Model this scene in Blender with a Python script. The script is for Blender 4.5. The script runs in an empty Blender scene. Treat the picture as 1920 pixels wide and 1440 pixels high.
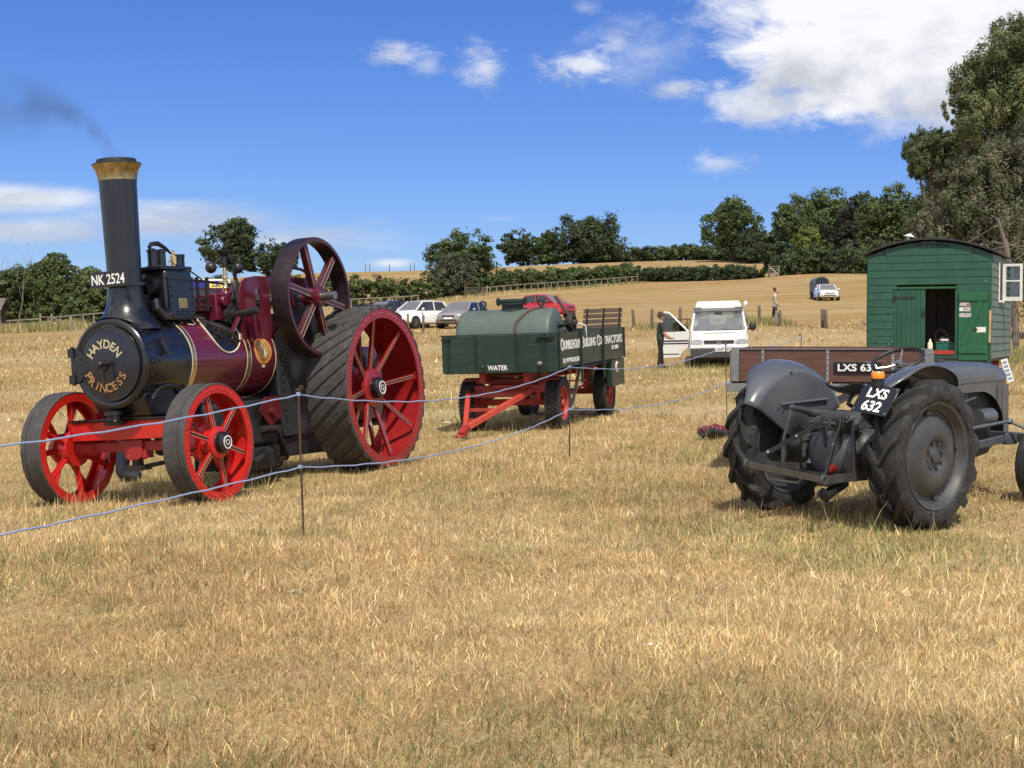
import bpy, bmesh, math, random
import numpy as np
from mathutils import Vector, Matrix, Euler
random.seed(7); RNG = np.random.default_rng(11)
R = math.radians
SC = bpy.context.scene
COL = SC.collection
# ------------------------------------------------------------------ camera
FPX, HZ, CAMZ = 2662.0, 625.0, 1.6
PITCH = math.atan((720 - HZ) / FPX)
cam = bpy.data.objects.new('camera', bpy.data.cameras.new('camera'))
COL.objects.link(cam)
cam.data.sensor_width = 36; cam.data.lens = 36 * FPX / 1920
cam.data.clip_start = 0.1; cam.data.clip_end = 3000
cam.location = (0, 0, CAMZ); cam.rotation_euler = (R(90) - PITCH, 0, 0)
SC.camera = cam
# ------------------------------------------------------------------ view
SC.view_settings.view_transform = 'Standard'; SC.view_settings.look = 'None'
SC.view_settings.exposure = 0.16; SC.view_settings.gamma = 1.0
SC.view_settings.use_curve_mapping = False
SC.cycles.use_denoising = True
SC.cycles.max_bounces = 6; SC.cycles.volume_bounces = 0; SC.cycles.transparent_max_bounces = 12
# ------------------------------------------------------------------ sun
SUN_EL, SUN_AZ = R(56), R(172)          # azimuth clockwise from +Y
sdir = Vector((math.sin(SUN_AZ) * math.cos(SUN_EL), math.cos(SUN_AZ) * math.cos(SUN_EL), math.sin(SUN_EL)))
sun = bpy.data.objects.new('sun', bpy.data.lights.new('sun', 'SUN')); COL.objects.link(sun)
sun.data.energy = 3.9; sun.data.angle = R(2.5); sun.data.color = (1.0, 0.93, 0.80)
sun.rotation_euler = (-sdir).to_track_quat('-Z', 'Y').to_euler()
# ------------------------------------------------------------------ sky
world = bpy.data.worlds.new('World'); SC.world = world; world.use_nodes = True
nt = world.node_tree; nt.nodes.clear()
def N(t, tree=None, **kw):
    n = (tree or nt).nodes.new(t)
    for k, v in kw.items(): setattr(n, k, v)
    return n
def val(x, tree=None):
    return x
def mth(op, a, b=None, tree=None, clamp=False):
    tr = tree or nt
    n = tr.nodes.new('ShaderNodeMath'); n.operation = op; n.use_clamp = clamp
    for i, q in enumerate((a, b)):
        if q is None: continue
        if isinstance(q, (int, float)): n.inputs[i].default_value = q
        else: tr.links.new(q, n.inputs[i])
    return n.outputs[0]
def smooth(x, lo, hi, tree=None):
    tr = tree or nt
    n = tr.nodes.new('ShaderNodeMapRange'); n.interpolation_type = 'SMOOTHSTEP'
    tr.links.new(x, n.inputs[0]); n.inputs[1].default_value = lo; n.inputs[2].default_value = hi
    return n.outputs[0]
sky = N('ShaderNodeTexSky', sky_type='NISHITA'); sky.sun_disc = False
sky.sun_elevation = SUN_EL; sky.sun_rotation = SUN_AZ
sky.air_density = 1.0; sky.dust_density = 0.1; sky.ozone_density = 4.0; sky.altitude = 100
tc = N('ShaderNodeTexCoord'); sx = N('ShaderNodeSeparateXYZ')
nt.links.new(tc.outputs['Generated'], sx.inputs[0])
dx, dy, dz = sx.outputs
front = mth('GREATER_THAN', dy, 0.15)
ysafe = mth('MAXIMUM', dy, 0.15)
uu = mth('DIVIDE', dx, ysafe); vv = mth('DIVIDE', dz, ysafe)
comb = N('ShaderNodeCombineXYZ'); nt.links.new(uu, comb.inputs[0]); nt.links.new(mth('MULTIPLY', vv, 1.9), comb.inputs[1])
def noise(vec, scale, detail=6, rough=0.55, off=(0, 0, 0), dist=0.0):
    mp = N('ShaderNodeMapping'); mp.inputs['Location'].default_value = off
    nt.links.new(vec, mp.inputs[0])
    n = N('ShaderNodeTexNoise'); n.inputs['Scale'].default_value = scale
    n.inputs['Detail'].default_value = detail; n.inputs['Roughness'].default_value = rough
    n.inputs['Distortion'].default_value = dist
    nt.links.new(mp.outputs[0], n.inputs['Vector']); return n.outputs['Fac']
n1 = noise(comb.outputs[0], 11.0, 8, 0.6, (3.1, 1.7, 0), 0.6)
n2 = noise(comb.outputs[0], 32.0, 8, 0.65, (7.7, 2.2, 0), 0.5)
nz = mth('SUBTRACT', mth('ADD', mth('MULTIPLY', n1, 2.6), mth('MULTIPLY', n2, 1.3)), 1.95)   # about -0.6..0.6
ns1 = noise(comb.outputs[0], 58.0, 6, 0.62, (1.3, 5.2, 0), 0.6); ns2 = noise(comb.outputs[0], 26.0, 5, 0.6, (2.3, 0.4, 0), 0.8)
nzs = mth('SUBTRACT', mth('ADD', mth('MULTIPLY', ns1, 2.2), mth('MULTIPLY', ns2, 2.2)), 2.2)
combs = N('ShaderNodeCombineXYZ'); nt.links.new(uu, combs.inputs[0]); nt.links.new(mth('MULTIPLY', vv, 5.5), combs.inputs[1])
nst = mth('SUBTRACT', mth('MULTIPLY', noise(combs.outputs[0], 9.0, 7, 0.6, (6.3, 2.9, 0), 0.5), 3.0), 1.5)
# cumulus and streaks where the sky carries them: centre px, py, half-size px, weight, noise amount, sharpness
CL = [(1570, 125, 290, 120, 1.0, .62, .28), (1800, 100, 340, 200, 1.0, .4, .32), (1700, 10, 420, 95, 1.0, .55, .3), (1420, 195, 140, 48, .9, .75, .45), (1780, 215, 110, 70, .7, .6, .7),
      (1085, 130, 90, 40, .85, .75, .7), (1210, 105, 150, 75, .50, 1.0, .9), (1260, 170, 85, 28, .75, .7, .7), (1345, 40, 75, 45, .5, .8, .8), (1160, 80, 60, 50, .5, .8, .8),
      (745, 104, 80, 30, .90, .6, .7), (905, 130, 60, 54, .75, .7, .8), (1350, 306, 85, 28, .55, .6, .7), (1098, 20, 34, 18, .45, .6, .8), (800, 125, 50, 30, .4, .7, .8),
      (20, 374, 250, 40, .95, .38, .55), (60, 430, 290, 38, .85, .45, .6), (310, 416, 290, 50, .98, .38, .6), (560, 448, 290, 38, .85, .42, .7),
      (735, 494, 60, 14, .80, .3, .6), (700, 415, 60, 10, .22, .4, .8), (935, 411, 55, 8, .22, .4, .8), (650, 455, 170, 20, .45, .4, .9)]
dens = None; lite = None
for (px, py, a, b, w, na, sh) in CL:
    u0, v0, ua, vb = (px - 960) / FPX, (HZ - py) / FPX, a / FPX, b / FPX
    du = mth('DIVIDE', mth('SUBTRACT', uu, u0), ua); dv = mth('DIVIDE', mth('SUBTRACT', vv, v0), vb)
    rr = mth('SQRT', mth('ADD', mth('MULTIPLY', du, du), mth('MULTIPLY', dv, dv)))
    nn_ = nst if py > 330 else (nzs if a < 100 else nz)
    m = mth('ADD', mth('SUBTRACT', 1.0, rr), mth('MULTIPLY', nn_, na))
    m = mth('MULTIPLY', smooth(m, 0.0, sh * 1.7), w)
    dens = m if dens is None else mth('MAXIMUM', dens, m)
dens = mth('MULTIPLY', dens, front)
# unseen cloud over the rest of the dome, cover raised for white fill light
zz = mth('ADD', mth('MAXIMUM', dz, 0.0), 0.12)
comb2 = N('ShaderNodeCombineXYZ'); nt.links.new(mth('DIVIDE', dx, zz), comb2.inputs[0]); nt.links.new(mth('DIVIDE', dy, zz), comb2.inputs[1])
n3 = noise(comb2.outputs[0], 0.9, 8, 0.58, (4.0, 9.0, 0), 0.2)
rest = mth('MULTIPLY', smooth(n3, 0.36, 0.54), 0.95)
rest = mth('MULTIPLY', rest, smooth(mth('SUBTRACT', 0.55, dy), 0.0, 0.45))
dens = mth('MAXIMUM', dens, rest)
# clouds: sunlit tops, greyer thick middles and bases
n4 = noise(comb.outputs[0], 11.0, 5, 0.55, (3.1, 1.55, 0), 0.3)
shade = smooth(mth('ADD', mth('MULTIPLY', n4, 1.0), mth('MULTIPLY', smooth(vv, 0.14, 0.24), 0.12)), 0.36, 0.66)
cc = N('ShaderNodeMixRGB'); nt.links.new(shade, cc.inputs[0])
cc.inputs[1].default_value = (0.50, 0.53, 0.60, 1); cc.inputs[2].default_value = (0.86, 0.87, 0.90, 1)
SKY_STR = 0.1
hs = N('ShaderNodeHueSaturation'); hs.inputs['Saturation'].default_value = 1.15; hs.inputs['Value'].default_value = 1.0
nt.links.new(sky.outputs[0], hs.inputs['Color'])
csc = N('ShaderNodeMixRGB', blend_type='MULTIPLY'); csc.inputs[0].default_value = 1; nt.links.new(cc.outputs[0], csc.inputs[1])
csc.inputs[2].default_value = (1 / SKY_STR,) * 3 + (1,)
mix = N('ShaderNodeMixRGB'); nt.links.new(mth('MULTIPLY', dens, 1.0, clamp=True), mix.inputs[0])
tint = N('ShaderNodeMixRGB', blend_type='MULTIPLY'); tint.inputs[0].default_value = 1; nt.links.new(hs.outputs[0], tint.inputs[1]); tg = N('ShaderNodeMixRGB'); nt.links.new(smooth(dz, -0.02, 0.26), tg.inputs[0]); tg.inputs[1].default_value = (0.54, 0.66, 1.04, 1); tg.inputs[2].default_value = (0.58, 0.68, 1.08, 1); nt.links.new(tg.outputs[0], tint.inputs[2])
nt.links.new(tint.outputs[0], mix.inputs[1]); nt.links.new(csc.outputs[0], mix.inputs[2])
bg = N('ShaderNodeBackground'); bg.inputs['Strength'].default_value = SKY_STR
nt.links.new(mix.outputs[0], bg.inputs['Color'])
out = N('ShaderNodeOutputWorld'); nt.links.new(bg.outputs[0], out.inputs['Surface'])
world.cycles.sampling_method = 'MANUAL'; world.cycles.sample_map_resolution = 512

# ------------------------------------------------------------------ geometry helpers
def ray(px, py):
    a, b = (px - 960) / FPX, (720 - py) / FPX
    return Vector((a, math.cos(PITCH) + b * math.sin(PITCH), -math.sin(PITCH) + b * math.cos(PITCH)))
def at(px, py, d):
    """world point on the line of sight px,py (photo pixels) at depth d along +Y"""
    r = ray(px, py); return Vector((0, 0, CAMZ)) + r * (d / r.y)
class MB:
    def __init__(s, xf=None):
        s.v = []; s.f = []; s.xf = xf or Matrix()
    def add(s, vs, fs):
        b = len(s.v); s.v += [s.xf @ Vector(q) for q in vs]; s.f += [tuple(b + i for i in q) for q in fs]; return s
    def box(s, c, d, rot=None):
        h = Vector(d) / 2; c = Vector(c)
        P = [Vector((x, y, z)) for x in (-h.x, h.x) for y in (-h.y, h.y) for z in (-h.z, h.z)]
        if rot is not None:
            m = rot if isinstance(rot, Matrix) else Euler(rot).to_matrix()
            P = [m @ q for q in P]
        return s.add([c + q for q in P], [(0, 1, 3, 2), (4, 6, 7, 5), (0, 4, 5, 1), (2, 3, 7, 6), (0, 2, 6, 4), (1, 5, 7, 3)])
    def b6(s, x0, x1, y0, y1, z0, z1):
        return s.box(((x0 + x1) / 2, (y0 + y1) / 2, (z0 + z1) / 2), (x1 - x0, y1 - y0, z1 - z0))
    def beam(s, p0, p1, w, h, up=(0, 0, 1)):
        p0, p1 = Vector(p0), Vector(p1); d = (p1 - p0).normalized(); up = Vector(up)
        sd = d.cross(up)
        if sd.length < 1e-4: sd = d.cross(Vector((1, 0, 0)))
        sd.normalize(); up = sd.cross(d)
        P = [q + sd * a * w / 2 + up * b * h / 2 for q in (p0, p1) for a, b in ((-1, -1), (1, -1), (1, 1), (-1, 1))]
        return s.add(P, [(0, 1, 2, 3), (7, 6, 5, 4), (0, 4, 5, 1), (1, 5, 6, 2), (2, 6, 7, 3), (3, 7, 4, 0)])
    def lathe(s, o, ax, prof, n=24, closed=False, a0=0, a1=2 * math.pi):
        o, ax = Vector(o), Vector(ax).normalized()
        u = ax.cross(Vector((0, 0, 1)))
        if u.length < 1e-3: u = Vector((1, 0, 0))
        u.normalize(); w = ax.cross(u)
        full = abs(a1 - a0 - 2 * math.pi) < 1e-6
        m = n if full else n + 1
        V = []
        for h, r in prof:
            for i in range(m):
                a = a0 + (a1 - a0) * i / n
                V.append(o + ax * h + (u * math.cos(a) + w * math.sin(a)) * r)
        F = []; k = len(prof)
        for j in range(k if closed else k - 1):
            j2 = (j + 1) % k
            for i in range(n):
                i2 = (i + 1) % m if full else i + 1
                F.append((j * m + i, j2 * m + i, j2 * m + i2, j * m + i2))
        if not closed and full:
            for j, rev in ((0, 0), (k - 1, 1)):
                if prof[j][1] > 1e-5:
                    L = [j * m + i for i in range(n)]; F.append(tuple(L if not rev else L[::-1]))
        return s.add(V, F)
    def cyl(s, p0, p1, r, r1=None, n=14):
        p0, p1 = Vector(p0), Vector(p1)
        return s.lathe(p0, p1 - p0, [(0, r), ((p1 - p0).length, r if r1 is None else r1)], n)
    def ring(s, o, ax, r0, r1, h0, h1, n=40):
        return s.lathe(o, ax, [(h0, r0), (h0, r1), (h1, r1), (h1, r0)], n, closed=True)
    def sph(s, c, r, n=10, sc=(1, 1, 1)):
        c = Vector(c); V = []; F = []
        m = n // 2 + 1
        for j in range(m + 1):
            t = math.pi * j / m
            for i in range(n):
                a = 2 * math.pi * i / n
                V.append(c + Vector((r * sc[0] * math.sin(t) * math.cos(a), r * sc[1] * math.sin(t) * math.sin(a), r * sc[2] * math.cos(t))))
        for j in range(m):
            for i in range(n): F.append((j * n + i, (j + 1) * n + i, (j + 1) * n + (i + 1) % n, j * n + (i + 1) % n))
        return s.add(V, F)
    def tube(s, pts, r, n=8, closed=False):
        pts = [Vector(q) for q in pts]; V = []; F = []; k = len(pts); pu = None
        for i, q in enumerate(pts):
            a = pts[i - 1] if (i > 0 or closed) else q; b = pts[(i + 1) % k] if (i < k - 1 or closed) else q
            d = (b - a).normalized()
            if pu is None:
                pu = d.cross(Vector((0, 0, 1)))
                if pu.length < 1e-3: pu = d.cross(Vector((0, 1, 0)))
            pu = (pu - d * pu.dot(d)).normalized(); w = d.cross(pu)
            rr = r[i] if isinstance(r, (list, tuple)) else r
            for j in range(n):
                t = 2 * math.pi * j / n; V.append(q + (pu * math.cos(t) + w * math.sin(t)) * rr)
        for i in range(k if closed else k - 1):
            for j in range(n):
                i2 = (i + 1) % k
                F.append((i * n + j, i * n + (j + 1) % n, i2 * n + (j + 1) % n, i2 * n + j))
        if not closed: F += [tuple(range(n))[::-1], tuple((k - 1) * n + j for j in range(n))]
        return s.add(V, F)
    def torus(s, c, ax, R0, r, n=32, m=8):
        c, ax = Vector(c), Vector(ax).normalized(); u = ax.cross(Vector((0, 0, 1)))
        if u.length < 1e-3: u = Vector((1, 0, 0))
        u.normalize(); w = ax.cross(u)
        return s.tube([c + (u * math.cos(2 * math.pi * i / n) + w * math.sin(2 * math.pi * i / n)) * R0 for i in range(n)], r, m, True)
    def prism(s, poly, o, u, v, t):
        """flat outline poly (2d) on plane o,u,v extruded by t along u x v"""
        o, u, v = Vector(o), Vector(u), Vector(v); nn = u.cross(v).normalized() * t; k = len(poly)
        P = [o + u * a + v * b for a, b in poly]
        return s.add(P + [q + nn for q in P], [tuple(range(k))[::-1], tuple(range(k, 2 * k))] + [(i, (i + 1) % k, k + (i + 1) % k, k + i) for i in range(k)])
    def text(s, txt, o, u, v, h, w=None, t=0.002, bold=0.0, align=0.0):
        """lettering of cap height h, its left/centre/right (align 0/.5/1) bottom at o"""
        V, F, wd, ht = text_geo(txt, bold); o, u, v = Vector(o), Vector(u).normalized(), Vector(v).normalized(); nn = u.cross(v)
        ky = h / TXT_CAP; kx = ky if w is None else w / wd
        return s.add([o + u * (q[0] - wd * align) * kx + v * q[1] * ky + nn * (q[2] * t) for q in V], F)
_tc = {}
TXT_CAP = 0.7
def text_geo(txt, bold=0.0):
    key = (txt, bold)
    if key not in _tc:
        cu = bpy.data.curves.new('lettering', 'FONT'); cu.body = txt; cu.size = 1; cu.extrude = 0.5; cu.offset = bold; cu.resolution_u = 3
        o = bpy.data.objects.new('lettering', cu); me = o.to_mesh()
        V = [v.co.copy() for v in me.vertices]; F = [tuple(p.vertices) for p in me.polygons]
        o.to_mesh_clear(); bpy.data.objects.remove(o); bpy.data.curves.remove(cu)
        x0 = min(q.x for q in V); V = [(q.x - x0, q.y, q.z + .5) for q in V]
        _tc[key] = (V, F, max(q[0] for q in V), max(q[1] for q in V))
    return _tc[key]
def mesh_of(name, mb, smooth_ang=35):
    me = bpy.data.meshes.new(name); me.from_pydata([tuple(q) for q in mb.v], [], mb.f)
    bm = bmesh.new(); bm.from_mesh(me); bmesh.ops.remove_doubles(bm, verts=bm.verts, dist=1e-5)
    bmesh.ops.recalc_face_normals(bm, faces=bm.faces); bm.to_mesh(me); bm.free()
    if smooth_ang:
        me.shade_smooth(); me.set_sharp_from_angle(angle=R(smooth_ang))
    return me
def obj(name, mb, mat, parent=None, bevel=0.0, ang=35, kind=None, label=None):
    me = mb if isinstance(mb, bpy.types.Mesh) else mesh_of(name, mb, ang)
    o = bpy.data.objects.new(name, me); COL.objects.link(o)
    if mat is not None and not len(me.materials): me.materials.append(mat)
    if parent is not None: o.parent = parent
    if bevel:
        b = o.modifiers.new('edge', 'BEVEL'); b.width = bevel; b.segments = 2; b.limit_method = 'ANGLE'; b.angle_limit = R(40)
    if kind: o['kind'] = kind
    if label: o['label'] = label
    return o
def tag(o, label, cat, group=None, kind=None):
    o['label'] = label; o['category'] = cat
    if group: o['group'] = group
    if kind: o['kind'] = kind
    return o
def thing(name, label, cat, loc=(0, 0, 0), rot=(0, 0, 0), group=None):
    o = bpy.data.objects.new(name, None); COL.objects.link(o); o.empty_display_size = 0.1
    o.location = loc
    if isinstance(rot, Matrix): o.rotation_euler = rot.to_euler()
    else: o.rotation_euler = rot
    return tag(o, label, cat, group)
def copy_tree(o, parent=None):
    c = o.copy(); COL.objects.link(c)
    if parent is not None: c.parent = parent
    for ch in o.children: copy_tree(ch, c)
    return c
def pose(o, h, roll=0.0, pitch=0.0):
    m = Matrix.Rotation(h, 4, 'Z') @ Matrix.Rotation(pitch, 4, 'Y') @ Matrix.Rotation(roll, 4, 'X')
    o.rotation_euler = m.to_euler(); return Matrix.Translation(o.location) @ m
# ------------------------------------------------------------------ materials
_mats = {}
def pm(name, col, rough=0.5, metal=0.0, var=0.12, scale=6.0, bump=0.0, bscale=60.0, coat=0.0, dirt=None, spec=0.5, stretch=None, alpha=None):
    """painted / metal / wood surface: base colour with noise variation, uneven gloss and a fine relief"""
    if name in _mats: return _mats[name]
    m = bpy.data.materials.new(name); m.use_nodes = True; t = m.node_tree; t.nodes.clear()
    b = t.nodes.new('ShaderNodeBsdfPrincipled'); o = t.nodes.new('ShaderNodeOutputMaterial'); t.links.new(b.outputs[0], o.inputs[0])
    tcn = t.nodes.new('ShaderNodeTexCoord'); mp = t.nodes.new('ShaderNodeMapping'); t.links.new(tcn.outputs['Object'], mp.inputs[0])
    if stretch: mp.inputs['Scale'].default_value = stretch
    n = t.nodes.new('ShaderNodeTexNoise'); n.inputs['Scale'].default_value = scale; n.inputs['Detail'].default_value = 6; n.inputs['Roughness'].default_value = 0.62
    t.links.new(mp.outputs[0], n.inputs['Vector'])
    rp = t.nodes.new('ShaderNodeValToRGB'); t.links.new(n.outputs['Fac'], rp.inputs[0])
    rp.color_ramp.elements[0].position = 0.3; rp.color_ramp.elements[1].position = 0.72
    rp.color_ramp.elements[0].color = tuple(c * (1 - var) for c in col) + (1,)
    rp.color_ramp.elements[1].color = tuple(min(1, c * (1 + var)) for c in col) + (1,)
    colour = rp.outputs[0]
    if dirt:
        n2 = t.nodes.new('ShaderNodeTexNoise'); n2.inputs['Scale'].default_value = scale * 2.3; n2.inputs['Detail'].default_value = 8; n2.inputs['Roughness'].default_value = 0.7
        t.links.new(mp.outputs[0], n2.inputs['Vector'])
        r2 = t.nodes.new('ShaderNodeMapRange'); t.links.new(n2.outputs['Fac'], r2.inputs[0]); r2.inputs[1].default_value = 0.5; r2.inputs[2].default_value = 0.78; r2.inputs[4].default_value = dirt[3]
        mx = t.nodes.new('ShaderNodeMixRGB'); t.links.new(r2.outputs[0], mx.inputs[0]); t.links.new(colour, mx.inputs[1]); mx.inputs[2].default_value = tuple(dirt[:3]) + (1,)
        colour = mx.outputs[0]
    t.links.new(colour, b.inputs['Base Color'])
    rr = t.nodes.new('ShaderNodeMapRange'); t.links.new(n.outputs['Fac'], rr.inputs[0]); rr.inputs[1].default_value = 0.25; rr.inputs[2].default_value = 0.75
    rr.inputs[3].default_value = max(0.02, rough * 0.8); rr.inputs[4].default_value = min(1, rough * 1.25); t.links.new(rr.outputs[0], b.inputs['Roughness'])
    b.inputs['Metallic'].default_value = metal; b.inputs['Coat Weight'].default_value = coat; b.inputs['Coat Roughness'].default_value = 0.12
    b.inputs['Specular IOR Level'].default_value = spec
    if bump:
        n3 = t.nodes.new('ShaderNodeTexNoise'); n3.inputs['Scale'].default_value = bscale; n3.inputs['Detail'].default_value = 4
        t.links.new(mp.outputs[0], n3.inputs['Vector'])
        bu = t.nodes.new('ShaderNodeBump'); bu.inputs['Strength'].default_value = bump; bu.inputs['Distance'].default_value = 0.01
        t.links.new(n3.outputs['Fac'], bu.inputs['Height']); t.links.new(bu.outputs[0], b.inputs['Normal'])
    if alpha is not None: b.inputs['Alpha'].default_value = alpha
    _mats[name] = m; return m
def glass(name='window_glass', col=(0.55, 0.62, 0.66), rough=0.03, refl=0.09, sky_veil=0.0):
    if name in _mats: return _mats[name]
    m = bpy.data.materials.new(name); m.use_nodes = True; t = m.node_tree; t.nodes.clear()
    g = t.nodes.new('ShaderNodeBsdfGlossy'); g.inputs['Roughness'].default_value = rough; g.inputs[0].default_value = (0.9, 0.95, 1, 1)
    tr = t.nodes.new('ShaderNodeBsdfTransparent'); tr.inputs[0].default_value = tuple(col) + (1,)
    lw = t.nodes.new('ShaderNodeLayerWeight'); lw.inputs[0].default_value = 0.5
    pw = t.nodes.new('ShaderNodeMath'); pw.operation = 'POWER'; pw.inputs[1].default_value = 4.0; t.links.new(lw.outputs['Facing'], pw.inputs[0])
    ad = t.nodes.new('ShaderNodeMath'); ad.operation = 'MULTIPLY_ADD'; ad.inputs[1].default_value = 0.8; ad.inputs[2].default_value = refl; t.links.new(pw.outputs[0], ad.inputs[0])
    mx = t.nodes.new('ShaderNodeMixShader'); t.links.new(ad.outputs[0], mx.inputs[0]); t.links.new(tr.outputs[0], mx.inputs[1]); t.links.new(g.outputs[0], mx.inputs[2])
    o = t.nodes.new('ShaderNodeOutputMaterial')
    df = t.nodes.new('ShaderNodeBsdfDiffuse'); df.inputs[0].default_value = (.62, .62, .60, 1); m2 = t.nodes.new('ShaderNodeMixShader'); m2.inputs[0].default_value = sky_veil  # pale diffuse layer stands in for sky reflection on the windscreens
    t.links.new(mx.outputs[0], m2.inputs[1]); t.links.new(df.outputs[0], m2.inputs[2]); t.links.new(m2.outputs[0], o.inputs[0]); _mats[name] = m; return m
MAROON = pm('maroon_paint', (0.110, 0.008, 0.022), 0.22, var=.1, coat=.6)
BLACK = pm('black_paint', (0.008, 0.009, 0.013), 0.26, var=.25, scale=9, coat=.4, dirt=(.035, .032, .03, .28))
SOOT = pm('sooty_black', (0.016, 0.016, 0.018), 0.6, var=.3, bump=.08)
RED = pm('red_paint', (0.54, 0.016, 0.013), 0.32, var=.12, coat=.3, dirt=(.22, .05, .035, .35))
REDDARK = pm('worn_red_paint', (0.33, 0.022, 0.02), 0.45, var=.2, dirt=(.16, .09, .06, .4))
BRASS = pm('brass', (0.80, 0.58, 0.27), 0.2, metal=1, var=.15)
COPPER = pm('tarnished_brass', (0.42, 0.33, 0.17), 0.33, metal=1, var=.4, scale=14)
STEEL = pm('bare_steel', (0.30, 0.29, 0.28), 0.38, metal=.9, var=.25, scale=14)
DSTEEL = pm('oily_steel', (0.05, 0.046, 0.045), 0.4, metal=.6, var=.3, scale=14)
CREAM = pm('cream_lining', (0.72, 0.62, 0.42), 0.4, var=.05)
WHITE = pm('white_lettering', (0.80, 0.80, 0.77), 0.5, var=.04)
TYRE = pm('tyre_rubber', (0.021, 0.021, 0.022), 0.72, var=.3, scale=9, bump=.15, dirt=(.13, .105, .08, .5))
SOLID = pm('solid_rubber', (0.050, 0.048, 0.048), 0.72, var=.25, scale=7, bump=.1, dirt=(.17, .15, .12, .45))
STRAKE = pm('grey_strake_rubber', (0.044, 0.043, 0.043), 0.7, var=.25, scale=6, bump=.12, dirt=(.19, .16, .125, .55))
# ================================================================== the ground
ENG_O, ENG_H, ENG_ROLL, ENG_PITCH = (-2.399, 16.872, -0.047), -1.987, 0.066, 0.013
TRA_O, TRA_H, TRA_ROLL, TRA_PITCH = (2.793, 11.739, 0.05), 0.712, 0.013, -0.035
CART_O, CART_H, CART_ROLL, CART_PITCH = (1.004, 25.981, 0.112), -1.881, 0.028, 0.026
def frame(o, h, roll, pitch):
    return Matrix.Translation(o) @ Matrix.Rotation(h, 4, 'Z') @ Matrix.Rotation(pitch, 4, 'Y') @ Matrix.Rotation(roll, 4, 'X')
ME_, MT_, MC_ = frame(ENG_O, ENG_H, ENG_ROLL, ENG_PITCH), frame(TRA_O, TRA_H, TRA_ROLL, TRA_PITCH), frame(CART_O, CART_H, CART_ROLL, CART_PITCH)
AN = [(0, 0, 0), (-6, 0, -.05), (6, 0, 0), (0, -12, 0), (-9, -10, 0), (9, -10, 0), (0, 8, 0), (-4, 8, -.03), (4.5, 8, 0), (-1.65, 11.1, 0), (.72, 17.7, 0.02), (3.9, 25.8, .08)]
AN += [tuple(ME_ @ Vector(q)) for q in ((0, .86, 0), (0, -.86, 0), (3.13, .86, 0), (3.13, -.86, 0))]
AN += [tuple(MT_ @ Vector(q)) for q in ((0, .7, 0), (0, -.7, 0), (1.85, .6, 0), (1.85, -.6, 0))]
AN += [tuple(MC_ @ Vector(q)) for q in ((0, .72, 0), (0, -.72, 0), (3.06, .72, 0), (3.06, -.72, 0))]
for px, py, d in [(1349, 690, 44), (1238, 688, 46), (1452, 612, 65), (1423, 603, 63), (1188, 615, 62), (1545, 617, 63), (775, 614, 80), (860, 616, 78), (1030, 600, 88),
                  (0, 623, 110), (180, 609, 115), (-400, 628, 110), (0, 672, 48), (-300, 690, 45), (300, 660, 52), (600, 640, 60), (0, 780, 26), (1545, 562, 130), (1300, 568, 125), (1000, 580, 120),
                  (660, 578, 185), (780, 570, 190), (905, 552, 200), (1050, 541, 212), (1195, 530, 222), (1420, 523, 200), (1450, 519, 200), (1630, 518, 190), (1760, 522, 180), (2000, 530, 150),
                  (1895, 598, 62), (1742, 716, 27.6), (1900, 716, 28), (2100, 640, 50), (2300, 560, 120),
                  (700, 513, 320), (800, 509, 320), (940, 501, 330), (1100, 494, 340), (1400, 488, 330), (1600, 502, 300), (450, 520, 285), (560, 515, 300), (200, 575, 260), (0, 590, 280), (-400, 600, 300)]:
    AN.append(tuple(at(px, py, d)))
AN += [(0, 560, 19), (-300, 560, 8), (300, 560, 19), (0, 900, 12), (-400, 900, 5), (500, 900, 12), (250, 250, 12), (-250, 150, 2)]
AN = np.array(AN)
def _u(r2): return np.where(r2 > 0, 0.5 * r2 * np.log(np.maximum(r2, 1e-12)), 0)
_S = 100.0
def _warp(x, y):
    return np.stack([x, y], -1) / _S
_A = _warp(AN[:, 0], AN[:, 1]); _n = len(_A)
_K = _u(((_A[:, None] - _A[None]) ** 2).sum(-1)) + np.eye(_n) * 1e-7
_P = np.c_[np.ones(_n), _A]
_W = np.linalg.solve(np.block([[_K, _P], [_P.T, np.zeros((3, 3))]]), np.r_[AN[:, 2], np.zeros(3)])
def GZ(x, y):
    x = np.asarray(x, float); y = np.asarray(y, float); sh = x.shape
    q = _warp(x.ravel(), y.ravel()); o = np.empty(len(q))
    for i in range(0, len(q), 20000):
        k = _u(((q[i:i + 20000, None] - _A[None]) ** 2).sum(-1))
        o[i:i + 20000] = k @ _W[:_n] + _W[_n] + q[i:i + 20000] @ _W[_n + 1:]
    return o.reshape(sh)
def G(x, y): return float(GZ(np.array([x]), np.array([y]))[0])
def gp(px, d):
    x = (px - 960) / FPX * d; return Vector((x, d, G(x, d)))
def _hash(i, j, s):
    v = np.sin(i * 127.1 + j * 311.7 + s * 74.7) * 43758.5453
    return v - np.floor(v)
def vn(x, y, sc, s=0):
    x = np.asarray(x) / sc; y = np.asarray(y) / sc; i = np.floor(x); j = np.floor(y); u = x - i; v = y - j
    u = u * u * (3 - 2 * u); v = v * v * (3 - 2 * v)
    return (_hash(i, j, s) * (1 - u) + _hash(i + 1, j, s) * u) * (1 - v) + (_hash(i, j + 1, s) * (1 - u) + _hash(i + 1, j + 1, s) * u) * v
ys = [-14.0]
while ys[-1] < 920: ys.append(ys[-1] + max(0.22, 0.02 * max(ys[-1], 0)))
ys = np.array(ys); sx_ = np.linspace(-1, 1, 221); sx_ = 2.0 * np.sign(sx_) * np.abs(sx_) ** 1.35
YY, SS = np.meshgrid(ys, sx_, indexing='ij'); XX = SS * (11 + 0.5 * np.maximum(YY, 0))
ZZ = GZ(XX, YY)
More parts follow.
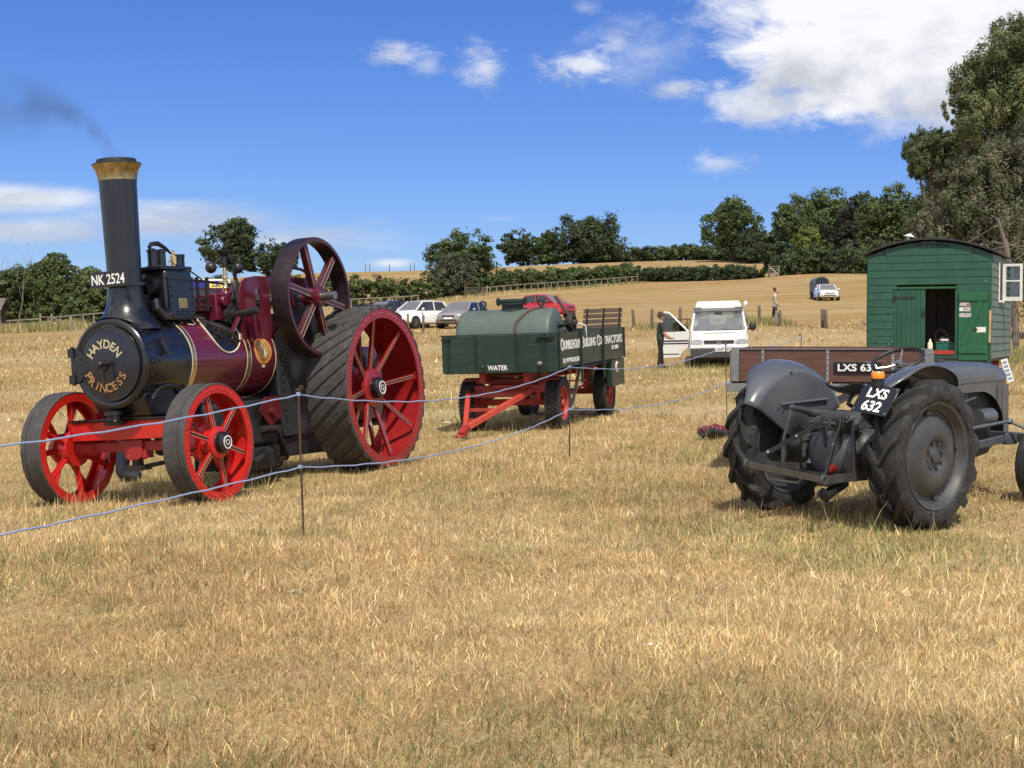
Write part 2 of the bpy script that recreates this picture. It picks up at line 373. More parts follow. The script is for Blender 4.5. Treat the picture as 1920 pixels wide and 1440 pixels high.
near = np.clip(1.4 - YY / 60, 0, 1)
def bumps(x, y): return (vn(x, y, .9, 1) - .5) * .05 + (vn(x, y, .35, 2) - .5) * .03
ZZ = ZZ + bumps(XX, YY) * near
nr, nc = YY.shape
gv = np.stack([XX, YY, ZZ], -1).reshape(-1, 3)
idx = np.arange(nr * nc).reshape(nr, nc)
gf = np.stack([idx[:-1, :-1], idx[:-1, 1:], idx[1:, 1:], idx[1:, :-1]], -1).reshape(-1, 4)
def fast_mesh(name, V, F, col=None):
    me = bpy.data.meshes.new(name); k = F.shape[1]
    me.vertices.add(len(V)); me.vertices.foreach_set('co', V.astype(np.float32).ravel())
    me.loops.add(F.size); me.loops.foreach_set('vertex_index', F.astype(np.int32).ravel())
    me.polygons.add(len(F)); me.polygons.foreach_set('loop_start', np.arange(0, F.size, k, dtype=np.int32))
    if col is not None:
        a = me.color_attributes.new('Col', 'FLOAT_COLOR', 'POINT')
        a.data.foreach_set('color', np.c_[col, np.ones(len(col))].astype(np.float32).ravel())
    me.update(calc_edges=True); return me
gm = bpy.data.materials.new('dry_pasture'); gm.use_nodes = True; t = gm.node_tree; b = t.nodes['Principled BSDF']
gtc = N('ShaderNodeTexCoord', t)
def gnoise(scale, detail=6, rough=.6, stretch=(1, 1, 1)):
    mp = N('ShaderNodeMapping', t); mp.inputs['Scale'].default_value = stretch; t.links.new(gtc.outputs['Object'], mp.inputs[0])
    n = N('ShaderNodeTexNoise', t); n.inputs['Scale'].default_value = scale; n.inputs['Detail'].default_value = detail; n.inputs['Roughness'].default_value = rough
    t.links.new(mp.outputs[0], n.inputs['Vector']); return n.outputs['Fac']
def gmix(f, c1, c2):
    n = N('ShaderNodeMixRGB', t); t.links.new(f, n.inputs[0])
    for i, c in ((1, c1), (2, c2)):
        if isinstance(c, tuple): n.inputs[i].default_value = c + (1,)
        else: t.links.new(c, n.inputs[i])
    return n.outputs[0]
c0 = gmix(smooth(gnoise(.35, 5, .6), .38, .62, t), (0.50, 0.345, 0.16), (0.59, 0.44, 0.22))
c0 = gmix(smooth(gnoise(.16, 6, .65, (1, 2.2, 1)), .50, .70, t), c0, (0.46, 0.285, 0.135))
c0 = gmix(mth('MULTIPLY', smooth(gnoise(.5, 6, .65, (1, 1.6, 1)), .55, .72, t), .55, tree=t), c0, (0.32, 0.28, 0.11))
c0 = gmix(mth('MULTIPLY', smooth(gnoise(.06, 7, .7, (.5, 2.4, 1)), .46, .62, t), .8, tree=t), c0, (0.66, 0.54, 0.33))
c0 = gmix(mth('MULTIPLY', smooth(gnoise(.16, 7, .75, (.6, 1.7, 1)), .48, .68, t), .5, tree=t), c0, (0.40, 0.28, 0.14))
c0 = gmix(mth('MULTIPLY', smooth(gnoise(45, 4, .7), .40, .72, t), .5, tree=t), c0, (0.26, 0.18, 0.09))
c0 = gmix(mth('MULTIPLY', smooth(gnoise(120, 3, .6, (1, .25, 1)), .52, .75, t), .5, tree=t), c0, (0.74, 0.60, 0.34))
gs = N('ShaderNodeSeparateXYZ', t); t.links.new(gtc.outputs['Object'], gs.inputs[0])
far_ = smooth(mth('ADD', gs.outputs[1], mth('MULTIPLY', mth('SUBTRACT', gnoise(.1, 4), .5, tree=t), 40.0, tree=t), tree=t), 22.0, 80.0, t)   # nearby tint darkens the ground so blade gaps look shaded; another tint takes over beyond
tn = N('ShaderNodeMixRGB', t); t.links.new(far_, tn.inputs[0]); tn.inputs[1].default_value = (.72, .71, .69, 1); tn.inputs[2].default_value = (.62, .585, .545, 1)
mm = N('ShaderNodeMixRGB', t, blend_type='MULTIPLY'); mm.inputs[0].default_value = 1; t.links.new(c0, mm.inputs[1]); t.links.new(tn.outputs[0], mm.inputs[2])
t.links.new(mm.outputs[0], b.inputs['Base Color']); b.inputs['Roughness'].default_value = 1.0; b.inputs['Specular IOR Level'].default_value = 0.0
bu = N('ShaderNodeBump', t); bu.inputs['Strength'].default_value = 0.6; bu.inputs['Distance'].default_value = 0.03
t.links.new(gnoise(30, 5, .7), bu.inputs['Height']); t.links.new(bu.outputs[0], b.inputs['Normal'])
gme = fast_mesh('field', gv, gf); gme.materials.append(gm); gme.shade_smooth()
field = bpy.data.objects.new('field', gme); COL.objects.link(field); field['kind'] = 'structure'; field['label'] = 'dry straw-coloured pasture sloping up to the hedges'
# ------------------------------------------------------------------ grass
def leaf_mat(name, rough=.6, trans=.25, spec=.25):
    if name in _mats: return _mats[name]
    m = bpy.data.materials.new(name); m.use_nodes = True; t = m.node_tree; b = t.nodes['Principled BSDF']
    a = t.nodes.new('ShaderNodeVertexColor'); a.layer_name = 'Col'
    t.links.new(a.outputs[0], b.inputs['Base Color']); b.inputs['Roughness'].default_value = rough; b.inputs['Specular IOR Level'].default_value = spec
    if trans:
        tl = t.nodes.new('ShaderNodeBsdfTranslucent'); t.links.new(a.outputs[0], tl.inputs[0])
        mx = t.nodes.new('ShaderNodeMixShader'); mx.inputs[0].default_value = trans
        t.links.new(b.outputs[0], mx.inputs[1]); t.links.new(tl.outputs[0], mx.inputs[2]); t.links.new(mx.outputs[0], t.nodes['Material Output'].inputs[0])
    _mats[name] = m; return m
PAL = np.array([[.65, .49, .25], [.57, .415, .20], [.80, .655, .39], [.52, .345, .18], [.40, .36, .16], [.25, .28, .105]])
def blades(n, x, y, h, w, lean, green, seg2=True, dark=None):
    z = GZ(x, y) + bumps(x, y) * np.clip(1.4 - y / 60, 0, 1) - .004
    a = RNG.uniform(0, 2 * np.pi, n); fa = RNG.uniform(0, 2 * np.pi, n)
    side = np.stack([np.cos(fa), np.sin(fa), 0 * fa], -1) * (w / 2)[:, None]
    tip = np.stack([np.cos(a) * np.sin(lean), np.sin(a) * np.sin(lean), np.cos(lean)], -1) * h[:, None]
    base = np.stack([x, y, z], -1)
    mid = base + tip * .55; mid[:, 2] += h * .10 * np.sin(lean)
    top = base + tip; top[:, 2] -= h * .12 * np.sin(lean)
    top[:, 2] = np.maximum(top[:, 2], z + .004)
    p = vn(x, y, 2.6, 5) * .5 + vn(x, y, .8, 6) * .3 + vn(x, y, .3, 16) * .2
    r2 = vn(x, y, 3.1, 8) * .5 + vn(x, y, .9, 9) * .3 + vn(x, y, .3, 19) * .2
    pr = np.stack([.34 + 0 * p, .26 + 0 * p, .05 + 1.5 * np.clip(.5 - p, 0, 1), .04 + 2.6 * np.clip(r2 - .5, 0, 1), .06 + 1.6 * np.clip(p - .48, 0, 1), np.clip(2.8 * (p - .50), 0, 1) + .04 + green], -1)
    pr /= pr.sum(1, keepdims=True); k = (pr.cumsum(1) > RNG.random(n)[:, None]).argmax(1)
    c = PAL[k] * (np.exp(RNG.normal(-.03, .30, n)) * (.78 + .44 * vn(x, y, .22, 41)) * (.80 + .40 * (.6 * vn(x, y, 4.5, 51) + .4 * vn(x, y, 1.4, 52))))[:, None]
    if seg2:
        V = np.stack([base - side, base + side, mid - side * .75, mid + side * .75, top], 1).reshape(-1, 3)
        o = np.arange(n)[:, None] * 5
        F = np.concatenate([o + np.array([[0, 1, 3]]), o + np.array([[0, 3, 2]]), o + np.array([[2, 3, 4]])])
        C = np.repeat(c, 5, 0)
    else:
        V = np.stack([base - side, base + side, top], 1).reshape(-1, 3); o = np.arange(n)[:, None] * 3
        F = o + np.array([[0, 1, 2]]); C = np.repeat(c, 3, 0)
    return V, F, C
GR = []
def sow(d0, d1, rho, hmean, w, seg2, stalk=.03, margin=.40):
    n = int(margin * (d1 * d1 - d0 * d0) * rho)
    d = np.sqrt(RNG.uniform(d0 * d0, d1 * d1, n)); x = RNG.uniform(-margin, margin, n) * d
    keep = RNG.random(n) < .35 + .9 * (vn(x, d, .8, 3) * .5 + vn(x, d, .25, 4) * .5)
    x, d = x[keep], d[keep]; n = len(x)
    hh = hmean * np.exp(RNG.normal(0, .38, n)) * (.6 + .8 * vn(x, d, 1.3, 7)); ww = w * RNG.uniform(.6, 1.4, n); ln = np.abs(RNG.normal(.75, .42, n)).clip(0, 1.5)
    st = RNG.random(n) < stalk; hh[st] *= RNG.uniform(1.8, 3.4, st.sum()); ww[st] *= .6; ln[st] *= .42
    GR.append(blades(n, x, d, hh, ww, ln, 0.0, seg2))
sow(4.3, 8.5, 5600, .043, .0046, True)
sow(8.5, 14, 2700, .048, .0064, True)
sow(14, 24, 800, .065, .010, False, .04)
sow(24, 45, 150, .08, .022, False, .05)
sow(45, 75, 34, .10, .045, False, .05)
def straw(d0, d1, rho, margin=.40):
    n = int(margin * (d1 * d1 - d0 * d0) * rho); d = np.sqrt(RNG.uniform(d0 * d0, d1 * d1, n)); x = RNG.uniform(-margin, margin, n) * d
    keep = RNG.random(n) < .2 + 1.4 * np.clip(vn(x, d, 1.1, 21) - .35, 0, 1); x, d = x[keep], d[keep]; n = len(x)
    GR.append(blades(n, x, d, RNG.uniform(.06, .16, n), RNG.uniform(.002, .0042, n), RNG.uniform(1.15, 1.5, n), 0.0, True))
straw(4.3, 12, 520)
def tufts(d0, d1, rho, per, h, w, margin=.40, seed=31):
    m_ = int(margin * (d1 * d1 - d0 * d0) * rho); d = np.sqrt(RNG.uniform(d0 * d0, d1 * d1, m_)); x = RNG.uniform(-margin, margin, m_) * d
    hs_ = h * RNG.uniform(.6, 1.5, m_) * (.5 + vn(x, d, 2.2, seed)); x = np.repeat(x, per) + RNG.normal(0, .035, m_ * per); d = np.repeat(d, per) + RNG.normal(0, .035, m_ * per); n = len(x)
    GR.append(blades(n, x, d, np.repeat(hs_, per) * RNG.uniform(.5, 1.2, n), w * RNG.uniform(.6, 1.3, n), np.abs(RNG.normal(.35, .25, n)), 0.0, True))
tufts(4.3, 9, 7, 24, .075, .0034)
tufts(9, 16, 4, 20, .085, .0052)
tufts(16, 28, 1.5, 15, .10, .010)
def strip(p0, p1, wid, n, h, w, green):
    tt = RNG.random(n); off = RNG.normal(0, wid, n); p0, p1 = np.array(p0[:2]), np.array(p1[:2]); dr = (p1 - p0) / np.linalg.norm(p1 - p0)
    x = p0[0] + (p1 - p0)[0] * tt - dr[1] * off; y = p0[1] + (p1 - p0)[1] * tt + dr[0] * off
    GR.append(blades(n, x, y, h * RNG.uniform(.5, 1.2, n), w * RNG.uniform(.6, 1.3, n), np.abs(RNG.normal(.25, .2, n)), green, False))
strip(gp(-80, 103), gp(150, 108), 1.6, 9000, .75, .06, .9)
strip(gp(640, 182), gp(1200, 219), 1.0, 5000, .45, .10, .6)
strip(gp(1395, 61), gp(1480, 61), .7, 1200, .35, .03, .9)
strip(gp(1180, 61), gp(1290, 60), .8, 900, .28, .03, .9)
strip(gp(1440, 48), gp(1640, 44), 3.2, 6000, .22, .02, .75)
strip(gp(1850, 45), gp(2050, 42), 4, 5000, .35, .03, .8)
for (px, d) in [(1250, 11.6), (960, 18.6), (1090, 20.5), (1180, 19.5), (880, 24), (1340, 19.8), (1860, 12.6), (1300, 17), (1845, 11.6), (820, 22), (1110, 24), (1690, 10.3), (640, 21), (1060, 13.5)]:
    q = gp(px, d); n = 90
    GR.append(blades(n, RNG.normal(q.x, .14, n), RNG.normal(q.y, .14, n), RNG.uniform(.03, .08, n), RNG.uniform(.008, .02, n), np.abs(RNG.normal(.6, .3, n)), 14.0, False))
off = 0; VV = []; FF = []; CC = []
for V, F, C in GR: VV.append(V); FF.append(F + off); CC.append(C); off += len(V)
grme = fast_mesh('dry_grass', np.concatenate(VV), np.concatenate(FF), np.concatenate(CC)); grme.materials.append(leaf_mat('straw_blades', .65, .35, .2))
grass = bpy.data.objects.new('dry_grass', grme); COL.objects.link(grass); tag(grass, 'short sun-bleached grass covering the whole field', 'grass', kind='stuff')
# ================================================================== trees, hedges
BARK = pm('bark', (0.085, 0.065, 0.048), .9, var=.35, scale=3, bump=.5, bscale=14)
LEAF = leaf_mat('tree_leaves', .6, .3, .2)
def foliage(name, blobs, n, leaf, cols, seed=0, aspect=.55, clump=.26, zmin=None, fill=.5, gap=0.0, per=55, vert=.72):
    g = np.random.default_rng(seed + 100); B = np.array(blobs, float)
    wts = (B[:, 3] * B[:, 4] * B[:, 5]) ** .75; wts /= wts.sum()
    K = max(6, int(n / per)); bi = g.choice(len(B), K, p=wts)
    d = g.normal(size=(K, 3)); d /= np.linalg.norm(d, axis=1, keepdims=True)
    rad = fill + (1 - fill) * g.random(K) ** .6
    cen = B[bi, :3] + d * B[bi, 3:] * rad[:, None]
    cr = clump * B[bi, 3:].mean(1) * g.uniform(.6, 1.35, K)
    cb = g.uniform(.7, 1.25, K); ck = g.integers(0, len(cols), K)
    li = g.integers(0, K, n)
    e = g.normal(size=(n, 3)); e /= np.linalg.norm(e, axis=1, keepdims=True)
    pos = cen[li] + e * (cr[li] * g.random(n) ** .45)[:, None] * np.array([1, 1, vert])
    if gap:
        q = np.sin(pos[:, 0] * gap + seed) + np.sin(pos[:, 2] * gap * 1.2 + seed * 2) + np.sin(pos[:, 1] * gap * .9 + pos[:, 2] * gap * .5)
        keep = q > -1.15 + .3 * g.random(n); pos, li, e = pos[keep], li[keep], e[keep]; n = len(pos)
    if zmin is not None:
        keep = pos[:, 2] > zmin; pos, li, e = pos[keep], li[keep], e[keep]; n = len(pos)
    nn = e * .7 + d[li] * .5 + g.normal(size=(n, 3)) * .55 + np.array([0, 0, .35]); nn /= np.linalg.norm(nn, axis=1, keepdims=True)
    a = np.cross(nn, g.normal(size=(n, 3))); a /= np.linalg.norm(a, axis=1, keepdims=True) + 1e-9; c = np.cross(nn, a)
    s = leaf * g.uniform(.55, 1.35, n)[:, None]
    V = np.stack([pos - a * s, pos - c * s * aspect, pos + a * s, pos + c * s * aspect], 1).reshape(-1, 3)
    F = np.arange(n * 4).reshape(-1, 4)
    C = .9 * np.array(cols)[ck[li]] * cb[li][:, None] * g.uniform(.75, 1.25, n)[:, None]
    me = fast_mesh(name, V, F, np.repeat(C.clip(0, 1), 4, 0)); me.materials.append(LEAF); return me
def limb(mb, p, d, L, r, lvl, rs, spread=.55, nseg=4, up=.12):
    pts = [Vector(p)]; rr = [r]; d = Vector(d).normalized()
    for i in range(nseg):
        d = (d + Vector((rs.uniform(-.22, .22), rs.uniform(-.22, .22), rs.uniform(-.12, .16) + up * .3))).normalized()
        pts.append(pts[-1] + d * L / nseg); rr.append(r * (1 - .62 * (i + 1) / nseg))
    mb.tube(pts, rr, 6 if r > .05 else 4)
    if lvl > 0:
        for k in range(rs.choice((2, 3, 3)) if lvl > 1 else 3):
            j = rs.randint(max(1, nseg - 3), nseg); q = Vector((rs.uniform(-1, 1), rs.uniform(-1, 1), rs.uniform(-.2, .8)))
            limb(mb, pts[j], d * (1 - spread) + q * spread, L * rs.uniform(.55, .78), rr[j] * .72, lvl - 1, rs, spread, nseg, up)
GREENS = [(.105, .150, .052), (.130, .178, .062), (.085, .125, .048), (.155, .195, .075)]
DARKG = [(.078, .108, .050), (.095, .128, .058), (.062, .090, .044)]
OLIVE = [(.095, .11, .048), (.12, .125, .058), (.07, .085, .04), (.14, .145, .075)]
YELG = [(.20, .24, .06), (.24, .27, .07), (.16, .20, .05)]
GREYG = [(.17, .17, .125), (.21, .20, .15), (.13, .135, .10), (.24, .23, .175)]
def tree(name, label, px, d, top, hw, cols, n=5000, leaf=.38, base=None, trunk=.22, crown0=.22, seed=0, gap=0.0, group=None, cat='tree', lobes=7, depth=.8, ty=None, fill=.5, clump=.3, skirt=False):
    """one tree standing at photo column px and distance d; top = photo row of its tip, hw = half width in photo pixels"""
    rs = random.Random(seed); g = gp(px, d) if base is None else Vector(base)
    H = at(px, top, d).z - g.z; W = hw / FPX * d
    root = thing(name, label, cat, g, group=group)
    mb = MB(); tr = trunk if trunk else .1
    limb(mb, (0, 0, -.2), (0, 0, 1), H * .55, tr, 2, rs, .5)
    obj('trunk', mb, BARK, root)
    zc0 = H * crown0; B = []
    for i in range(lobes):
        a = i / lobes * 6.283 + rs.uniform(-.4, .4); f = rs.uniform(.35, .68); zz_ = zc0 + (H - zc0) * rs.uniform(.25, .72)
        rad = W * rs.uniform(.44, .60)
        B.append((math.cos(a) * W * f, math.sin(a) * W * f * depth, zz_, rad, rad * depth, min(rad * 1.05, (H - zc0) * .4)))
    B.append((rs.uniform(-.12, .12) * W, 0, H - W * .42, W * .5, W * .45, W * .42))
    B.append((0, 0, zc0 + (H - zc0) * .5, W * .72, W * .6, (H - zc0) * .42))
    if skirt: B += [(rs.uniform(-.6, .6) * W, rs.uniform(-.4, .4) * W, H * .16, W * .45, W * .4, H * .18) for _ in range(4)]
    me = foliage('crown', B, int(n * 2.1), leaf * .70, cols, seed, clump=clump * 1.15, zmin=(H * .03), gap=gap, fill=fill, per=34)
    obj('crown', me, None, root); return root
def hedge(name, label, pts, w, cols, n, leaf, seed=0, group=None, rag=.25, cat='hedge', clump=.45):
    """pts: (px, d, top row) along the hedge line"""
    rs = random.Random(seed); g0 = gp(*pts[0][:2]); root = thing(name, label, cat, g0, group=group); B = []; mb = MB()
    P = [(gp(a, b), at(a, c, b).z) for a, b, c in pts]
    for (p, z), (q, z2) in zip(P, P[1:]):
        L = (q - p).length; k = max(2, int(L / (w * .55)))
        for i in range(k):
            f = (i + rs.random()) / k; c = p.lerp(q, f) - g0; gz = G(*(p.lerp(q, f))[:2]) - g0.z; H = (z + (z2 - z) * f) - g0.z - gz; H *= rs.uniform(1 - rag, 1.0 + rag * .2)
            for lv in (.22, .5, .72): B.append((c.x, c.y + rs.uniform(-.3, .3), gz + H * lv, w * rs.uniform(.8, 1.05), w * .6, H * .34))
            if i % 3 == 0:
                mb = MB(); limb(mb, (c.x, c.y, gz - .1), (0, 0, 1), H * .7, .05, 1, rs); obj('stem', mb, BARK, root)
    obj('foliage', foliage('foliage', B, int(n * 2.6), leaf * .80, cols, seed, clump=clump * .8, fill=.25, per=30), None, root); return root
SKY_TREES = 'trees on the skyline of the hill'
tree('field_tree', 'tall open dark tree on the skyline behind the engine', 445, 262, 412, 64, DARKG, 9000, .40, seed=1, gap=.95, trunk=.5, crown0=.16, fill=.62, clump=.26, group=SKY_TREES)
tree('field_tree', 'small round tree seen through the flywheel', 530, 266, 457, 36, DARKG, 4500, .38, seed=2, trunk=.3, crown0=.08, group=SKY_TREES)
tree('field_tree', 'airy tree rising from the hedge above the parked cars', 866, 206, 430, 66, GREENS, 9500, .30, seed=3, gap=1.1, trunk=.3, crown0=.12, fill=.6, clump=.24, group=SKY_TREES)
tree('willow_bush', 'rounded grey-green bush below the airy tree', 850, 200, 474, 46, [(.135, .14, .085), (.11, .12, .07), (.09, .105, .06)], 7000, .26, seed=4, trunk=.12, crown0=.02, cat='bush', skirt=True)
tree('field_tree', 'low spreading tree at the left end of the skyline copse', 975, 352, 436, 38, DARKG, 4200, .5, seed=5, gap=.8, trunk=.4, crown0=.04, group=SKY_TREES, skirt=True)
tree('field_tree', 'narrow tree between the low tree and the dome', 1028, 350, 432, 34, GREENS, 3800, .5, seed=6, trunk=.4, crown0=.05, group=SKY_TREES, skirt=True)
tree('field_tree', 'broad dark dome-shaped tree on the skyline', 1106, 346, 407, 74, DARKG, 10000, .5, seed=7, trunk=.6, crown0=.02, group=SKY_TREES, lobes=10, skirt=True)
tree('field_tree', 'tall tree with sky showing through at the field corner', 1372, 318, 372, 64, GREENS, 9500, .46, seed=8, gap=.8, trunk=.5, crown0=.14, fill=.6, clump=.25, group=SKY_TREES)
tree('field_tree', 'dark bushy tree under the tall corner tree', 1408, 312, 428, 36, DARKG, 4500, .42, seed=9, trunk=.3, crown0=.02, group=SKY_TREES, skirt=True)
WOOD = 'trees of the wood behind the open gate'
tree('woodland_tree', 'mid green tree at the left edge of the wood', 1490, 240, 366, 54, GREENS, 7500, .40, seed=10, gap=.9, trunk=.4, crown0=.04, group=WOOD, skirt=True)
tree('woodland_tree', 'highest crown of the wood with a lumpy top', 1552, 250, 351, 74, GREENS, 10000, .40, seed=11, trunk=.4, crown0=.03, group=WOOD, lobes=10, skirt=True)
tree('woodland_tree', 'dark purplish tree in the middle of the wood', 1606, 238, 360, 54, [(.06, .062, .048), (.075, .074, .056), (.05, .056, .042)], 8000, .38, seed=12, trunk=.4, crown0=.03, group=WOOD, skirt=True)
tree('woodland_tree', 'bright yellow-green small tree at the front of the wood', 1514, 224, 420, 30, YELG, 4500, .32, seed=13, trunk=.2, crown0=.04, group=WOOD, skirt=True)
tree('woodland_tree', 'olive tree left of the green hut roof', 1672, 216, 344, 66, [(.12, .16, .055), (.10, .14, .05), (.15, .185, .07)], 9000, .36, seed=14, trunk=.4, crown0=.02, group=WOOD, skirt=True)
tree('woodland_tree', 'deep green tree behind the hut roof', 1760, 205, 330, 70, GREENS, 9000, .38, seed=15, trunk=.4, crown0=.02, group=WOOD, skirt=True)
tree('woodland_tree', 'short dark tree beside the gate', 1446, 236, 436, 28, DARKG, 4000, .36, seed=16, gap=1.0, trunk=.25, crown0=.04, group=WOOD, skirt=True)
tree('dead_tree', 'pale bare dead tree in front of the wood', 1582, 212, 436, 20, GREYG, 120, .2, seed=61, trunk=.16, crown0=.3)
HD = 'hedges bounding the field'
hedge('boundary_hedge', 'green hedge behind the engine and parked cars', [(250, 205, 520), (470, 200, 522), (650, 196, 516), (740, 196, 516), (812, 198, 528), (890, 200, 545)], 2.0, GREENS + [(.16, .17, .07)], 20000, .26, 20, HD, rag=.12)
hedge('boundary_hedge', 'tall hedge above the long post fence', [(880, 204, 520), (930, 206, 506), (1000, 212, 504), (1110, 220, 499), (1180, 226, 494), (1215, 228, 499)], 2.2, GREENS + [(.13, .17, .06)], 16000, .27, 21, HD, rag=.14)
hedge('boundary_hedge', 'low dark clipped hedge left of the open gate', [(1212, 226, 502), (1280, 216, 501), (1350, 208, 498), (1418, 202, 499)], 1.8, DARKG, 12000, .22, 22, HD, rag=.1)
hedge('boundary_hedge', 'dark bramble hedge right of the open gate', [(1466, 203, 494), (1480, 204, 470), (1530, 203, 458), (1590, 200, 462), (1660, 196, 455), (1790, 186, 450)], 2.6, DARKG + GREENS[:1], 22000, .24, 23, HD)
hedge('skyline_hedge', 'distant bumpy hedge along the hill crest', [(1085, 352, 474), (1150, 350, 466), (1220, 346, 464), (1300, 340, 458), (1340, 336, 464), (1450, 316, 470)], 3.4, DARKG + GREENS[:2], 14000, .40, 24, HD, rag=.3)
SHR = 'shrubs behind the left fence'
for k, (px, d, top, hw, lab) in enumerate([(-60, 122, 505, 70, 'leafy shrub at the far left edge behind the shed'), (28, 124, 500, 52, 'olive shrub beside the shed'), (100, 122, 474, 56, 'tallest shrub behind the left fence with twiggy top'), (168, 120, 500, 48, 'dark shrub just left of the chimney'), (240, 122, 520, 50, 'low shrub behind the chimney base'), (330, 126, 538, 50, 'low shrub behind the cylinder block')]):
    tree('shrub', lab, px, d, top, hw, (GREENS + [(.17, .185, .075)]) if k % 2 == 0 else GREENS, 12000, .19, seed=30 + k, trunk=.1, crown0=.0, group=SHR, cat='shrub', skirt=True, lobes=8)
rs = random.Random(5)
for (px, d, h, lab) in [(36, 121, 4.6, 'leafless twiggy tree above the shed'), (8, 123, 4.2, 'second leafless sapling at the left edge')]:
    q = gp(px, d); root = thing('bare_tree', lab, 'tree', q); mb = MB(); H = at(px, 462, d).z - q.z
    limb(mb, (0, 0, 0), (0, 0, 1), H * .62, .06, 3, rs, .4, 4); obj('trunk', mb, pm('grey_twigs', (.20, .17, .16), .9), root)
# the big willow and the scrub under it at the right edge
WIL = [(.18, .21, .085), (.23, .25, .105), (.14, .175, .07), (.26, .265, .125), (.11, .145, .06)]
def willow(label, px, d, blobs, n, leaf, cols, seed, trunkdir, name='willow_tree', gap=1.7):
    """blobs given as (px, py, rx px, ry px, depth offset)"""
    g = gp(px, d); root = thing(name, label, 'tree', g, group='willows and scrub behind the hut'); rs = random.Random(seed); mb = MB(); B = []
    for (bx, by, rx, ry, o) in blobs:
        c = at(bx, by, d + o) - g; kx = (d + o) / FPX; B.append((c.x, c.y, c.z, rx * kx, rx * kx * .9, ry * kx))
        st = Vector((rs.uniform(-.3, .3), rs.uniform(-.2, .2), 0)); mid = st.lerp(c, .5) + Vector((rs.uniform(-.5, .5), 0, c.z * .12))
        mb.tube([st, st.lerp(mid, .5) + Vector((0, 0, .2)), mid, mid.lerp(c, .6), c], [.11, .10, .08, .06, .03], 7)
        for _ in range(7): limb(mb, mid.lerp(c, rs.random()), Vector((rs.uniform(-1, 1), rs.uniform(-1, 1), rs.uniform(-.3, 1))), rx * kx * .8, .04, 1, rs, .5)
    obj('trunk', mb, pm('willow_bark', (.13, .105, .08), .9, var=.35, scale=3, bump=.4, bscale=12), root)
    obj('crown', foliage('crown', B, int(n * 2.5), leaf * .72, cols, seed, aspect=.30, clump=.19, fill=.22, gap=0, per=90, vert=1.5), None, root)
willow('tall feathery willow rising at the right edge', 1880, 62, [(1905, 95, 70, 60, 0), (1850, 150, 66, 62, 1), (1930, 190, 80, 80, 0), (1835, 215, 52, 50, -1), (1790, 205, 24, 30, 0), (1860, 300, 80, 70, 1), (1960, 80, 60, 60, 1), (1960, 330, 80, 110, 0)], 46000, .13, WIL, 41, 0)
willow('smaller willow leaning out left of the tall one', 1790, 64, [(1735, 285, 40, 42, 0), (1765, 315, 40, 44, 1), (1720, 310, 26, 26, -1), (1790, 300, 46, 50, 0), (1770, 270, 34, 30, 0)], 20000, .12, [(.14, .175, .085), (.165, .20, .095), (.11, .145, .07)], 42, 0)
willow('grey half-dead scrub tree behind the hut', 1870, 52, [(1850, 330, 60, 70, 0), (1800, 400, 66, 60, 0), (1880, 420, 70, 90, 0), (1740, 430, 50, 40, 0), (1930, 300, 60, 90, 0), (1930, 470, 70, 110, 0), (1790, 340, 36, 40, 0), (1840, 500, 60, 60, 2)], 42000, .10, [(.16, .17, .10), (.20, .205, .125), (.13, .145, .085), (.22, .215, .14), (.17, .19, .09)], 43, 0, 'scrub_tree', 2.2)
root = thing('dead_branches', 'tangle of pale dead branches sweeping down beside the hut', 'branches', gp(1905, 47)); mb = MB(); rs = random.Random(9)
for k in range(16):
    p = at(rs.uniform(1800, 1930), rs.uniform(400, 540), 47 + rs.uniform(-1, 2)) - root.location
    limb(mb, p, Vector((rs.uniform(-.6, .9), rs.uniform(-.4, .4), rs.uniform(-.9, .5))), rs.uniform(.8, 1.7), .018, 2, rs, .45, 5, -.1)
for k in range(5):
    p = at(rs.uniform(1885, 1930), rs.uniform(520, 560), 46) - root.location
    limb(mb, p, Vector((rs.uniform(-.2, .5), 0, -1)), rs.uniform(.9, 1.4), .03, 2, rs, .3, 5, -.25)
mb.tube([(0, 0, 0), (0, .2, 2), (-.3, .3, 3.6), (-.6, .2, 4.4)], [.12, .1, .08, .04], 7)
obj('branch_tangle', mb, pm('dead_wood', (.17, .14, .115), .9, var=.3, scale=5), root)
# ------------------------------------------------------------------ fences, gates, posts
OLDW = pm('weathered_wood', (.25, .215, .175), .85, var=.25, scale=3, bump=.3, bscale=30, dirt=(.12, .11, .08, .4))
DKW = pm('dark_weathered_wood', (.13, .105, .085), .9, var=.3, scale=3, bump=.3, bscale=30)
def fence(label, ends, n, h, rails=2, group='post and rail fences', mat=OLDW, pw=.11):
    (p0, d0), (p1, d1) = ends; a, b_ = gp(p0, d0), gp(p1, d1); root = thing('post_and_rail_fence', label, 'fence', a, group=group)
    Q = []
    for i in range(n + 1):
        f = i / n; x, y = a.x + (b_.x - a.x) * f, a.y + (b_.y - a.y) * f; Q.append(Vector((x, y, G(x, y))) - a)
    pme = mesh_of('post', MB().box((0, 0, h / 2 - .15), (pw, pw, h + .3)))
    for i, q in enumerate(Q):
        o = obj('post', pme, mat, root); o.location = q; o.rotation_euler = (random.uniform(-.05, .05), random.uniform(-.05, .05), 0)
    for k in range(rails):
        z = h - .07 - k * .48
        for q, r in zip(Q, Q[1:]): obj('rail', MB().beam(q + Vector((0, -.08, z)), r + Vector((0, -.08, z)), .05, .11), mat, root)
    return root
fence('old rail fence along the shrubs at the far left', ((-60, 108), (76, 110)), 4, .95, 2)
fence('rail fence running behind the chimney', ((92, 110), (330, 122)), 12, 1.0, 1)
fence('rail fence behind the parked cars', ((560, 184), (785, 188)), 16, 1.25, 1)
fence('long rail fence climbing beside the tall hedge', ((905, 197), (1195, 219)), 24, 1.15, 1)
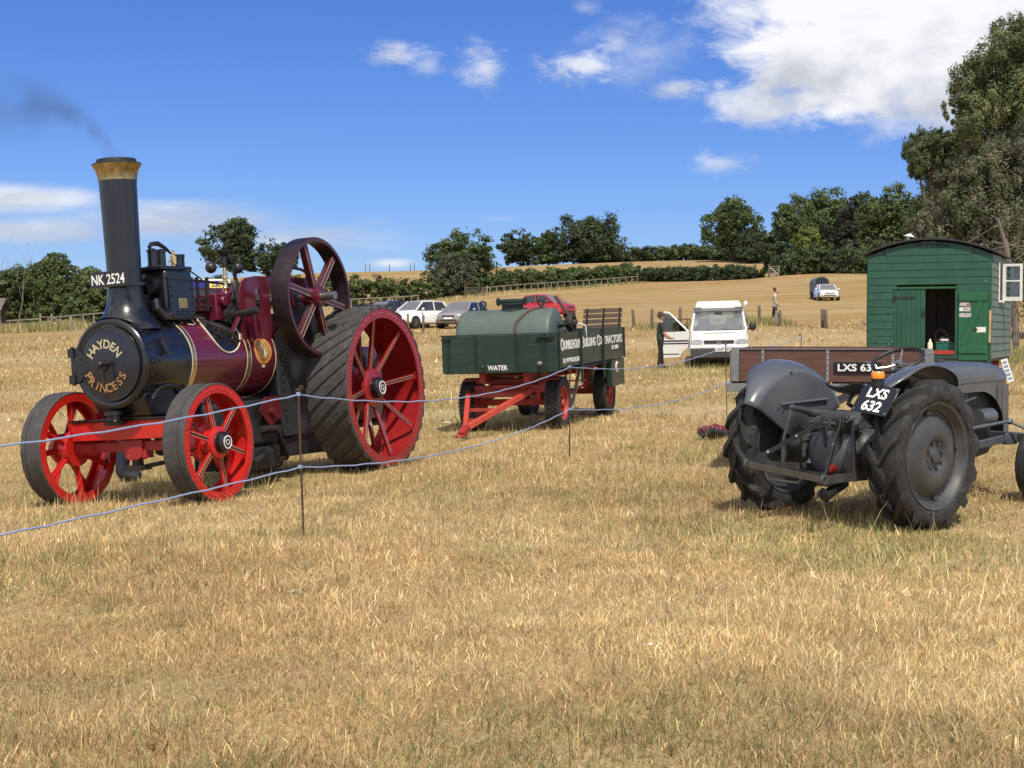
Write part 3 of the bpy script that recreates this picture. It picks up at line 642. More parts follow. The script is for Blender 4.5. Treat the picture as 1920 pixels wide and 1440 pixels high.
q = gp(92, 109); root = thing('wooden_stile', 'wooden stile with steps between the two left fences', 'stile', q)
for x in (-.62, .25): obj('post', MB().box((x, 0, .55), (.15, .15, 1.4)), OLDW, root)
for z in (.3, .62, 1.0): obj('step', MB().box((-.18, -.02 - .2 * (1 - z), z), (.95, .16, .06)), OLDW, root)
obj('brace', MB().beam((.35, -.1, .95), (1.6, -.1, .45), .05, .08).beam((1.0, -.16, .3), (1.75, -.16, .75), .05, .08), OLDW, root)
def post(px, py0, py1, d, label, mat=DKW, r=.06, lean=0.0, group='single fence posts in the field'):
    q = gp(px, d); h = (py1 - py0) / FPX * d
    mb = MB().lathe((0, 0, -.2), (lean, 0, 1), [(0, r), (h * .5, r * .97), (h + .17, r * .92), (h + .2, r * .7)], 9)
    return tag(obj('fence_post', mb, mat), label, 'post', group)
def put(o, q): o.location = q; return o
put(post(130, 592, 620, 98, 'split pale post standing before the left fence', OLDW, .09), gp(133, 98))
put(post(178, 596, 612, 100, 'short pale stump beside the smokebox', OLDW, .08), gp(179, 100))
put(post(45, 600, 618, 98, 'thin leaning stake by the shed', OLDW, .04, .1), gp(44, 98))
put(post(763, 583, 617, 72, 'rusty brown post in front of the white hatchback', pm('rusty_brown', (.22, .09, .04), .8, var=.3), .055), gp(765, 72))
put(post(793, 587, 619, 70, 'grey post between the white and grey cars', DKW, .065), gp(794, 70))
put(post(863, 590, 620, 70, 'pale post in front of the grey car', OLDW, .065), gp(862, 70))
put(post(1188, 580, 615, 62, 'leaning post right of the bench', DKW, .07, -.10), gp(1190, 62))
put(post(1222, 577, 616, 60, 'upright post behind the man in the hat', DKW, .07), gp(1222, 60))
put(post(1273, 580, 618, 60, 'post behind the open van door', DKW, .07), gp(1275, 60))
put(post(1423, 573, 604, 62, 'dark post just right of the van', DKW, .07), gp(1423, 62))
put(post(1454, 584, 612, 60, 'left post of the pair beside the woman', OLDW, .06), gp(1455, 60))
put(post(1461, 583, 613, 59.5, 'right post of the pair beside the woman', DKW, .06), gp(1462, 59.5))
put(post(1541, 583, 618, 60, 'left half of the twin leaning posts', DKW, .075, -.05), gp(1543, 60))
put(post(1548, 583, 618, 59.6, 'right half of the twin leaning posts', DKW, .075, -.07), gp(1550, 59.6))
put(post(1608, 622, 660, 31, 'pale thin post left of the hut', pm('pale_post', (.55, .52, .46), .7), .035), gp(1609, 31))
for k, px in enumerate((686, 694, 731, 770, 777)):
    put(post(px, 500, 516, 310, ('first', 'second', 'third', 'fourth', 'fifth')[k] + ' thin fence post from the left on the straw skyline', DKW, .09, group='thin posts on the skyline'), gp(px, 310))
# field gates
q = gp(1450, 200); root = thing('field_gate', 'pale wooden field gate standing open in the hedge gap', 'gate', q); Wd = 1.25
root.rotation_euler = (0, 0, R(-35))
for x in (-.75, .75): obj('stile_post', MB().box((x, 0, .85), (.12, .08, 1.55)), OLDW, root)
for k in range(5): obj('bar', MB().box((0, 0, .25 + k * .3), (1.5, .05, .1)), OLDW, root)
obj('brace', MB().beam((-.72, -.05, 1.5), (.72, -.05, .2), .05, .12), pm('bleached_wood', (.5, .47, .40), .8), root)
put(post(1442, 495, 520, 199, 'gate post at the hedge gap', DKW, .14), gp(1441, 199))
q = gp(893, 196); root = thing('field_gate', 'dark barred gate closing the gap below the airy tree', 'gate', q)
for k in range(5): obj('bar', MB().box((0, 0, .25 + k * .24), (3.0, .05, .08)), DKW, root)
for x in (-1.5, 1.5): obj('post', MB().box((x, 0, .7), (.16, .16, 1.6)), OLDW if x > 0 else DKW, root)
q = gp(1268, 52); root = thing('metal_hurdle', 'rusty tubular hurdle leaning behind the open van door', 'hurdle', q)
RUST = pm('rusty_tube', (.17, .085, .055), .75, var=.35, scale=10)
obj('frame', MB().tube([(-.56, 0, 0), (-.56, 0, 1.0), (-.48, 0, 1.1), (.48, 0, 1.1), (.56, 0, 1.0), (.56, 0, 0)], .025, 6), RUST, root)
for k in range(5): obj('bar', MB().cyl((-.4 + k * .2, 0, .05), (-.4 + k * .2, 0, 1.09), .016, n=6), RUST, root)
obj('bar', MB().cyl((-.56, 0, .3), (.56, 0, .3), .018, n=6), RUST, root)
# shed at the far left
q = gp(-14, 106); root = thing('open_shed', 'brown shed with tiled roof at the far left edge', 'shed', q)
SHW = pm('shed_boards', (.10, .07, .052), .85, var=.3, scale=3)
obj('wall', MB().box((-.6, .9, .95), (2.6, .1, 2.2)).box((-.6, 0, .25), (2.6, .08, .7)), SHW, root)
for x in (.62, -1.8): obj('post', MB().box((x, -.1, .9), (.16, .16, 2.1)), OLDW, root)
rf = MB()
for s_, y0, y1 in ((1, -.6, .4), (-1, .4, 1.4)): rf.beam((-.75, .4, 2.62), (-.75, y0 if s_ > 0 else y1, 1.85), 3.4, .08, (0, s_ * .5, 1))
obj('roof', rf, pm('old_roof_tiles', (.14, .11, .095), .9, var=.3, scale=5, bump=.5, bscale=12), root)
obj('eaves_board', MB().box((-.75, -.62, 1.82), (3.4, .04, .16)), OLDW, root)
# ================================================================== traction engine
eng = thing('traction_engine', 'maroon and black steam traction engine with red spoked wheels and tall black chimney', 'traction engine', ENG_O)
pose(eng, ENG_H, ENG_ROLL, ENG_PITCH)
X, Y, Z = Vector((1, 0, 0)), Vector((0, 1, 0)), Vector((0, 0, 1))
BR, BZ = 0.435, 1.40                     # boiler radius and axis height
def onb(x, th, r=BR):                    # point on the boiler: th from the top towards the engine's left
    return Vector((x, r * math.sin(th), BZ + r * math.cos(th)))
boiler = obj('boiler', MB().lathe((1.0, 0, BZ), X, [(0, BR), (1.72, BR)], 64), MAROON, eng)
for x, w in ((2.70, .042), (1.74, .055), (1.20, .055)):
    bd = obj('boiler_band', MB().ring((x - w / 2, 0, BZ), X, BR - .01, BR + .006, 0, w, 64), BRASS, eng)
    obj('lining', MB().ring((x - w / 2 - .012, 0, BZ), X, BR - .01, BR + .003, 0, .009, 64).ring((x + w / 2 + .004, 0, BZ), X, BR - .01, BR + .003, 0, .009, 64), CREAM, bd)
def patch(poly, r):                      # outline in (x, th) laid on the boiler, as a fan of slices
    mb = MB(); k = len(poly); cx = sum(q[0] for q in poly) / k; ct = sum(q[1] for q in poly) / k; rows = 5
    V = []
    for j in range(rows + 1):
        f = j / rows
        for (x, th) in poly: V.append(onb(cx + (x - cx) * f, ct + (th - ct) * f, r))
    F = [(j * k + i, j * k + (i + 1) % k, (j + 1) * k + (i + 1) % k, (j + 1) * k + i) for j in range(rows) for i in range(k)]
    return mb.add(V, F)
# black oval panel with a rearing-horse casting
ov = [(2.06 + .27 * math.cos(a) + .03 * math.sin(a), .82 + .64 * math.sin(a)) for a in [i * 2 * math.pi / 36 for i in range(36)]]
pan = obj('emblem_panel', patch(ov, BR + .004), BLACK, eng)
obj('lining', MB().tube([onb(x, th, BR + .005) for x, th in ov], .008, 6, True), CREAM, pan)
hb = MB()
for P, rr in [([(2.20, .62), (2.10, .78), (2.00, .95), (1.92, 1.02)], [.03, .045, .05, .03]), ([(2.20, .62), (2.23, .50), (2.17, .42)], [.03, .026, .014]), ([(2.14, .78), (2.24, .85), (2.22, .95)], [.02, .014, .01]),
              ([(2.12, .85), (2.20, 1.0), (2.15, 1.08)], [.02, .014, .01]), ([(1.94, 1.0), (2.0, 1.16), (1.94, 1.24)], [.026, .018, .012]), ([(1.92, 1.0), (1.90, 1.14), (1.85, 1.22)], [.024, .016, .012]), ([(1.92, 1.0), (1.85, .9), (1.84, 1.04)], [.014, .012, .006])]:
    hb.tube([onb(x, th, BR + .012) for x, th in P], rr, 7)
obj('horse_relief', hb, DSTEEL, pan)
# round painted transfer
def disc(cx, cth, a, b, r, n=28): return patch([(cx + a * math.cos(t_), cth + b / BR * math.sin(t_)) for t_ in [i * 2 * math.pi / n for i in range(n)]], r)
cr = obj('crest', disc(1.475, 1.43, .168, .158, BR + .003), pm('crest_orange', (.55, .12, .035), .4, var=.3, scale=40), eng)
obj('crest_garter', disc(1.475, 1.43, .158, .148, BR + .0042), pm('crest_gold', (.62, .33, .10), .4, var=.35, scale=70), cr)
obj('crest_ring', disc(1.475, 1.43, .128, .122, BR + .0052), pm('crest_orange', (.5, .1, .03)), cr)
obj('crest_field', disc(1.475, 1.43, .105, .10, BR + .006), pm('crest_wreath', (.36, .33, .10), .5, var=.6, scale=50), cr)
obj('crest_shield', patch([(1.505, 1.30), (1.445, 1.27), (1.425, 1.52), (1.455, 1.62), (1.49, 1.55)], BR + .007), pm('crest_white', (.72, .66, .58), .5, var=.25, scale=50), cr)
obj('crest_sash', patch([(1.465, 1.26), (1.445, 1.30), (1.47, 1.58), (1.49, 1.5)], BR + .008), RED, cr)
obj('crest_drop', MB().sph(onb(1.475, 1.83, BR + .004), .020, 8), CREAM, cr)
# wavy lining round the cylinder saddle
sd = [(2.66, .55), (2.60, .52), (2.52, .62), (2.45, .64), (2.38, .58), (2.36, .46), (2.34, .40)]
obj('saddle_lining', MB().tube([onb(x, th, BR + .004) for x, th in sd], .008, 6), CREAM, eng)
obj('saddle_flange', patch([(2.92, .10), (2.92, .62), (2.62, .58), (2.55, .66), (2.45, .66), (2.37, .52), (2.34, .1)], BR + .006), BLACK, eng)
# smokebox
smk = obj('smokebox', MB().lathe((2.72, 0, BZ), X, [(0, BR - .003), (.68, BR - .003), (.70, BR + .006), (.725, BR + .006), (.745, BR - .012), (.75, BR - .03), (.735, BR - .055), (.71, 0)], 64), BLACK, eng)
rv = MB()
for xr, n in ((3.36, 20), (2.80, 20)):
    for i in range(n): a = 2 * math.pi * i / n; rv.sph(onb(xr, a, BR), .013, 6)
obj('rivets', rv, BLACK, smk, kind='stuff')
obj('hand_rail', MB().beam(onb(3.16, 1.0, BR + .03), onb(3.13, 1.45, BR + .03), .02, .02).cyl(onb(3.16, 1.05, BR - .01), onb(3.16, 1.05, BR + .04), .01).cyl(onb(3.13, 1.4, BR - .01), onb(3.13, 1.4, BR + .04), .01), BLACK, smk)
DO = pm('smokebox_door_black', (.011, .013, .020), .25, var=.2, scale=5, coat=.35)
door = obj('smokebox_door', MB().lathe((3.40, 0, BZ), X, [(0, .365), (.055, .365), (.066, .352), (.074, .32), (.086, .22), (.094, .1), (.096, 0)], 56), DO, eng)
obj('door_ring', MB().torus((3.462, 0, BZ), X, .355, .012, 56, 8), BLACK, door)
obj('hinge_plate', MB().prism([(-.43, .17), (-.36, .17), (-.23, .04), (-.23, -.03), (-.36, -.16), (-.43, -.16)], (3.462, 0, BZ), Y, Z, .022).box((3.46, -.44, BZ + .13), (.08, .07, .09)).box((3.46, -.44, BZ - .13), (.08, .07, .09)).cyl((3.47, -.44, BZ - .19), (3.47, -.44, BZ + .19), .02), BLACK, door)
rv = MB()
for y, z in ((-.38, .12), (-.33, .07), (-.28, .03), (-.38, -.11), (-.33, -.07), (-.28, -.04), (.2, .0), (-.1, .22), (.1, .22)): rv.sph((3.487, y, BZ + z), .010, 6)
obj('door_rivets', rv, BLACK, door, kind='stuff')
obj('door_handle', MB().cyl((3.48, 0, BZ), (3.60, 0, BZ), .026, .02).sph((3.60, 0, BZ), .03, 10).beam((3.56, 0, BZ), (3.58, -.11, BZ + .03), .022, .02).beam((3.585, -.0, BZ), (3.585, .02, BZ - .20), .02, .024).beam((3.56, -.01, BZ), (3.57, -.11, BZ - .075), .018, .018), DSTEEL, door)
def arc_text(txt, rad, a_mid, a_span, h, top, mat, nm):
    mb = MB(); n = len(txt)
    for i, ch in enumerate(txt):
        a = a_mid + a_span * (i / (n - 1) - .5) * (-1 if top else 1)
        up = Vector((0, math.cos(a), math.sin(a))) * (1 if top else -1); rt = Vector((0, up.z, -up.y))
        bx = .094 - max(0, (rad - .1)) * .075
        o = Vector((3.40 + bx + .003, rad * math.cos(a) - .03, BZ + rad * math.sin(a))) - up * h / 2
        mb.text(ch, o, rt, up, h, None, .006, .018, .5)
    obj(nm, mb, mat, door)
arc_text('HAYDEN', .195, R(90), R(112), .082, True, pm('lit_brass_letters', (.95, .78, .48), .18, metal=.9, var=.05), 'name_lettering')  # brighter copy of the letter metal, sky reflection put into its colour
arc_text('PRINCESS', .232, R(268), R(122), .082, False, pm('shaded_brass_letters', (.62, .34, .17), .3, metal=.8, var=.2), 'name_lettering')  # darker copy of the letter metal, dim ground reflection put into its colour
# perch bracket, saddle and front axle
obj('perch_bracket', MB().prism([(2.55, 1.16), (3.38, 1.10), (3.36, 1.0), (3.26, .865), (2.75, .865), (2.45, .95)], (0, .32, 0), X, Z, .64), BLACK, eng, bevel=.02)
obj('saddle_ring', MB().tube([(3.05 + .26 * math.cos(a), .36, 1.0 + .16 * math.sin(a)) for a in [R(10 + 16 * i) for i in range(11)]], .018, 8), BLACK, eng)
obj('perch_pin', MB().lathe((3.38, -.05, .80), Z, [(0, .10), (.03, .11), (.05, .07), (.09, .07), (.10, .095), (.14, .095), (.16, .06), (.22, .05), (.24, 0)], 20), BLACK, eng)
beam_ = obj('front_bolster', MB().b6(2.98, 3.26, -.70, .70, .65, .835), RED, eng, bevel=.008)
obj('top_plate', MB().b6(2.96, 3.28, -.72, .72, .837, .86), BLACK, beam_, bevel=.004)
axl = obj('front_axle', MB().box((3.128, 0, .575), (.10, 1.5, .10)).cyl((3.128, -.72, .575), (3.128, -.5, .575), .075).cyl((3.128, .5, .575), (3.128, .72, .575), .075).cyl((3.08, .02, .575), (3.19, .02, .575), .07), REDDARK, eng, bevel=.006)
obj('axle_bracket', MB().prism([(-.17, .64), (.12, .64), (.10, .47), (.04, .44), (-.06, .44), (-.10, .47)], (3.06, 0, 0), Y, Z, .15).box((3.13, .08, .5), (.13, .12, .09)), REDDARK, axl, bevel=.006)
obj('steering_pivot', MB().cyl((3.12, -.02, .33), (3.12, -.02, .45), .055).box((3.12, -.02, .36), (.17, .2, .05)).tube([(3.10, .06, .37), (2.95, .25, .40), (2.8, .42, .46)], .022, 8), DSTEEL, axl)
# chimney
base = obj('chimney_base', MB().lathe((3.15, 0, 1.72), Z, [(0, .33), (.05, .315), (.11, .275), (.17, .225), (.26, .19), (.36, .175), (.44, .17)], 40), BLACK, eng)
obj('base_flange', MB().lathe((3.15, 0, 2.15), Z, [(0, .17), (0, .205), (.035, .205), (.035, .165)], 40), BLACK, base)
sf = MB()
for xx in [3.15 + .32 * math.cos(a) for a in ()]: pass
obj('saddle_skirt', patch([(3.15 + .31 * math.cos(a), .80 * math.sin(a)) for a in [i * 2 * math.pi / 40 for i in range(40)]], BR + .014), BLACK, base)
chim = obj('chimney', MB().lathe((3.15, 0, 2.17), Z, [(0, .166), (.05, .165), (1.05, .184)], 48), pm('chimney_black', (.009, .011, .015), .28, var=.25, scale=4, coat=.3, dirt=(.03, .03, .03, .35)), eng)
obj('copper_cap', MB().lathe((3.15, 0, 3.19), Z, [(0, .188), (.03, .189), (.07, .196), (.11, .210), (.14, .228), (.155, .236), (.160, .236)], 48), COPPER, chim)
obj('cap_rim', MB().lathe((3.15, 0, 3.347), Z, [(0, .238), (.012, .238), (.022, .205), (.024, .195), (.055, .19), (.055, .155), (-.4, .150)], 48), SOOT, chim)
np_ = obj('number_plate', MB().b6(3.345, 3.365, -.255, .215, 2.145, 2.30), BLACK, eng, bevel=.004)
obj('plate_lettering', MB().text('NK 2524', (3.367, -.225, 2.176), Y, Z, .098, .40, .003, .012), WHITE, np_)
# cylinder block
blk = obj('cylinder_block', MB().b6(2.42, 2.86, -.28, .27, 1.80, 2.31), BLACK, eng, bevel=.03)
obj('block_lid', MB().b6(2.40, 2.90, -.26, .26, 2.312, 2.35), BLACK, blk, bevel=.008)
cov = obj('cover_plate', MB().b6(2.44, 2.84, .272, .295, 1.86, 2.24), BLACK, blk, bevel=.004)
bo = MB()
for i in range(5):
    for z in (1.89, 2.21): bo.cyl((2.48 + i * .08, .295, z), (2.48 + i * .08, .312, z), .012, n=6)
for z in (1.97, 2.05, 2.13):
    for x in (2.47, 2.81): bo.cyl((x, .295, z), (x, .312, z), .012, n=6)
obj('cover_bolts', bo, BLACK, cov, kind='stuff')
obj('maker_plate', MB().b6(2.57, 2.70, .2955, .300, 1.92, 2.02), pm('dull_brass_plate', (.36, .30, .13), .4, metal=.6, var=.2, scale=30), cov, bevel=.003)
obj('steam_pipe', MB().tube([(2.95, .20, 1.99), (3.0, .25, 1.90), (2.95, .29, 1.84), (2.85, .30, 1.87)], .05, 10).cyl((2.86, .12, 2.15), (2.96, .12, 2.15), .09), BLACK, blk)
bo = MB()
for x in (2.36, 2.46, 2.56, 2.66, 2.76, 2.86): bo.box(onb(x, .60, BR + .016), (.035, .03, .025), (-.6, 0, 0))
obj('saddle_bolts', bo, BLACK, blk, kind='stuff')
for x in (2.80, 2.66): obj('safety_valve', MB().lathe((x, .08, 2.35), Z, [(0, .06), (.015, .06), (.018, .048), (.15, .048), (.152, .056), (.17, .056), (.185, .03), (.19, 0)], 18), BLACK, blk)
sp = MB(); sp.tube([(2.73 + .03 * math.cos(t_ * .7), .08 + .03 * math.sin(t_ * .7), 2.37 + t_ * .0026) for t_ in range(60)], .006, 5)
obj('valve_spring', sp, DSTEEL, blk)
obj('valve_lever', MB().tube([(2.84, .08, 2.545), (2.80, .08, 2.58), (2.70, .08, 2.59), (2.58, .08, 2.55), (2.50, .08, 2.50)], [.018, .024, .026, .018, .012], 8), BLACK, blk)
obj('lubricator', MB().lathe((2.46, .08, 2.35), Z, [(0, .02), (.03, .02), (.035, .036), (.12, .036), (.13, .02), (.15, .022), (.16, .01), (.18, .012)], 14).tube([(2.48, .1, 2.39), (2.54, .12, 2.42), (2.60, .12, 2.40), (2.62, .12, 2.35)], .006, 5), BRASS, blk)
obj('whistle_valve', MB().cyl((2.34, .05, 2.33), (2.34, .05, 2.47), .045).box((2.34, .05, 2.48), (.11, .09, .03)).cyl((2.28, .07, 2.36), (2.28, .07, 2.50), .012), BLACK, blk)
obj('displacement_pipe', MB().tube([(2.30, .1, 2.36), (2.15, .12, 2.28), (2.05, .14, 2.22)], .008, 6).tube([(2.9, .0, 2.44), (3.0, -.02, 2.46)], .006, 5), DSTEEL, blk)
# motion work between cylinder and crank
obj('crosshead_guide', MB().b6(1.72, 2.42, -.20, -.10, 1.88, 2.05).b6(1.72, 2.42, .04, .14, 1.90, 1.98).cyl((1.9, -.03, 1.98), (2.42, -.03, 1.98), .1, n=20), MAROON, eng, bevel=.01)
obj('piston_rod', MB().cyl((1.5, -.03, 1.98), (2.42, -.03, 1.98), .022).beam((.80, -.03, 2.08), (1.62, -.03, 1.98), .05, .07), STEEL, eng)
obj('valve_rods', MB().cyl((1.0, .12, 2.02), (2.42, .12, 2.02), .014).cyl((1.0, .18, 1.95), (2.3, .18, 1.95), .012).beam((2.1, .2, 1.9), (2.08, .2, 2.25), .03, .03).beam((2.24, .2, 1.9), (2.25, .2, 2.25), .025, .03), DSTEEL, eng)
obj('reversing_link', MB().box((1.55, .20, 2.05), (.06, .05, .36), (0, .25, 0)).box((1.47, .24, 2.05), (.05, .04, .32), (0, .12, 0)), STEEL, eng, bevel=.008)
obj('regulator_rod', MB().tube([(2.40, .05, 2.25), (1.9, .08, 2.22), (1.2, .10, 2.18), (.2, .12, 2.2)], .014, 7), DSTEEL, eng)
brk = obj('governor_bracket', MB().lathe((1.68, .15, 1.80), Z, [(0, .085), (.06, .06), (.1, .05), (.26, .05), (.28, .065), (.31, .065), (.32, .04)], 18).b6(1.72, 2.0, -.16, .24, 1.80, 2.08).cyl((1.9, .24, 2.0), (1.9, .30, 2.0), .055), MAROON, eng, bevel=.012)
gov = obj('governor', MB().lathe((1.68, .15, 2.12), Z, [(0, .03), (.03, .036), (.05, .022), (.12, .022), (.125, .03), (.15, .03), (.155, .02), (.27, .02)], 14), BRASS, eng)
obj('governor_head', MB().lathe((1.68, .15, 2.37), Z, [(0, .025), (.06, .035), (.12, .03), (.15, .07), (.18, .085), (.19, .085), (.195, 0)], 14).tube([(1.70, .15, 2.50), (1.80, .12, 2.42), (1.84, .11, 2.38)], .010, 6).tube([(1.66, .15, 2.50), (1.56, .18, 2.43), (1.51, .19, 2.39)], .010, 6), DSTEEL, gov)
for x, y in ((1.85, .10), (1.50, .20)): obj('governor_ball', MB().sph((x, y, 2.37), .062, 16), DSTEEL, gov)
pump = obj('feed_pump', MB().ring((1.80, .16, 1.85), Y, .03, .115, .10, .16, 30).cyl((1.80, .24, 1.85), (1.80, .36, 1.85), .075).cyl((1.80, .36, 1.85), (1.80, .58, 1.87), .042, n=18).cyl((1.80, .58, 1.87), (1.80, .63, 1.87), .026), DSTEEL, eng)
obj('pump_bracket', MB().beam((1.66, .44, 1.56), (1.68, .44, 1.84), .05, .04).beam((1.64, .55, 1.60), (1.70, .55, 1.88), .04, .05).beam((1.95, .38, 1.66), (1.84, .40, 1.82), .04, .03), MAROON, pump)
# hornplate with slots, built from strips round two slots
def slot_panel(y, t_):
    mb = MB(); top = [(1.78, 1.60), (1.78, 2.10), (1.74, 2.19), (1.66, 2.24), (1.50, 2.26), (.9, 2.27), (.55, 2.27)]
    for x0, x1 in ((1.50, 1.78), (1.22, 1.40), (.30, 1.12)):
        if x0 == 1.50: poly = [(1.50, 1.58), (1.78, 1.58), (1.78, 2.10), (1.74, 2.19), (1.66, 2.24), (1.50, 2.26)]
        else: poly = [(x0, 1.58), (x1, 1.58), (x1, 2.265), (x0, 2.265)]
        mb.prism(poly, (0, y, 0), X, Z, t_)
    for x0, x1 in ((1.40, 1.50), (1.12, 1.22)):
        xm = (x0 + x1) / 2; h = (x1 - x0) / 2
        up = [(x0, 2.265)] + [(xm + h * math.cos(a), 2.08 + h * 1.0 * math.sin(a)) for a in [math.pi - i * math.pi / 8 for i in range(9)]] + [(x1, 2.265)]
        dn = [(x0, 1.58), (x1, 1.58)] + [(xm + h * math.cos(a), 1.80 - h * math.sin(a)) for a in [i * math.pi / 8 for i in range(9)]]
        ar = up[1:-1]; br = dn[2:]
        for p, q in zip(ar, ar[1:]): mb.prism([p, q, (q[0], 2.265), (p[0], 2.265)], (0, y, 0), X, Z, t_)
        for p, q in zip(br, br[1:]): mb.prism([p, q, (q[0], 1.58), (p[0], 1.58)], (0, y, 0), X, Z, t_)
    return mb
obj('motion_side_plate', slot_panel(.40, .02), MAROON, eng)
obj('motion_side_plate', MB().b6(.30, 1.10, -.42, -.40, 1.58, 2.2), MAROON, eng)
obj('motion_cover', MB().lathe((.45, 0, 1.30), Y, [(-.39, .97), (.39, .97)], 26, a0=R(55), a1=R(118)), MAROON, eng)
obj('slot_dark_box', MB().b6(.32, 1.74, -.36, .36, 1.60, 1.86), DSTEEL, eng)  # dark box added behind the panel so its slots look shaded
obj('splash_gears', MB().ring((1.32, .1, 1.92), Y, .05, .22, -.03, .03, 30).ring((1.1, -.1, 1.95), Y, .05, .2, -.03, .03, 30), DSTEEL, eng)
hp = MB().prism([(1.16, .50), (1.22, .72), (1.22, 1.62), (1.05, 1.75), (.95, 2.12), (.65, 2.16), (.25, 1.7), (-.45, 1.6), (-.45, .55)], (0, .44, 0), X, Z, .025)
obj('hornplate', hp, pm('hornplate_dark', (.028, .030, .034), .5, var=.3, dirt=(.09, .085, .075, .4)), eng, bevel=.004)
obj('hornplate', MB().prism([(1.16, .50), (1.22, .72), (1.22, 1.62), (1.05, 1.75), (.95, 2.12), (.65, 2.16), (.25, 1.7), (-.45, 1.6), (-.45, .55)], (0, -.42, 0), X, Z, .025), BLACK, eng)
obj('firebox', MB().b6(-.35, 1.18, -.40, .40, .45, 1.58), BLACK, eng, bevel=.02)
obj('ash_pan', MB().prism([(1.2, .50), (1.05, .27), (.15, .25), (.05, .50)], (0, .40, 0), X, Z, .80), SOOT, eng)
obj('belly_tank', MB().b6(1.15, 2.45, -.36, .36, .42, .93), SOOT, eng, bevel=.05)
obj('brake_gear', MB().prism([(1.50, .95), (1.62, .80), (1.42, .62), (1.22, .72), (1.2, .95)], (0, .44, 0), X, Z, .02).cyl((1.4, .42, .78), (1.4, .49, .78), .05), pm('deep_red', (.10, .008, .010), .45, var=.2), eng)
obj('steering_chain', MB().tube([(2.9, .55, .50), (2.2, .5, .55), (1.5, .45, .60)], .016, 6).cyl((1.5, -.6, .6), (1.5, .6, .6), .045), DSTEEL, eng)
obj('water_lifter_hose', MB().tube([(1.6, .46, .34), (1.8, .46, .28), (1.95, .44, .33), (2.1, .42, .42)], .035, 8).cyl((1.55, .48, .36), (1.66, .5, .34), .05), SOOT, eng)
obj('lower_box', MB().b6(1.25, 1.85, -.30, .42, .19, .42), SOOT, eng, bevel=.02)
ten = obj('tender', MB().b6(-1.35, -.45, -.48, .48, .55, 1.45), MAROON, eng, bevel=.03)
obj('tender_floor', MB().b6(-1.3, -.3, -.5, .5, .48, .53), SOOT, ten)
obj('rear_axle', MB().cyl((0, -1.0, .953), (0, 1.0, .953), .07), DSTEEL, eng)
obj('reversing_lever', MB().beam((.1, -.2, 1.5), (.25, -.2, 2.4), .02, .04).tube([(.05, .25, 2.2), (.12, .25, 2.32), (.30, .25, 2.38), (.55, .25, 2.40)], .018, 6), DSTEEL, eng)
obj('manstand_rail', MB().tube([(-.5, .45, 1.45), (-.5, .45, 1.95), (-1.3, .45, 1.95), (-1.3, .45, 1.45)], .018, 7), DSTEEL, ten)
# flywheel on the near side
FX, FY, FZ, FR = .80, .70, 2.02, .665
pm('flywheel_maroon', (.065, .011, .015), .32, var=.15, coat=.4)
fly = obj('flywheel', MB().lathe((FX, FY, FZ), Y, [(-.125, FR - .03), (-.125, FR - .004), (-.11, FR), (.07, FR), (.085, FR - .004), (.085, FR - .032), (.0, FR - .04)], 64, closed=True), pm('flywheel_rim', (.028, .018, .021), .38, metal=.35, var=.3, scale=5, dirt=(.12, .10, .09, .4)), eng)
obj('rim_face', MB().ring((FX, FY + .074, FZ), Y, FR - .045, FR - .008, 0, .014, 64), pm('flywheel_maroon', (.065, .011, .015)), fly)
sm = MB(); sm.beam((0, 0, .08), (0, 0, FR - .03), .075, .024, (0, 1, 0)); sm.beam((0, -.04, .08), (0, -.04, FR - .03), .024, .075, (0, 1, 0))
spm = mesh_of('flywheel_spoke', sm); spm.materials.append(pm('flywheel_maroon', (.065, .011, .015), .32, var=.15, coat=.4))
lm_ = mesh_of('spoke_lining', MB().box((.026, .0135, .36), (.005, .003, .44)).box((-.026, .0135, .36), (.0035, .003, .44))); lm_.materials.append(pm('spoke_line', (.55, .36, .24), .45))
for k in range(6):
    for nm, me in (('flywheel_spoke', spm), ('spoke_lining', lm_)):
        o = obj(nm, me, None, fly); o.location = (FX, FY + .045, FZ); o.rotation_euler = (0, R(18 + 60 * k), 0)
obj('flywheel_hub', MB().lathe((FX, FY, FZ), Y, [(-.09, .06), (-.09, .11), (.02, .12), (.10, .10), (.11, .06)], 28), MAROON, fly)
cs = obj('crankshaft', MB().cyl((FX, -.6, FZ), (FX, .98, FZ), .048, n=20).box((FX + .06, -.1, FZ + .06), (.2, .07, .16)).box((FX + .06, .04, FZ + .06), (.2, .07, .16)), STEEL, eng)
for y in (.46, -.42): obj('bearing', MB().box((FX, y, FZ), (.2, .08, .2)), MAROON, cs, bevel=.02)
rv = MB()
for k in range(9): rv.sph((1.16, .468, .75 + k * .1), .014, 6)
for k in range(7): rv.sph((.98 + .0 * k, .468, 1.75 + k * .05), .012, 6)
obj('hornplate_rivets', rv, BLACK, eng, kind='stuff')
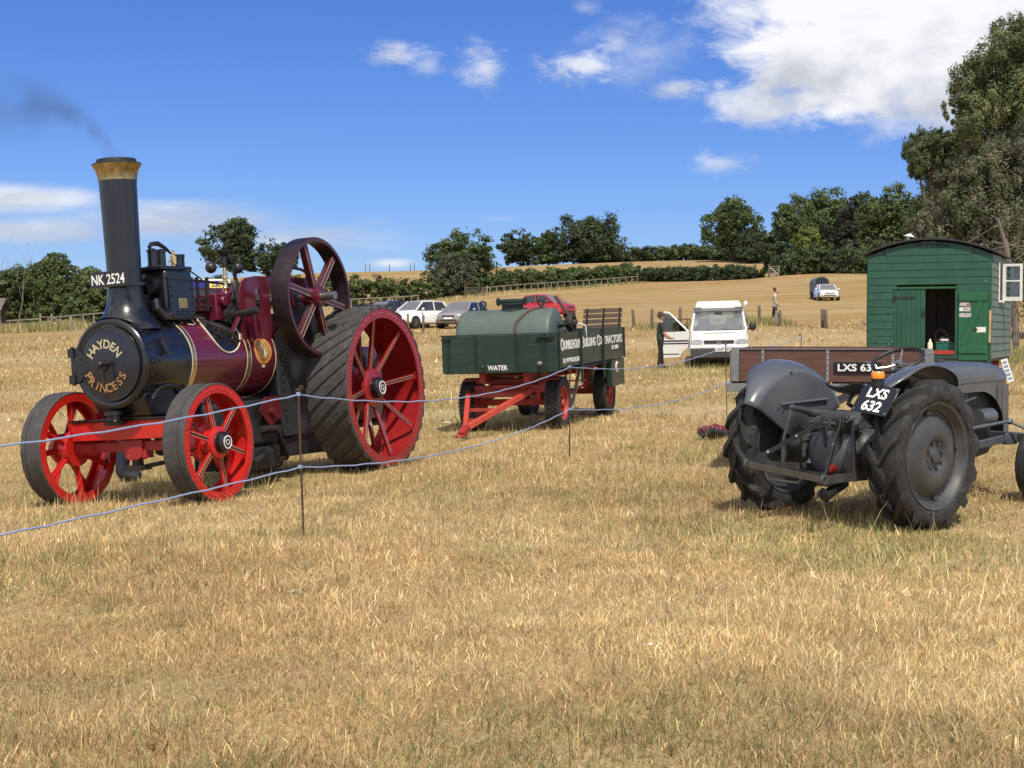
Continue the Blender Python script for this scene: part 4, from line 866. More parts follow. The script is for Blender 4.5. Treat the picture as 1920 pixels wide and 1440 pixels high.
# ------------------------------------------------------------------ spoked iron wheels (outer face towards +Y)
def iron_wheel(name, Rr, w, tt, band, nsp, hub_r, hub_in, hub_out, cap_y, cap_r, tread, parent, red, spw=.05, hole=.0):
    """rim ring with tyre, two rows of T spokes, hub and cap; y = 0 is the rim's outer edge, inwards is -y"""
    w0 = obj(name, MB().lathe((0, 0, 0), Y, [(-w, Rr - tt), (-w, Rr - tt - band), (-w + .02, Rr - tt - band), (-w + .02, Rr - tt - .022), (-.02, Rr - tt - .022), (-.02, Rr - tt - band), (0, Rr - tt - band), (0, Rr - tt)], 72, closed=True), red, parent)
    ty = MB().lathe((0, 0, 0), Y, [(-w - .004, Rr - tt + .001), (-w - .004, Rr - .012), (-w + .01, Rr - .002), (-.01, Rr - .002), (.004, Rr - .012), (.004, Rr - tt + .001)], 72, closed=True)
    if tread:                             # diagonal rubber bars
        tyre = obj('tyre', ty, SOLID, w0); tr = MB(); nb = tread
        for k in range(nb):
            V = []
            for j in range(9):
                f = j / 8; yy = -w + .002 + (w - .004) * f; a = 2 * math.pi * (k / nb) + f * 2 * math.pi / nb * 2.1
                for da, rr in ((-.36, -.010), (-.25, .020), (.25, .020), (.36, -.010)):
                    aa = a + da * 2 * math.pi / nb; V.append(((Rr - .001 + rr) * math.cos(aa), yy, (Rr - .001 + rr) * math.sin(aa)))
            F = [(j * 4 + i, j * 4 + i + 1, j * 4 + i + 5, j * 4 + i + 4) for j in range(8) for i in range(3)] + [(0, 1, 2, 3), (35, 34, 33, 32)]
            tr.add(V, F)
        obj('tread_bars', tr, STRAKE, tyre)
        pl = MB()
        for k in range(14):
            a = 2 * math.pi * k / 14; c = Vector((math.cos(a), 0, math.sin(a))) * (Rr + .019); pl.cyl(c + Vector((0, -w * .35, 0)), c * 1.004 + Vector((0, -w * .35, 0)), .014, n=8)
        obj('tread_plugs', pl, SOOT, tyre, kind='stuff')
    else:
        tyre = obj('tyre', ty, SOLID, w0)
        obj('tyre_seam', MB().ring((0, 0, 0), Y, Rr - .006, Rr + .0006, -w * .30, -w * .28, 72), SOOT, tyre)
    r_in, r_out = hub_r * .82, Rr - tt - band * .45
    bars = {}
    for row in (0, 1):
        yh, yr = ((hub_out - .03), -.045) if row == 0 else (hub_in + .03, -w + .05)
        L0, L1 = Vector((0, yh, r_in)), Vector((0, yr, r_out))
        m = MB().beam(L0, L1, spw, .016, (0, 1, 0)); m.beam(L0 - Vector((0, .018, 0)), L1 - Vector((0, .018, 0)), .016, .034, (0, 1, 0)); m.box((0, yr, r_out - .03), (spw * 1.9, .016, .075)); 
        me = mesh_of('spoke', m); me.materials.append(red)
        d = (L1 - L0); nrm = Vector((0, d.z, -d.y)).normalized() * .0095; A, B2 = L0 + d * .06 + nrm, L0 + d * .86 + nrm
        lm1 = mesh_of('lining', MB().beam(A + Vector((spw * .22, 0, 0)), B2 + Vector((spw * .22, 0, 0)), .0035, .003, (0, 1, 0)).beam(A - Vector((spw * .22, 0, 0)), B2 - Vector((spw * .22, 0, 0)), .0035, .003, (0, 1, 0))); lm1.materials.append(pm('spoke_line', (.55, .36, .24), .45))
        lm2 = mesh_of('lining', MB().beam(A, B2, .016, .003, (0, 1, 0))); lm2.materials.append(BLACK)
        bars[row] = (me, lm1, lm2)
    for k in range(nsp):
        for j, (nm, me) in enumerate(zip(('spoke', 'spoke_lining', 'spoke_stripe'), bars[k % 2])):
            o = obj(nm, me, None, w0); o.rotation_euler = (0, 2 * math.pi * k / nsp + .13, 0)
    obj('hub', MB().lathe((0, 0, 0), Y, [(hub_in - .03, hub_r * .55), (hub_in - .03, hub_r * 1.15), (hub_in + .035, hub_r * 1.15), (hub_in + .05, hub_r * .8), (hub_out - .055, hub_r * .8), (hub_out - .04, hub_r), (hub_out, hub_r), (hub_out + .012, hub_r * .86), (hub_out + .012, cap_r * .8)], 32), red, w0)
    cap = obj('hub_cap', MB().lathe((0, 0, 0), Y, [(hub_out, cap_r), (cap_y - .035, cap_r), (cap_y - .02, cap_r * .95), (cap_y - .005, cap_r * .74), (cap_y, cap_r * .70), (cap_y, 0)], 28), BLACK, w0)
    obj('cap_ring', MB().ring((0, cap_y, 0), Y, cap_r * .52, cap_r * .62, -.004, .005, 28).ring((0, cap_y, 0), Y, cap_r * .22, cap_r * .27, -.004, .004, 20), WHITE, cap)
    rv = MB()
    for k in range(nsp):
        for da in (-.10, -.05, .05, .10, .2):
            a = 2 * math.pi * k / nsp - .13 - 1.5708 + da * 12 / nsp; c = Vector((math.cos(a), 0, math.sin(a))) * (Rr - tt - band * .5); rv.sph(c + Vector((0, .0, 0)), .011, 6)
    obj('rivets', rv, red, w0, kind='stuff')
    return w0
fw = iron_wheel('front_wheel', .5765, .24, .016, .085, 12, .155, -.20, .0, .09, .105, 0, eng, RED, .060)
fw.location = (3.128, .978, .5765); fw.rotation_euler = (0, .1, 0)
fw2 = copy_tree(fw, eng); fw2.location = (3.128, -.978, .5765); fw2.rotation_euler = (0, .3, math.pi)
RED2 = pm('rear_wheel_red', (.30, .012, .014), .34, var=.15, coat=.3, dirt=(.15, .05, .04, .4))
rw = iron_wheel('rear_wheel', .935, .50, .024, .105, 16, .225, -.38, -.17, -.06, .125, 34, eng, RED2, .056)
rw.location = (0, 1.111, .953)
rw2 = copy_tree(rw, eng); rw2.location = (0, -1.111, .953); rw2.rotation_euler = (0, .5, math.pi)
# ------------------------------------------------------------------ smoke drifting from the chimney
sm_ = bpy.data.materials.new('coal_smoke'); sm_.use_nodes = True; t = sm_.node_tree; t.nodes.clear()
pv = t.nodes.new('ShaderNodeVolumePrincipled'); so = t.nodes.new('ShaderNodeOutputMaterial'); t.links.new(pv.outputs[0], so.inputs['Volume'])
pv.inputs['Color'].default_value = (.16, .17, .20, 1)
stc = t.nodes.new('ShaderNodeTexCoord'); ss = t.nodes.new('ShaderNodeSeparateXYZ'); t.links.new(stc.outputs['Object'], ss.inputs[0])
sn = t.nodes.new('ShaderNodeTexNoise'); sn.inputs['Scale'].default_value = 2.2; sn.inputs['Detail'].default_value = 4; t.links.new(stc.outputs['Object'], sn.inputs['Vector'])
top_c = ME_ @ Vector((3.15, 0, 3.36))
# plume axis bends from the chimney mouth to the upper left; its width grows along it
xx, yy_, zz_ = ss.outputs
run = mth('MULTIPLY', xx, -1.0, tree=t)
axisz = mth('MULTIPLY', mth('SUBTRACT', 1.0, mth('POWER', 2.718, mth('MULTIPLY', mth('MAXIMUM', run, 0.0, tree=t), -3.0, tree=t), tree=t), tree=t), .64, tree=t)
wid = mth('ADD', mth('MULTIPLY', run, .24, tree=t), .15, tree=t)
dz_ = mth('DIVIDE', mth('ADD', mth('SUBTRACT', zz_, axisz, tree=t), mth('MULTIPLY', mth('SUBTRACT', sn.outputs['Fac'], .5, tree=t), .5, tree=t), tree=t), wid, tree=t)
dy_ = mth('DIVIDE', yy_, wid, tree=t)
rad = mth('SQRT', mth('ADD', mth('MULTIPLY', dz_, dz_, tree=t), mth('MULTIPLY', dy_, dy_, tree=t), tree=t), tree=t)
den = mth('SUBTRACT', 1.0, rad, tree=t, clamp=True)
den = mth('MULTIPLY', den, smooth(sn.outputs['Fac'], .36, .66, t), tree=t)
den = mth('MULTIPLY', den, mth('SUBTRACT', 1.0, smooth(run, .2, 1.5, t), tree=t), tree=t)
den = mth('MULTIPLY', den, smooth(run, -.22, -.02, t), tree=t)
t.links.new(mth('MULTIPLY', den, 4.2, tree=t), pv.inputs['Density'])
smoke = obj('smoke', MB().b6(-1.5, .15, -.42, .42, .045, 1.25), sm_); smoke.location = top_c
tag(smoke, 'thin dark smoke drifting left from the chimney top', 'smoke', kind='stuff')
# ================================================================== grey tractor
GREY = pm('grey_tractor_paint', (.082, .090, .104), .30, var=.10, scale=5, coat=.35, dirt=(.17, .16, .14, .32), bump=.03, bscale=18)
GREYD = pm('grimy_grey_paint', (.055, .056, .058), .5, var=.3, scale=9, dirt=(.10, .085, .06, .5))
ALU = pm('bright_metal', (.48, .48, .46), .42, metal=.9, var=.1)
tra = thing('tractor', 'small grey vintage tractor seen from behind with lugged rear tyres', 'tractor', TRA_O)
pose(tra, TRA_H, TRA_ROLL, TRA_PITCH)
TR, TW, TT = .60, .27, .72
def lug_tyre(parent, R0, Wd, rim, n):
    h = Wd / 2; b = R0 - .042
    prof = [(-h * .80, rim), (-h * .98, rim + .04), (-h * 1.04, rim + .09), (-h * .98, b - .035), (-h * .80, b - .006), (-h * .4, b), (0, b + .002), (h * .4, b), (h * .80, b - .006), (h * .98, b - .035), (h * 1.04, rim + .09), (h * .98, rim + .04), (h * .80, rim)]
    ty = obj('tyre', MB().lathe((0, 0, 0), Y, prof, 72, closed=True), TYRE, parent)
    lugs = []
    for i in range(2 * n):
        s_ = 1 if i % 2 else -1; mb = MB(); a0 = 2 * math.pi * (i / 2) / n; V = []
        for j in range(8):
            f = j / 7; yy = s_ * (-.012 + (h * .99 + .012) * min(1, f * 1.12)); da = .46 * f ** .85
            r_o = R0 if f < .82 else R0 - (f - .82) / .18 * .075; r_b = b - .012 if f < .8 else b - .045 - (f - .8) / .2 * .06
            yo = yy if f < .85 else yy * 1.03; hw_ = (.024 + .016 * f) / R0
            for da2, rr in ((-hw_ * 1.5, r_b), (-hw_, r_o), (hw_, r_o), (hw_ * 1.5, r_b)):
                a = a0 + da + da2; V.append((rr * math.cos(a), yo, rr * math.sin(a)))
        F = [(j * 4 + q, j * 4 + q + 1, j * 4 + q + 5, j * 4 + q + 4) for j in range(7) for q in range(3)] + [(0, 1, 2, 3), (31, 30, 29, 28)]
        if i < 2:
            mb.add(V, F); me = mesh_of('tread_lug', mb, 30); me.materials.append(TYRE); lugs.append(me)
        o = obj('tread_lug', lugs[i % 2], None, ty)
        o.rotation_euler = (0, -2 * math.pi * (i // 2) / n, 0)
    return ty
rwh = obj('rear_wheel', MB().lathe((0, 0, 0), Y, [(-.115, .405), (-.125, .425), (-.11, .43), (-.085, .40), (-.06, .375), (.05, .375), (.085, .40), (.11, .43), (.125, .425), (.115, .405), (.075, .385), (.055, .36), (-.05, .36)], 64, closed=True), GREYD, tra)
WGREY = pm('wheel_grey', (.048, .051, .056), .42, var=.2, scale=6, dirt=(.13, .115, .09, .5), bump=.04)
dsc = obj('wheel_disc', MB().lathe((0, 0, 0), Y, [(.045, .362), (.052, .345), (.045, .335), (.05, .32), (.085, .285), (.11, .235), (.118, .17), (.108, .135), (.085, .115), (.082, .085), (.09, .06), (.09, 0)], 56), WGREY, rwh)
bl = MB()
for k in range(8): a = k * math.pi / 4; bl.cyl((.10 * math.cos(a), .08, .10 * math.sin(a)), (.10 * math.cos(a), .105, .10 * math.sin(a)), .013, n=6)
bl.lathe((0, .085, 0), Y, [(0, .055), (.02, .05), (.025, 0)], 20)
obj('wheel_bolts', bl, GREYD, dsc, kind='stuff')
for k in range(4): a = k * math.pi / 2 + .1; obj('rim_clip', MB().box((.345 * math.cos(a), .06, .345 * math.sin(a)), (.03, .03, .05), (0, -a, 0)), GREYD, rwh)
obj('wheel_back', MB().lathe((0, 0, 0), Y, [(-.05, .36), (-.03, .30), (-.02, .1), (-.02, 0)], 40), GREYD, rwh)
lug_tyre(rwh, TR, TW, .415, 14)
rwh.location = (0, -TT, TR); rwh.rotation_euler = (0, .25, math.pi)
rw_l = copy_tree(rwh, tra); rw_l.location = (0, TT, TR); rw_l.rotation_euler = (0, .1, 0)
# front wheels
fwh = obj('front_wheel', MB().lathe((0, 0, 0), Y, [(-.05, .25), (-.055, .265), (-.04, .262), (-.02, .24), (.02, .24), (.04, .262), (.055, .265), (.05, .25), (.03, .235), (.02, .12), (.06, .09), (.07, .05), (.07, 0), (-.03, 0), (-.02, .2)], 40), GREYD, tra)
obj('tyre', MB().lathe((0, 0, 0), Y, [(-.045, .262), (-.062, .285), (-.06, .31), (-.045, .325), (-.03, .328), (-.028, .322), (-.014, .322), (-.012, .332), (.012, .332), (.014, .322), (.028, .322), (.03, .328), (.045, .325), (.06, .31), (.062, .285), (.045, .262)], 48, closed=True), TYRE, fwh)
fwh.location = (1.97, -.60, .332); fwh.rotation_euler = (0, 0, math.pi + .03)
fw_l = copy_tree(fwh, tra); fw_l.location = (1.97, .60, .332); fw_l.rotation_euler = (0, 0, .03)
# mudguards
def fender(sgn):
    yi = .505; V = []; F = []; n = 34; prof = 9
    for i in range(n + 1):
        ph = R(26 + 122 * i / n); e = min(1, min(i, n - i) / (n * .30)); e = e * e * (3 - 2 * e); wd = .10 + .17 * e
        pts = [(yi, .06), (yi - .004, .30), (yi - .003, .50), (yi + .004, .60)]
        for k in range(1, prof): t_ = k / (prof - 1); a = t_ * math.pi / 2; pts.append((yi + wd * (1 - math.cos(a)), .60 + (.118) * math.sin(a)))
        pts.append((yi + wd + .012, .708))
        for (yy, rr) in pts:
            rad_ = rr if rr > .1 else .05
            V.append((rad_ * math.cos(ph) * 1.0, sgn * yy, TR + rad_ * math.sin(ph)))
    m = len(V) // (n + 1)
    for i in range(n):
        for k in range(m - 1): F.append((i * m + k, i * m + k + 1, (i + 1) * m + k + 1, (i + 1) * m + k))
    o = obj('mudguard', MB().add(V, F), GREY, tra, ang=60); so_ = o.modifiers.new('thickness', 'SOLIDIFY'); so_.thickness = .006
    bl = MB()
    for x, z in ((-.27, .93), (-.22, .90), (.36, .93), (-.05, .76), (.06, .74), (.20, .80), (-.1, 1.22)): bl.cyl((x, sgn * (yi - .012), z), (x, sgn * (yi + .004), z), .010, n=8)
    obj('mudguard_bolts', bl, GREYD, o, kind='stuff')
    return o
fl = fender(1); fr_ = fender(-1)
obj('grab_bar', MB().tube([(-.235, .505, .958), (-.225, .487, .958), (.37, .487, .962), (.38, .505, .962)], .014, 8), GREY, fl)
# rear axle, gearbox, engine
obj('axle_housing', MB().lathe((0, -.62, TR), Y, [(0, .13), (.03, .13), (.05, .085), (.25, .10), (.38, .15), (.40, .175), (.44, .175), (.80, .175), (.84, .175), (.86, .15), (.99, .10), (1.19, .085), (1.21, .13), (1.24, .13)], 32), GREYD, tra)
obj('differential', MB().lathe((-.28, 0, TR - .02), X, [(0, .05), (.0, .14), (.03, .20), (.06, .235), (.10, .24), (.12, .21), (.40, .20)], 32), GREY, tra)
obj('hydraulic_cover', MB().prism([(-.26, .76), (.35, .76), (.35, .88), (-.05, .92), (-.26, .86)], (0, .17, 0), X, Z, .34), GREYD, tra, bevel=.02)
obj('gearbox', MB().prism([(.0, .40), (1.15, .40), (1.15, .82), (.75, .84), (.3, .80), (.0, .78)], (0, .16, 0), X, Z, .32), GREYD, tra, bevel=.03)
obj('engine_block', MB().b6(1.15, 1.95, -.15, .15, .46, .98), pm('engine_dark', (.03, .03, .032), .6, var=.3), tra, bevel=.02)
obj('sump', MB().prism([(1.1, .46), (1.1, .36), (1.25, .33), (1.9, .40), (1.98, .46)], (0, .14, 0), X, Z, .28), SOOT, tra)
obj('generator', MB().cyl((1.58, -.23, .75), (1.80, -.23, .75), .075, n=22).cyl((1.80, -.23, .75), (1.83, -.23, .75), .06), GREY, tra)
obj('engine_fittings', MB().cyl((1.30, -.2, .68), (1.30, -.2, .92), .05).box((1.42, -.19, .62), (.12, .08, .16)).tube([(1.25, -.2, .95), (1.4, -.22, .9), (1.6, -.2, .93)], .015, 6).cyl((1.45, -.18, .9), (1.45, -.18, 1.0), .03).tube([(1.2, -.18, .6), (1.3, -.22, .55), (1.5, -.2, .58)], .012, 6), GREYD, tra)
# bonnet: lofted shell, open at the engine bay
def bonnet():
    V = []; F = []; st = [(.98, .215, 1.225, .0), (1.25, .222, 1.238, 0), (1.6, .228, 1.232, 0), (1.9, .230, 1.212, 0), (2.02, .228, 1.19, 0), (2.09, .215, 1.155, 0), (2.115, .19, 1.10, 0)]
    for (x, hw_, top, _) in st:
        pts = [(-hw_, 1.02), (-hw_, 1.06), (-hw_ - .006, 1.065), (-hw_ - .006, 1.085), (-hw_, 1.09), (-hw_, top - .055), (-hw_ * .93, top - .022), (-hw_ * .75, top - .002), (-hw_ * .3, top + .012), (0, top + .014)]
        pts += [(-a, b_) for a, b_ in pts[-2::-1]]
        V += [(x, a, b_) for a, b_ in pts]
    m = len(pts)
    for i in range(len(st) - 1):
        for k in range(m - 1): F.append((i * m + k, i * m + k + 1, (i + 1) * m + k + 1, (i + 1) * m + k))
    F.append(tuple(range(m)))
    return MB().add(V, F)
bn = obj('bonnet', bonnet(), GREY, tra, ang=50)
sp_ = []
for i in range(13): a = R(5 + 85 * i / 12); sp_.append((1.86 - .45 * (1 - math.sin(a)) * .0 - .0, 0))
arch = [(1.20, 1.018), (1.20, .985)] + [(1.62 + .40 * math.sin(R(7.5 * i)), .62 + .36 * math.cos(R(7.5 * i))) for i in range(13)] + [(2.02, .50), (2.10, .50), (2.105, .90), (2.10, 1.018)]
for s_ in (1, -1):
    mb = MB(); y0 = s_ * .222
    for i in range(1, 14):                # strip between the arch and the bonnet edge
        a, c = arch[i], arch[i + 1]
        mb.prism([a, c, (c[0], 1.02), (a[0], 1.02)][::1], (0, y0 - .004, 0), X, Z, .008)
    mb.prism([(2.02, .50), (2.10, .50), (2.10, 1.02), (2.02, 1.02)], (0, y0 - .004, 0), X, Z, .008)
    obj('bonnet_side', mb, GREY, tra)
obj('radiator_grille', MB().b6(2.08, 2.105, -.21, .21, .50, 1.08), GREYD, tra, bevel=.01)
obj('dash_panel', MB().b6(.94, .985, -.21, .21, .82, 1.215), GREY, tra, bevel=.02)
obj('fuel_cap', MB().cyl((1.35, 0, 1.24), (1.35, 0, 1.27), .045, n=20), GREYD, tra)
# steering
stw = Vector((.66, -.03, 1.30)); sax = Vector((-.42, 0, .90)).normalized()
sw_ = obj('steering_wheel', MB().torus(stw, sax, .215, .017, 44, 10), pm('black_wheel_rim', (.02, .02, .021), .45), tra)
u_ = sax.cross(Y).normalized(); v_ = sax.cross(u_)
spk = MB()
for a in (R(80), R(200), R(320)): spk.tube([stw - sax * .035, stw - sax * .03 + (u_ * math.cos(a) + v_ * math.sin(a)) * .10, stw + (u_ * math.cos(a) + v_ * math.sin(a)) * .212], [.010, .009, .008], 6)
spk.cyl(stw - sax * .055, stw - sax * .012, .03)
obj('wheel_spokes', spk, ALU, sw_)
obj('steering_column', MB().cyl(stw - sax * .05, stw - sax * .55, .022).lathe(stw - sax * .55, sax, [(0, .07), (.1, .055), (.2, .03)], 18), GREYD, tra)
obj('throttle_lever', MB().tube([(.80, -.02, 1.21), (.62, -.14, 1.20), (.42, -.22, 1.17), (.36, -.24, 1.16)], .008, 6).tube([(.80, .02, 1.21), (.70, -.10, 1.235), (.58, -.2, 1.24)], .008, 6), ALU, tra)
# seat
def seat():
    V = []; F = []; n = 9
    for i in range(n):
        for j in range(n):
            a, b_ = i / (n - 1) * 2 - 1, j / (n - 1) * 2 - 1; x = a * .20; y = b_ * .22 * (1 - .18 * max(0, -a)); rr = math.hypot(a, b_)
            V.append((x, y, 1.05 + .075 * min(1.2, rr * rr * .8) * (1.2 if a < -.3 else .75)))
    for i in range(n - 1):
        for j in range(n - 1): F.append((i * n + j, i * n + j + 1, (i + 1) * n + j + 1, (i + 1) * n + j))
    return MB(Matrix.Translation((.06, 0, 0))).add(V, F)
so = obj('seat', seat(), GREYD, tra, ang=60); sm2 = so.modifiers.new('thickness', 'SOLIDIFY'); sm2.thickness = .008; sb = so.modifiers.new('round', 'SUBSURF'); sb.levels = 1; sb.render_levels = 1
obj('seat_spring', MB().tube([(.06, 0, 1.05), (.0, 0, .97), (.15, 0, .90), (.3, 0, .88)], .02, 8), GREYD, tra)
obj('footplate', MB().b6(.35, .95, -.42, -.18, .50, .52).b6(.35, .95, .18, .42, .50, .52), GREYD, tra)
# number plate and beacon
C = [Vector(q) for q in ((-.477, -.517, 1.19), (-.496, -.833, 1.163), (-.648, -.805, .954), (-.622, -.458, .99))]
rt = ((C[1] - C[0]) + (C[2] - C[3])) / 2; up_ = ((C[0] - C[3]) + (C[1] - C[2])) / 2; cen = sum(C, Vector()) / 4
rt_n = rt.normalized(); up_ = (up_ - rt_n * up_.dot(rt_n)); pn = rt_n.cross(up_).normalized()
pl = obj('number_plate', MB().prism([(-.5, -.5), (.5, -.5), (.5, .5), (-.5, .5)], cen - pn * .006, rt, up_, .006), BLACK, tra, bevel=.003)
up_n = up_.normalized(); L_ = rt.length; H_ = up_.length
obj('plate_lettering', MB().text('LXS', cen + up_n * (.05 * H_), rt_n, up_n, H_ * .33, L_ * .56, .003, .03, .5).text('632', cen - up_n * (.40 * H_), rt_n, up_n, H_ * .33, L_ * .53, .003, .03, .5), WHITE, pl)
sc_ = MB()
for a, b_ in ((-.44, -.42), (.44, -.42), (-.44, .42), (.44, .42)): sc_.sph(cen + rt * a + up_ * b_ + pn * .002, .007, 6)
obj('plate_screws', sc_, ALU, pl, kind='stuff')
obj('plate_bracket', MB().beam(cen - pn * .012, cen - pn * .10 + Vector((.14, .03, .02)), .16, .01).beam((-.44, -.60, 1.12), (-.36, -.60, 1.16), .05, .03), GREYD, tra)
bc = Vector((-.47, -.615, 1.185))
be = obj('beacon', MB().lathe(bc, Z, [(-.03, .045), (.0, .048), (.03, .048), (.032, .052), (.045, .052)], 22), SOOT, tra)
am = pm('amber_lens', (.95, .28, .02), .25, var=.06, coat=.4); obj('beacon_lens', MB().lathe(bc + Vector((0, 0, .045)), Z, [(0, .050), (.012, .052), (.042, .050), (.050, .044), (.053, 0)], 22), am, be)
# three-point linkage
LK = GREYD
eL, eR = Vector((-.95, .285, .536)), Vector((-.95, -.465, .476))
ll = obj('lower_link', MB().beam((-.08, .28, .43), eL, .02, .06).torus(eL, Y, .03, .014, 16, 8), LK, tra)
lr = obj('lower_link', MB().beam((-.08, -.36, .42), eR, .02, .065).torus(eR, Y, .03, .014, 16, 8), LK, tra)
obj('cross_bar', MB().beam(eL, eR, .024, .045), pm('worn_bar', (.12, .105, .09), .5, metal=.5, var=.3), tra)
a = eL.lerp(eR, .25); c = eL.lerp(eR, .75)
obj('drawbar_hoop', MB().tube([a, a + Vector((-.01, -.03, -.085)), c + Vector((-.01, .05, -.06)), c], .011, 7), LK, tra)
tp = Vector((-.40, -.107, .839))
obj('stay', MB().beam(tp + Vector((0, .05, .02)), eL, .012, .036), SOOT, tra); obj('stay', MB().beam(tp + Vector((.02, -.10, .02)), eR, .012, .036), SOOT, tra)
sb_ = MB()
for f in (.35, .72): sb_.sph((tp + Vector((0, .05, .02))).lerp(eL, f) + Vector((-.012, 0, 0)), .014, 8)
sb_.sph((tp + Vector((.02, -.10, .02))).lerp(eR, .4) + Vector((-.012, 0, 0)), .013, 8)
obj('stay_bolts', sb_, ALU, tra, kind='stuff')
obj('lift_shaft', MB().cyl((-.16, -.27, .89), (-.16, .27, .89), .034).tube([(-.16, .24, .89), (-.30, .245, .93), (-.42, .25, .95)], [.034, .028, .022], 8).tube([(-.16, -.24, .89), (-.30, -.30, .86), (-.40, -.34, .80)], [.034, .028, .022], 8), LK, tra)
obj('lift_rod', MB().tube([(-.42, .25, .955), (-.50, .27, .72), (-.49, .285, .60), (-.50, .285, .40)], [.014, .014, .020, .014], 7).sph((-.42, .25, .955), .026, 8), LK, tra)
obj('lift_rod', MB().tube([(-.40, -.34, .80), (-.44, -.37, .66), (-.46, -.39, .56), (-.47, -.40, .44)], [.014, .020, .020, .014], 7).sph((-.40, -.34, .80), .024, 8), LK, tra)
obj('top_link_bracket', MB().prism([(-.28, .62), (-.24, .62), (-.30, .90), (-.42, .87), (-.42, .82), (-.33, .80)], (0, .03, 0), X, Z, .02).prism([(-.28, .62), (-.24, .62), (-.30, .90), (-.42, .87), (-.42, .82), (-.33, .80)], (0, -.11, 0), X, Z, .02).cyl((-.40, -.17, .845), (-.40, .08, .845), .016).cyl((-.33, -.2, .87), (-.16, -.26, .89), .035), LK, tra)
obj('control_spring', MB().tube([(-.40 + .0018 * i, -.06 - .003 * i + .0 * i, .87 + .0 * i) for i in range(2)] + [(-.36 + .03 * math.cos(i * .9), -.05 - i * .0035, .885 + .03 * math.sin(i * .9)) for i in range(60)], .006, 5), LK, tra)
obj('red_reflector', MB().lathe((-.36, -.10, .47), X, [(-.06, 0), (-.055, .02), (-.045, .036), (-.02, .042), (.02, .04)], 20), pm('red_lens', (.16, .010, .009), .35, coat=.4), tra)
obj('oil_filler', MB().cyl((-.15, .33, .52), (-.15, .33, .66), .030).cyl((-.15, .33, .66), (-.15, .33, .69), .042), LK, tra)
obj('lower_guard', MB().beam((-.1, -.1, .40), (-.55, -.15, .38), .10, .05).tube([(-.2, -.1, .34), (-.4, -.13, .30), (-.52, -.16, .27), (-.56, -.14, .31)], .045, 10).box((-.3, .1, .40), (.3, .5, .05)), SOOT, tra)
# front axle
obj('front_axle_beam', MB().box((1.97, 0, .555), (.07, 1.0, .085)).cyl((1.97, -.52, .30), (1.97, -.52, .64), .03).cyl((1.97, .52, .30), (1.97, .52, .64), .03).cyl((1.97, -.6, .332), (1.97, -.5, .332), .03).cyl((1.97, .6, .332), (1.97, .5, .332), .03), GREYD, tra, bevel=.008)
obj('radius_rod', MB().beam((.75, -.24, .47), (1.80, -.36, .555), .035, .075).beam((1.80, -.36, .555), (1.93, -.40, .555), .06, .11), GREY, tra, bevel=.01)
obj('radius_rod', MB().beam((.75, .24, .47), (1.85, .36, .555), .035, .075), GREY, tra, bevel=.01)
obj('drag_link', MB().tube([(.80, -.30, .66), (1.78, -.42, .715)], .016, 8).cyl((1.78, -.42, .70), (1.80, -.42, .73), .03).tube([(1.80, -.42, .71), (1.86, -.54, .65)], .014, 7), GREY, tra)
obj('drag_link', MB().tube([(.80, .30, .66), (1.78, .42, .715)], .016, 8), GREY, tra)
# ================================================================== wooden farm trailer behind the tractor
FT = thing('farm_trailer', 'brown boarded farm trailer with grey steel frame behind the tractor', 'trailer', (3.365, 15.0, 0), (0, 0, R(-12.6)))
FT.location.z = G(3.7, 16.5)
z_ = -FT.location.z
WOODB = pm('varnished_boards', (.105, .048, .032), .5, var=.28, scale=3.5, bump=.12, bscale=40, coat=.15, stretch=(1, 8, 14))
FGR = pm('trailer_grey', (.17, .18, .185), .45, var=.12, dirt=(.2, .18, .15, .3))
WX = 1.04
tb = obj('tailboard_frame', MB().b6(-WX, -WX + .085, -.03, .02, 1.085 + z_, 1.428 + z_).b6(WX - .085, WX, -.03, .02, 1.085 + z_, 1.428 + z_), FGR, FT, bevel=.004)
obj('top_edge', MB().b6(-WX, WX, -.028, .03, 1.429 + z_, 1.440 + z_), FGR, tb)
for k in range(3): obj('plank', MB().b6(-WX + .086, WX - .086, -.012, .018, 1.088 + k * .114 + z_, 1.088 + k * .114 + .1125 + z_), WOODB, FT, bevel=.003)
for x in (-.705, -.03, .635): obj('strap', MB().b6(x - .016, x + .016, -.024, -.013, 1.088 + z_, 1.427 + z_), FGR, tb)
bl = MB()
for x in (-.985, -.705, -.03, .635, .985):
    for k in range(6): bl.sph((x + (.018 if k % 2 else -.018) * (abs(x) > .9), -.027 - .004 * (abs(x) > .9), 1.11 + k * .057 + z_), .008, 6)
obj('frame_bolts', bl, ALU, tb, kind='stuff')
ch = obj('chassis', MB().b6(-WX - .05, WX + .05, -.02, .06, .975 + z_, 1.065 + z_).b6(-.45, -.37, .06, 3.3, .88 + z_, .975 + z_).b6(.37, .45, .06, 3.3, .88 + z_, .975 + z_).b6(-WX, -WX + .05, .06, 3.2, .99 + z_, 1.06 + z_).b6(WX - .05, WX, .06, 3.2, .99 + z_, 1.06 + z_), FGR, FT, bevel=.004)
obj('rope_hook', MB().tube([(-1.03, -.02, .97 + z_), (-1.03, -.03, .93 + z_), (-1.02, -.05, .905 + z_), (-.99, -.05, .91 + z_)], .009, 6), FGR, ch)
for k in range(6): obj('floor_board', MB().b6(-WX + .35 * k - .0 + .01, -WX + .35 * (k + 1) - .01 - (.04 if k == 5 else 0), .03, 3.2, 1.067 + z_, 1.088 + z_), WOODB, FT)
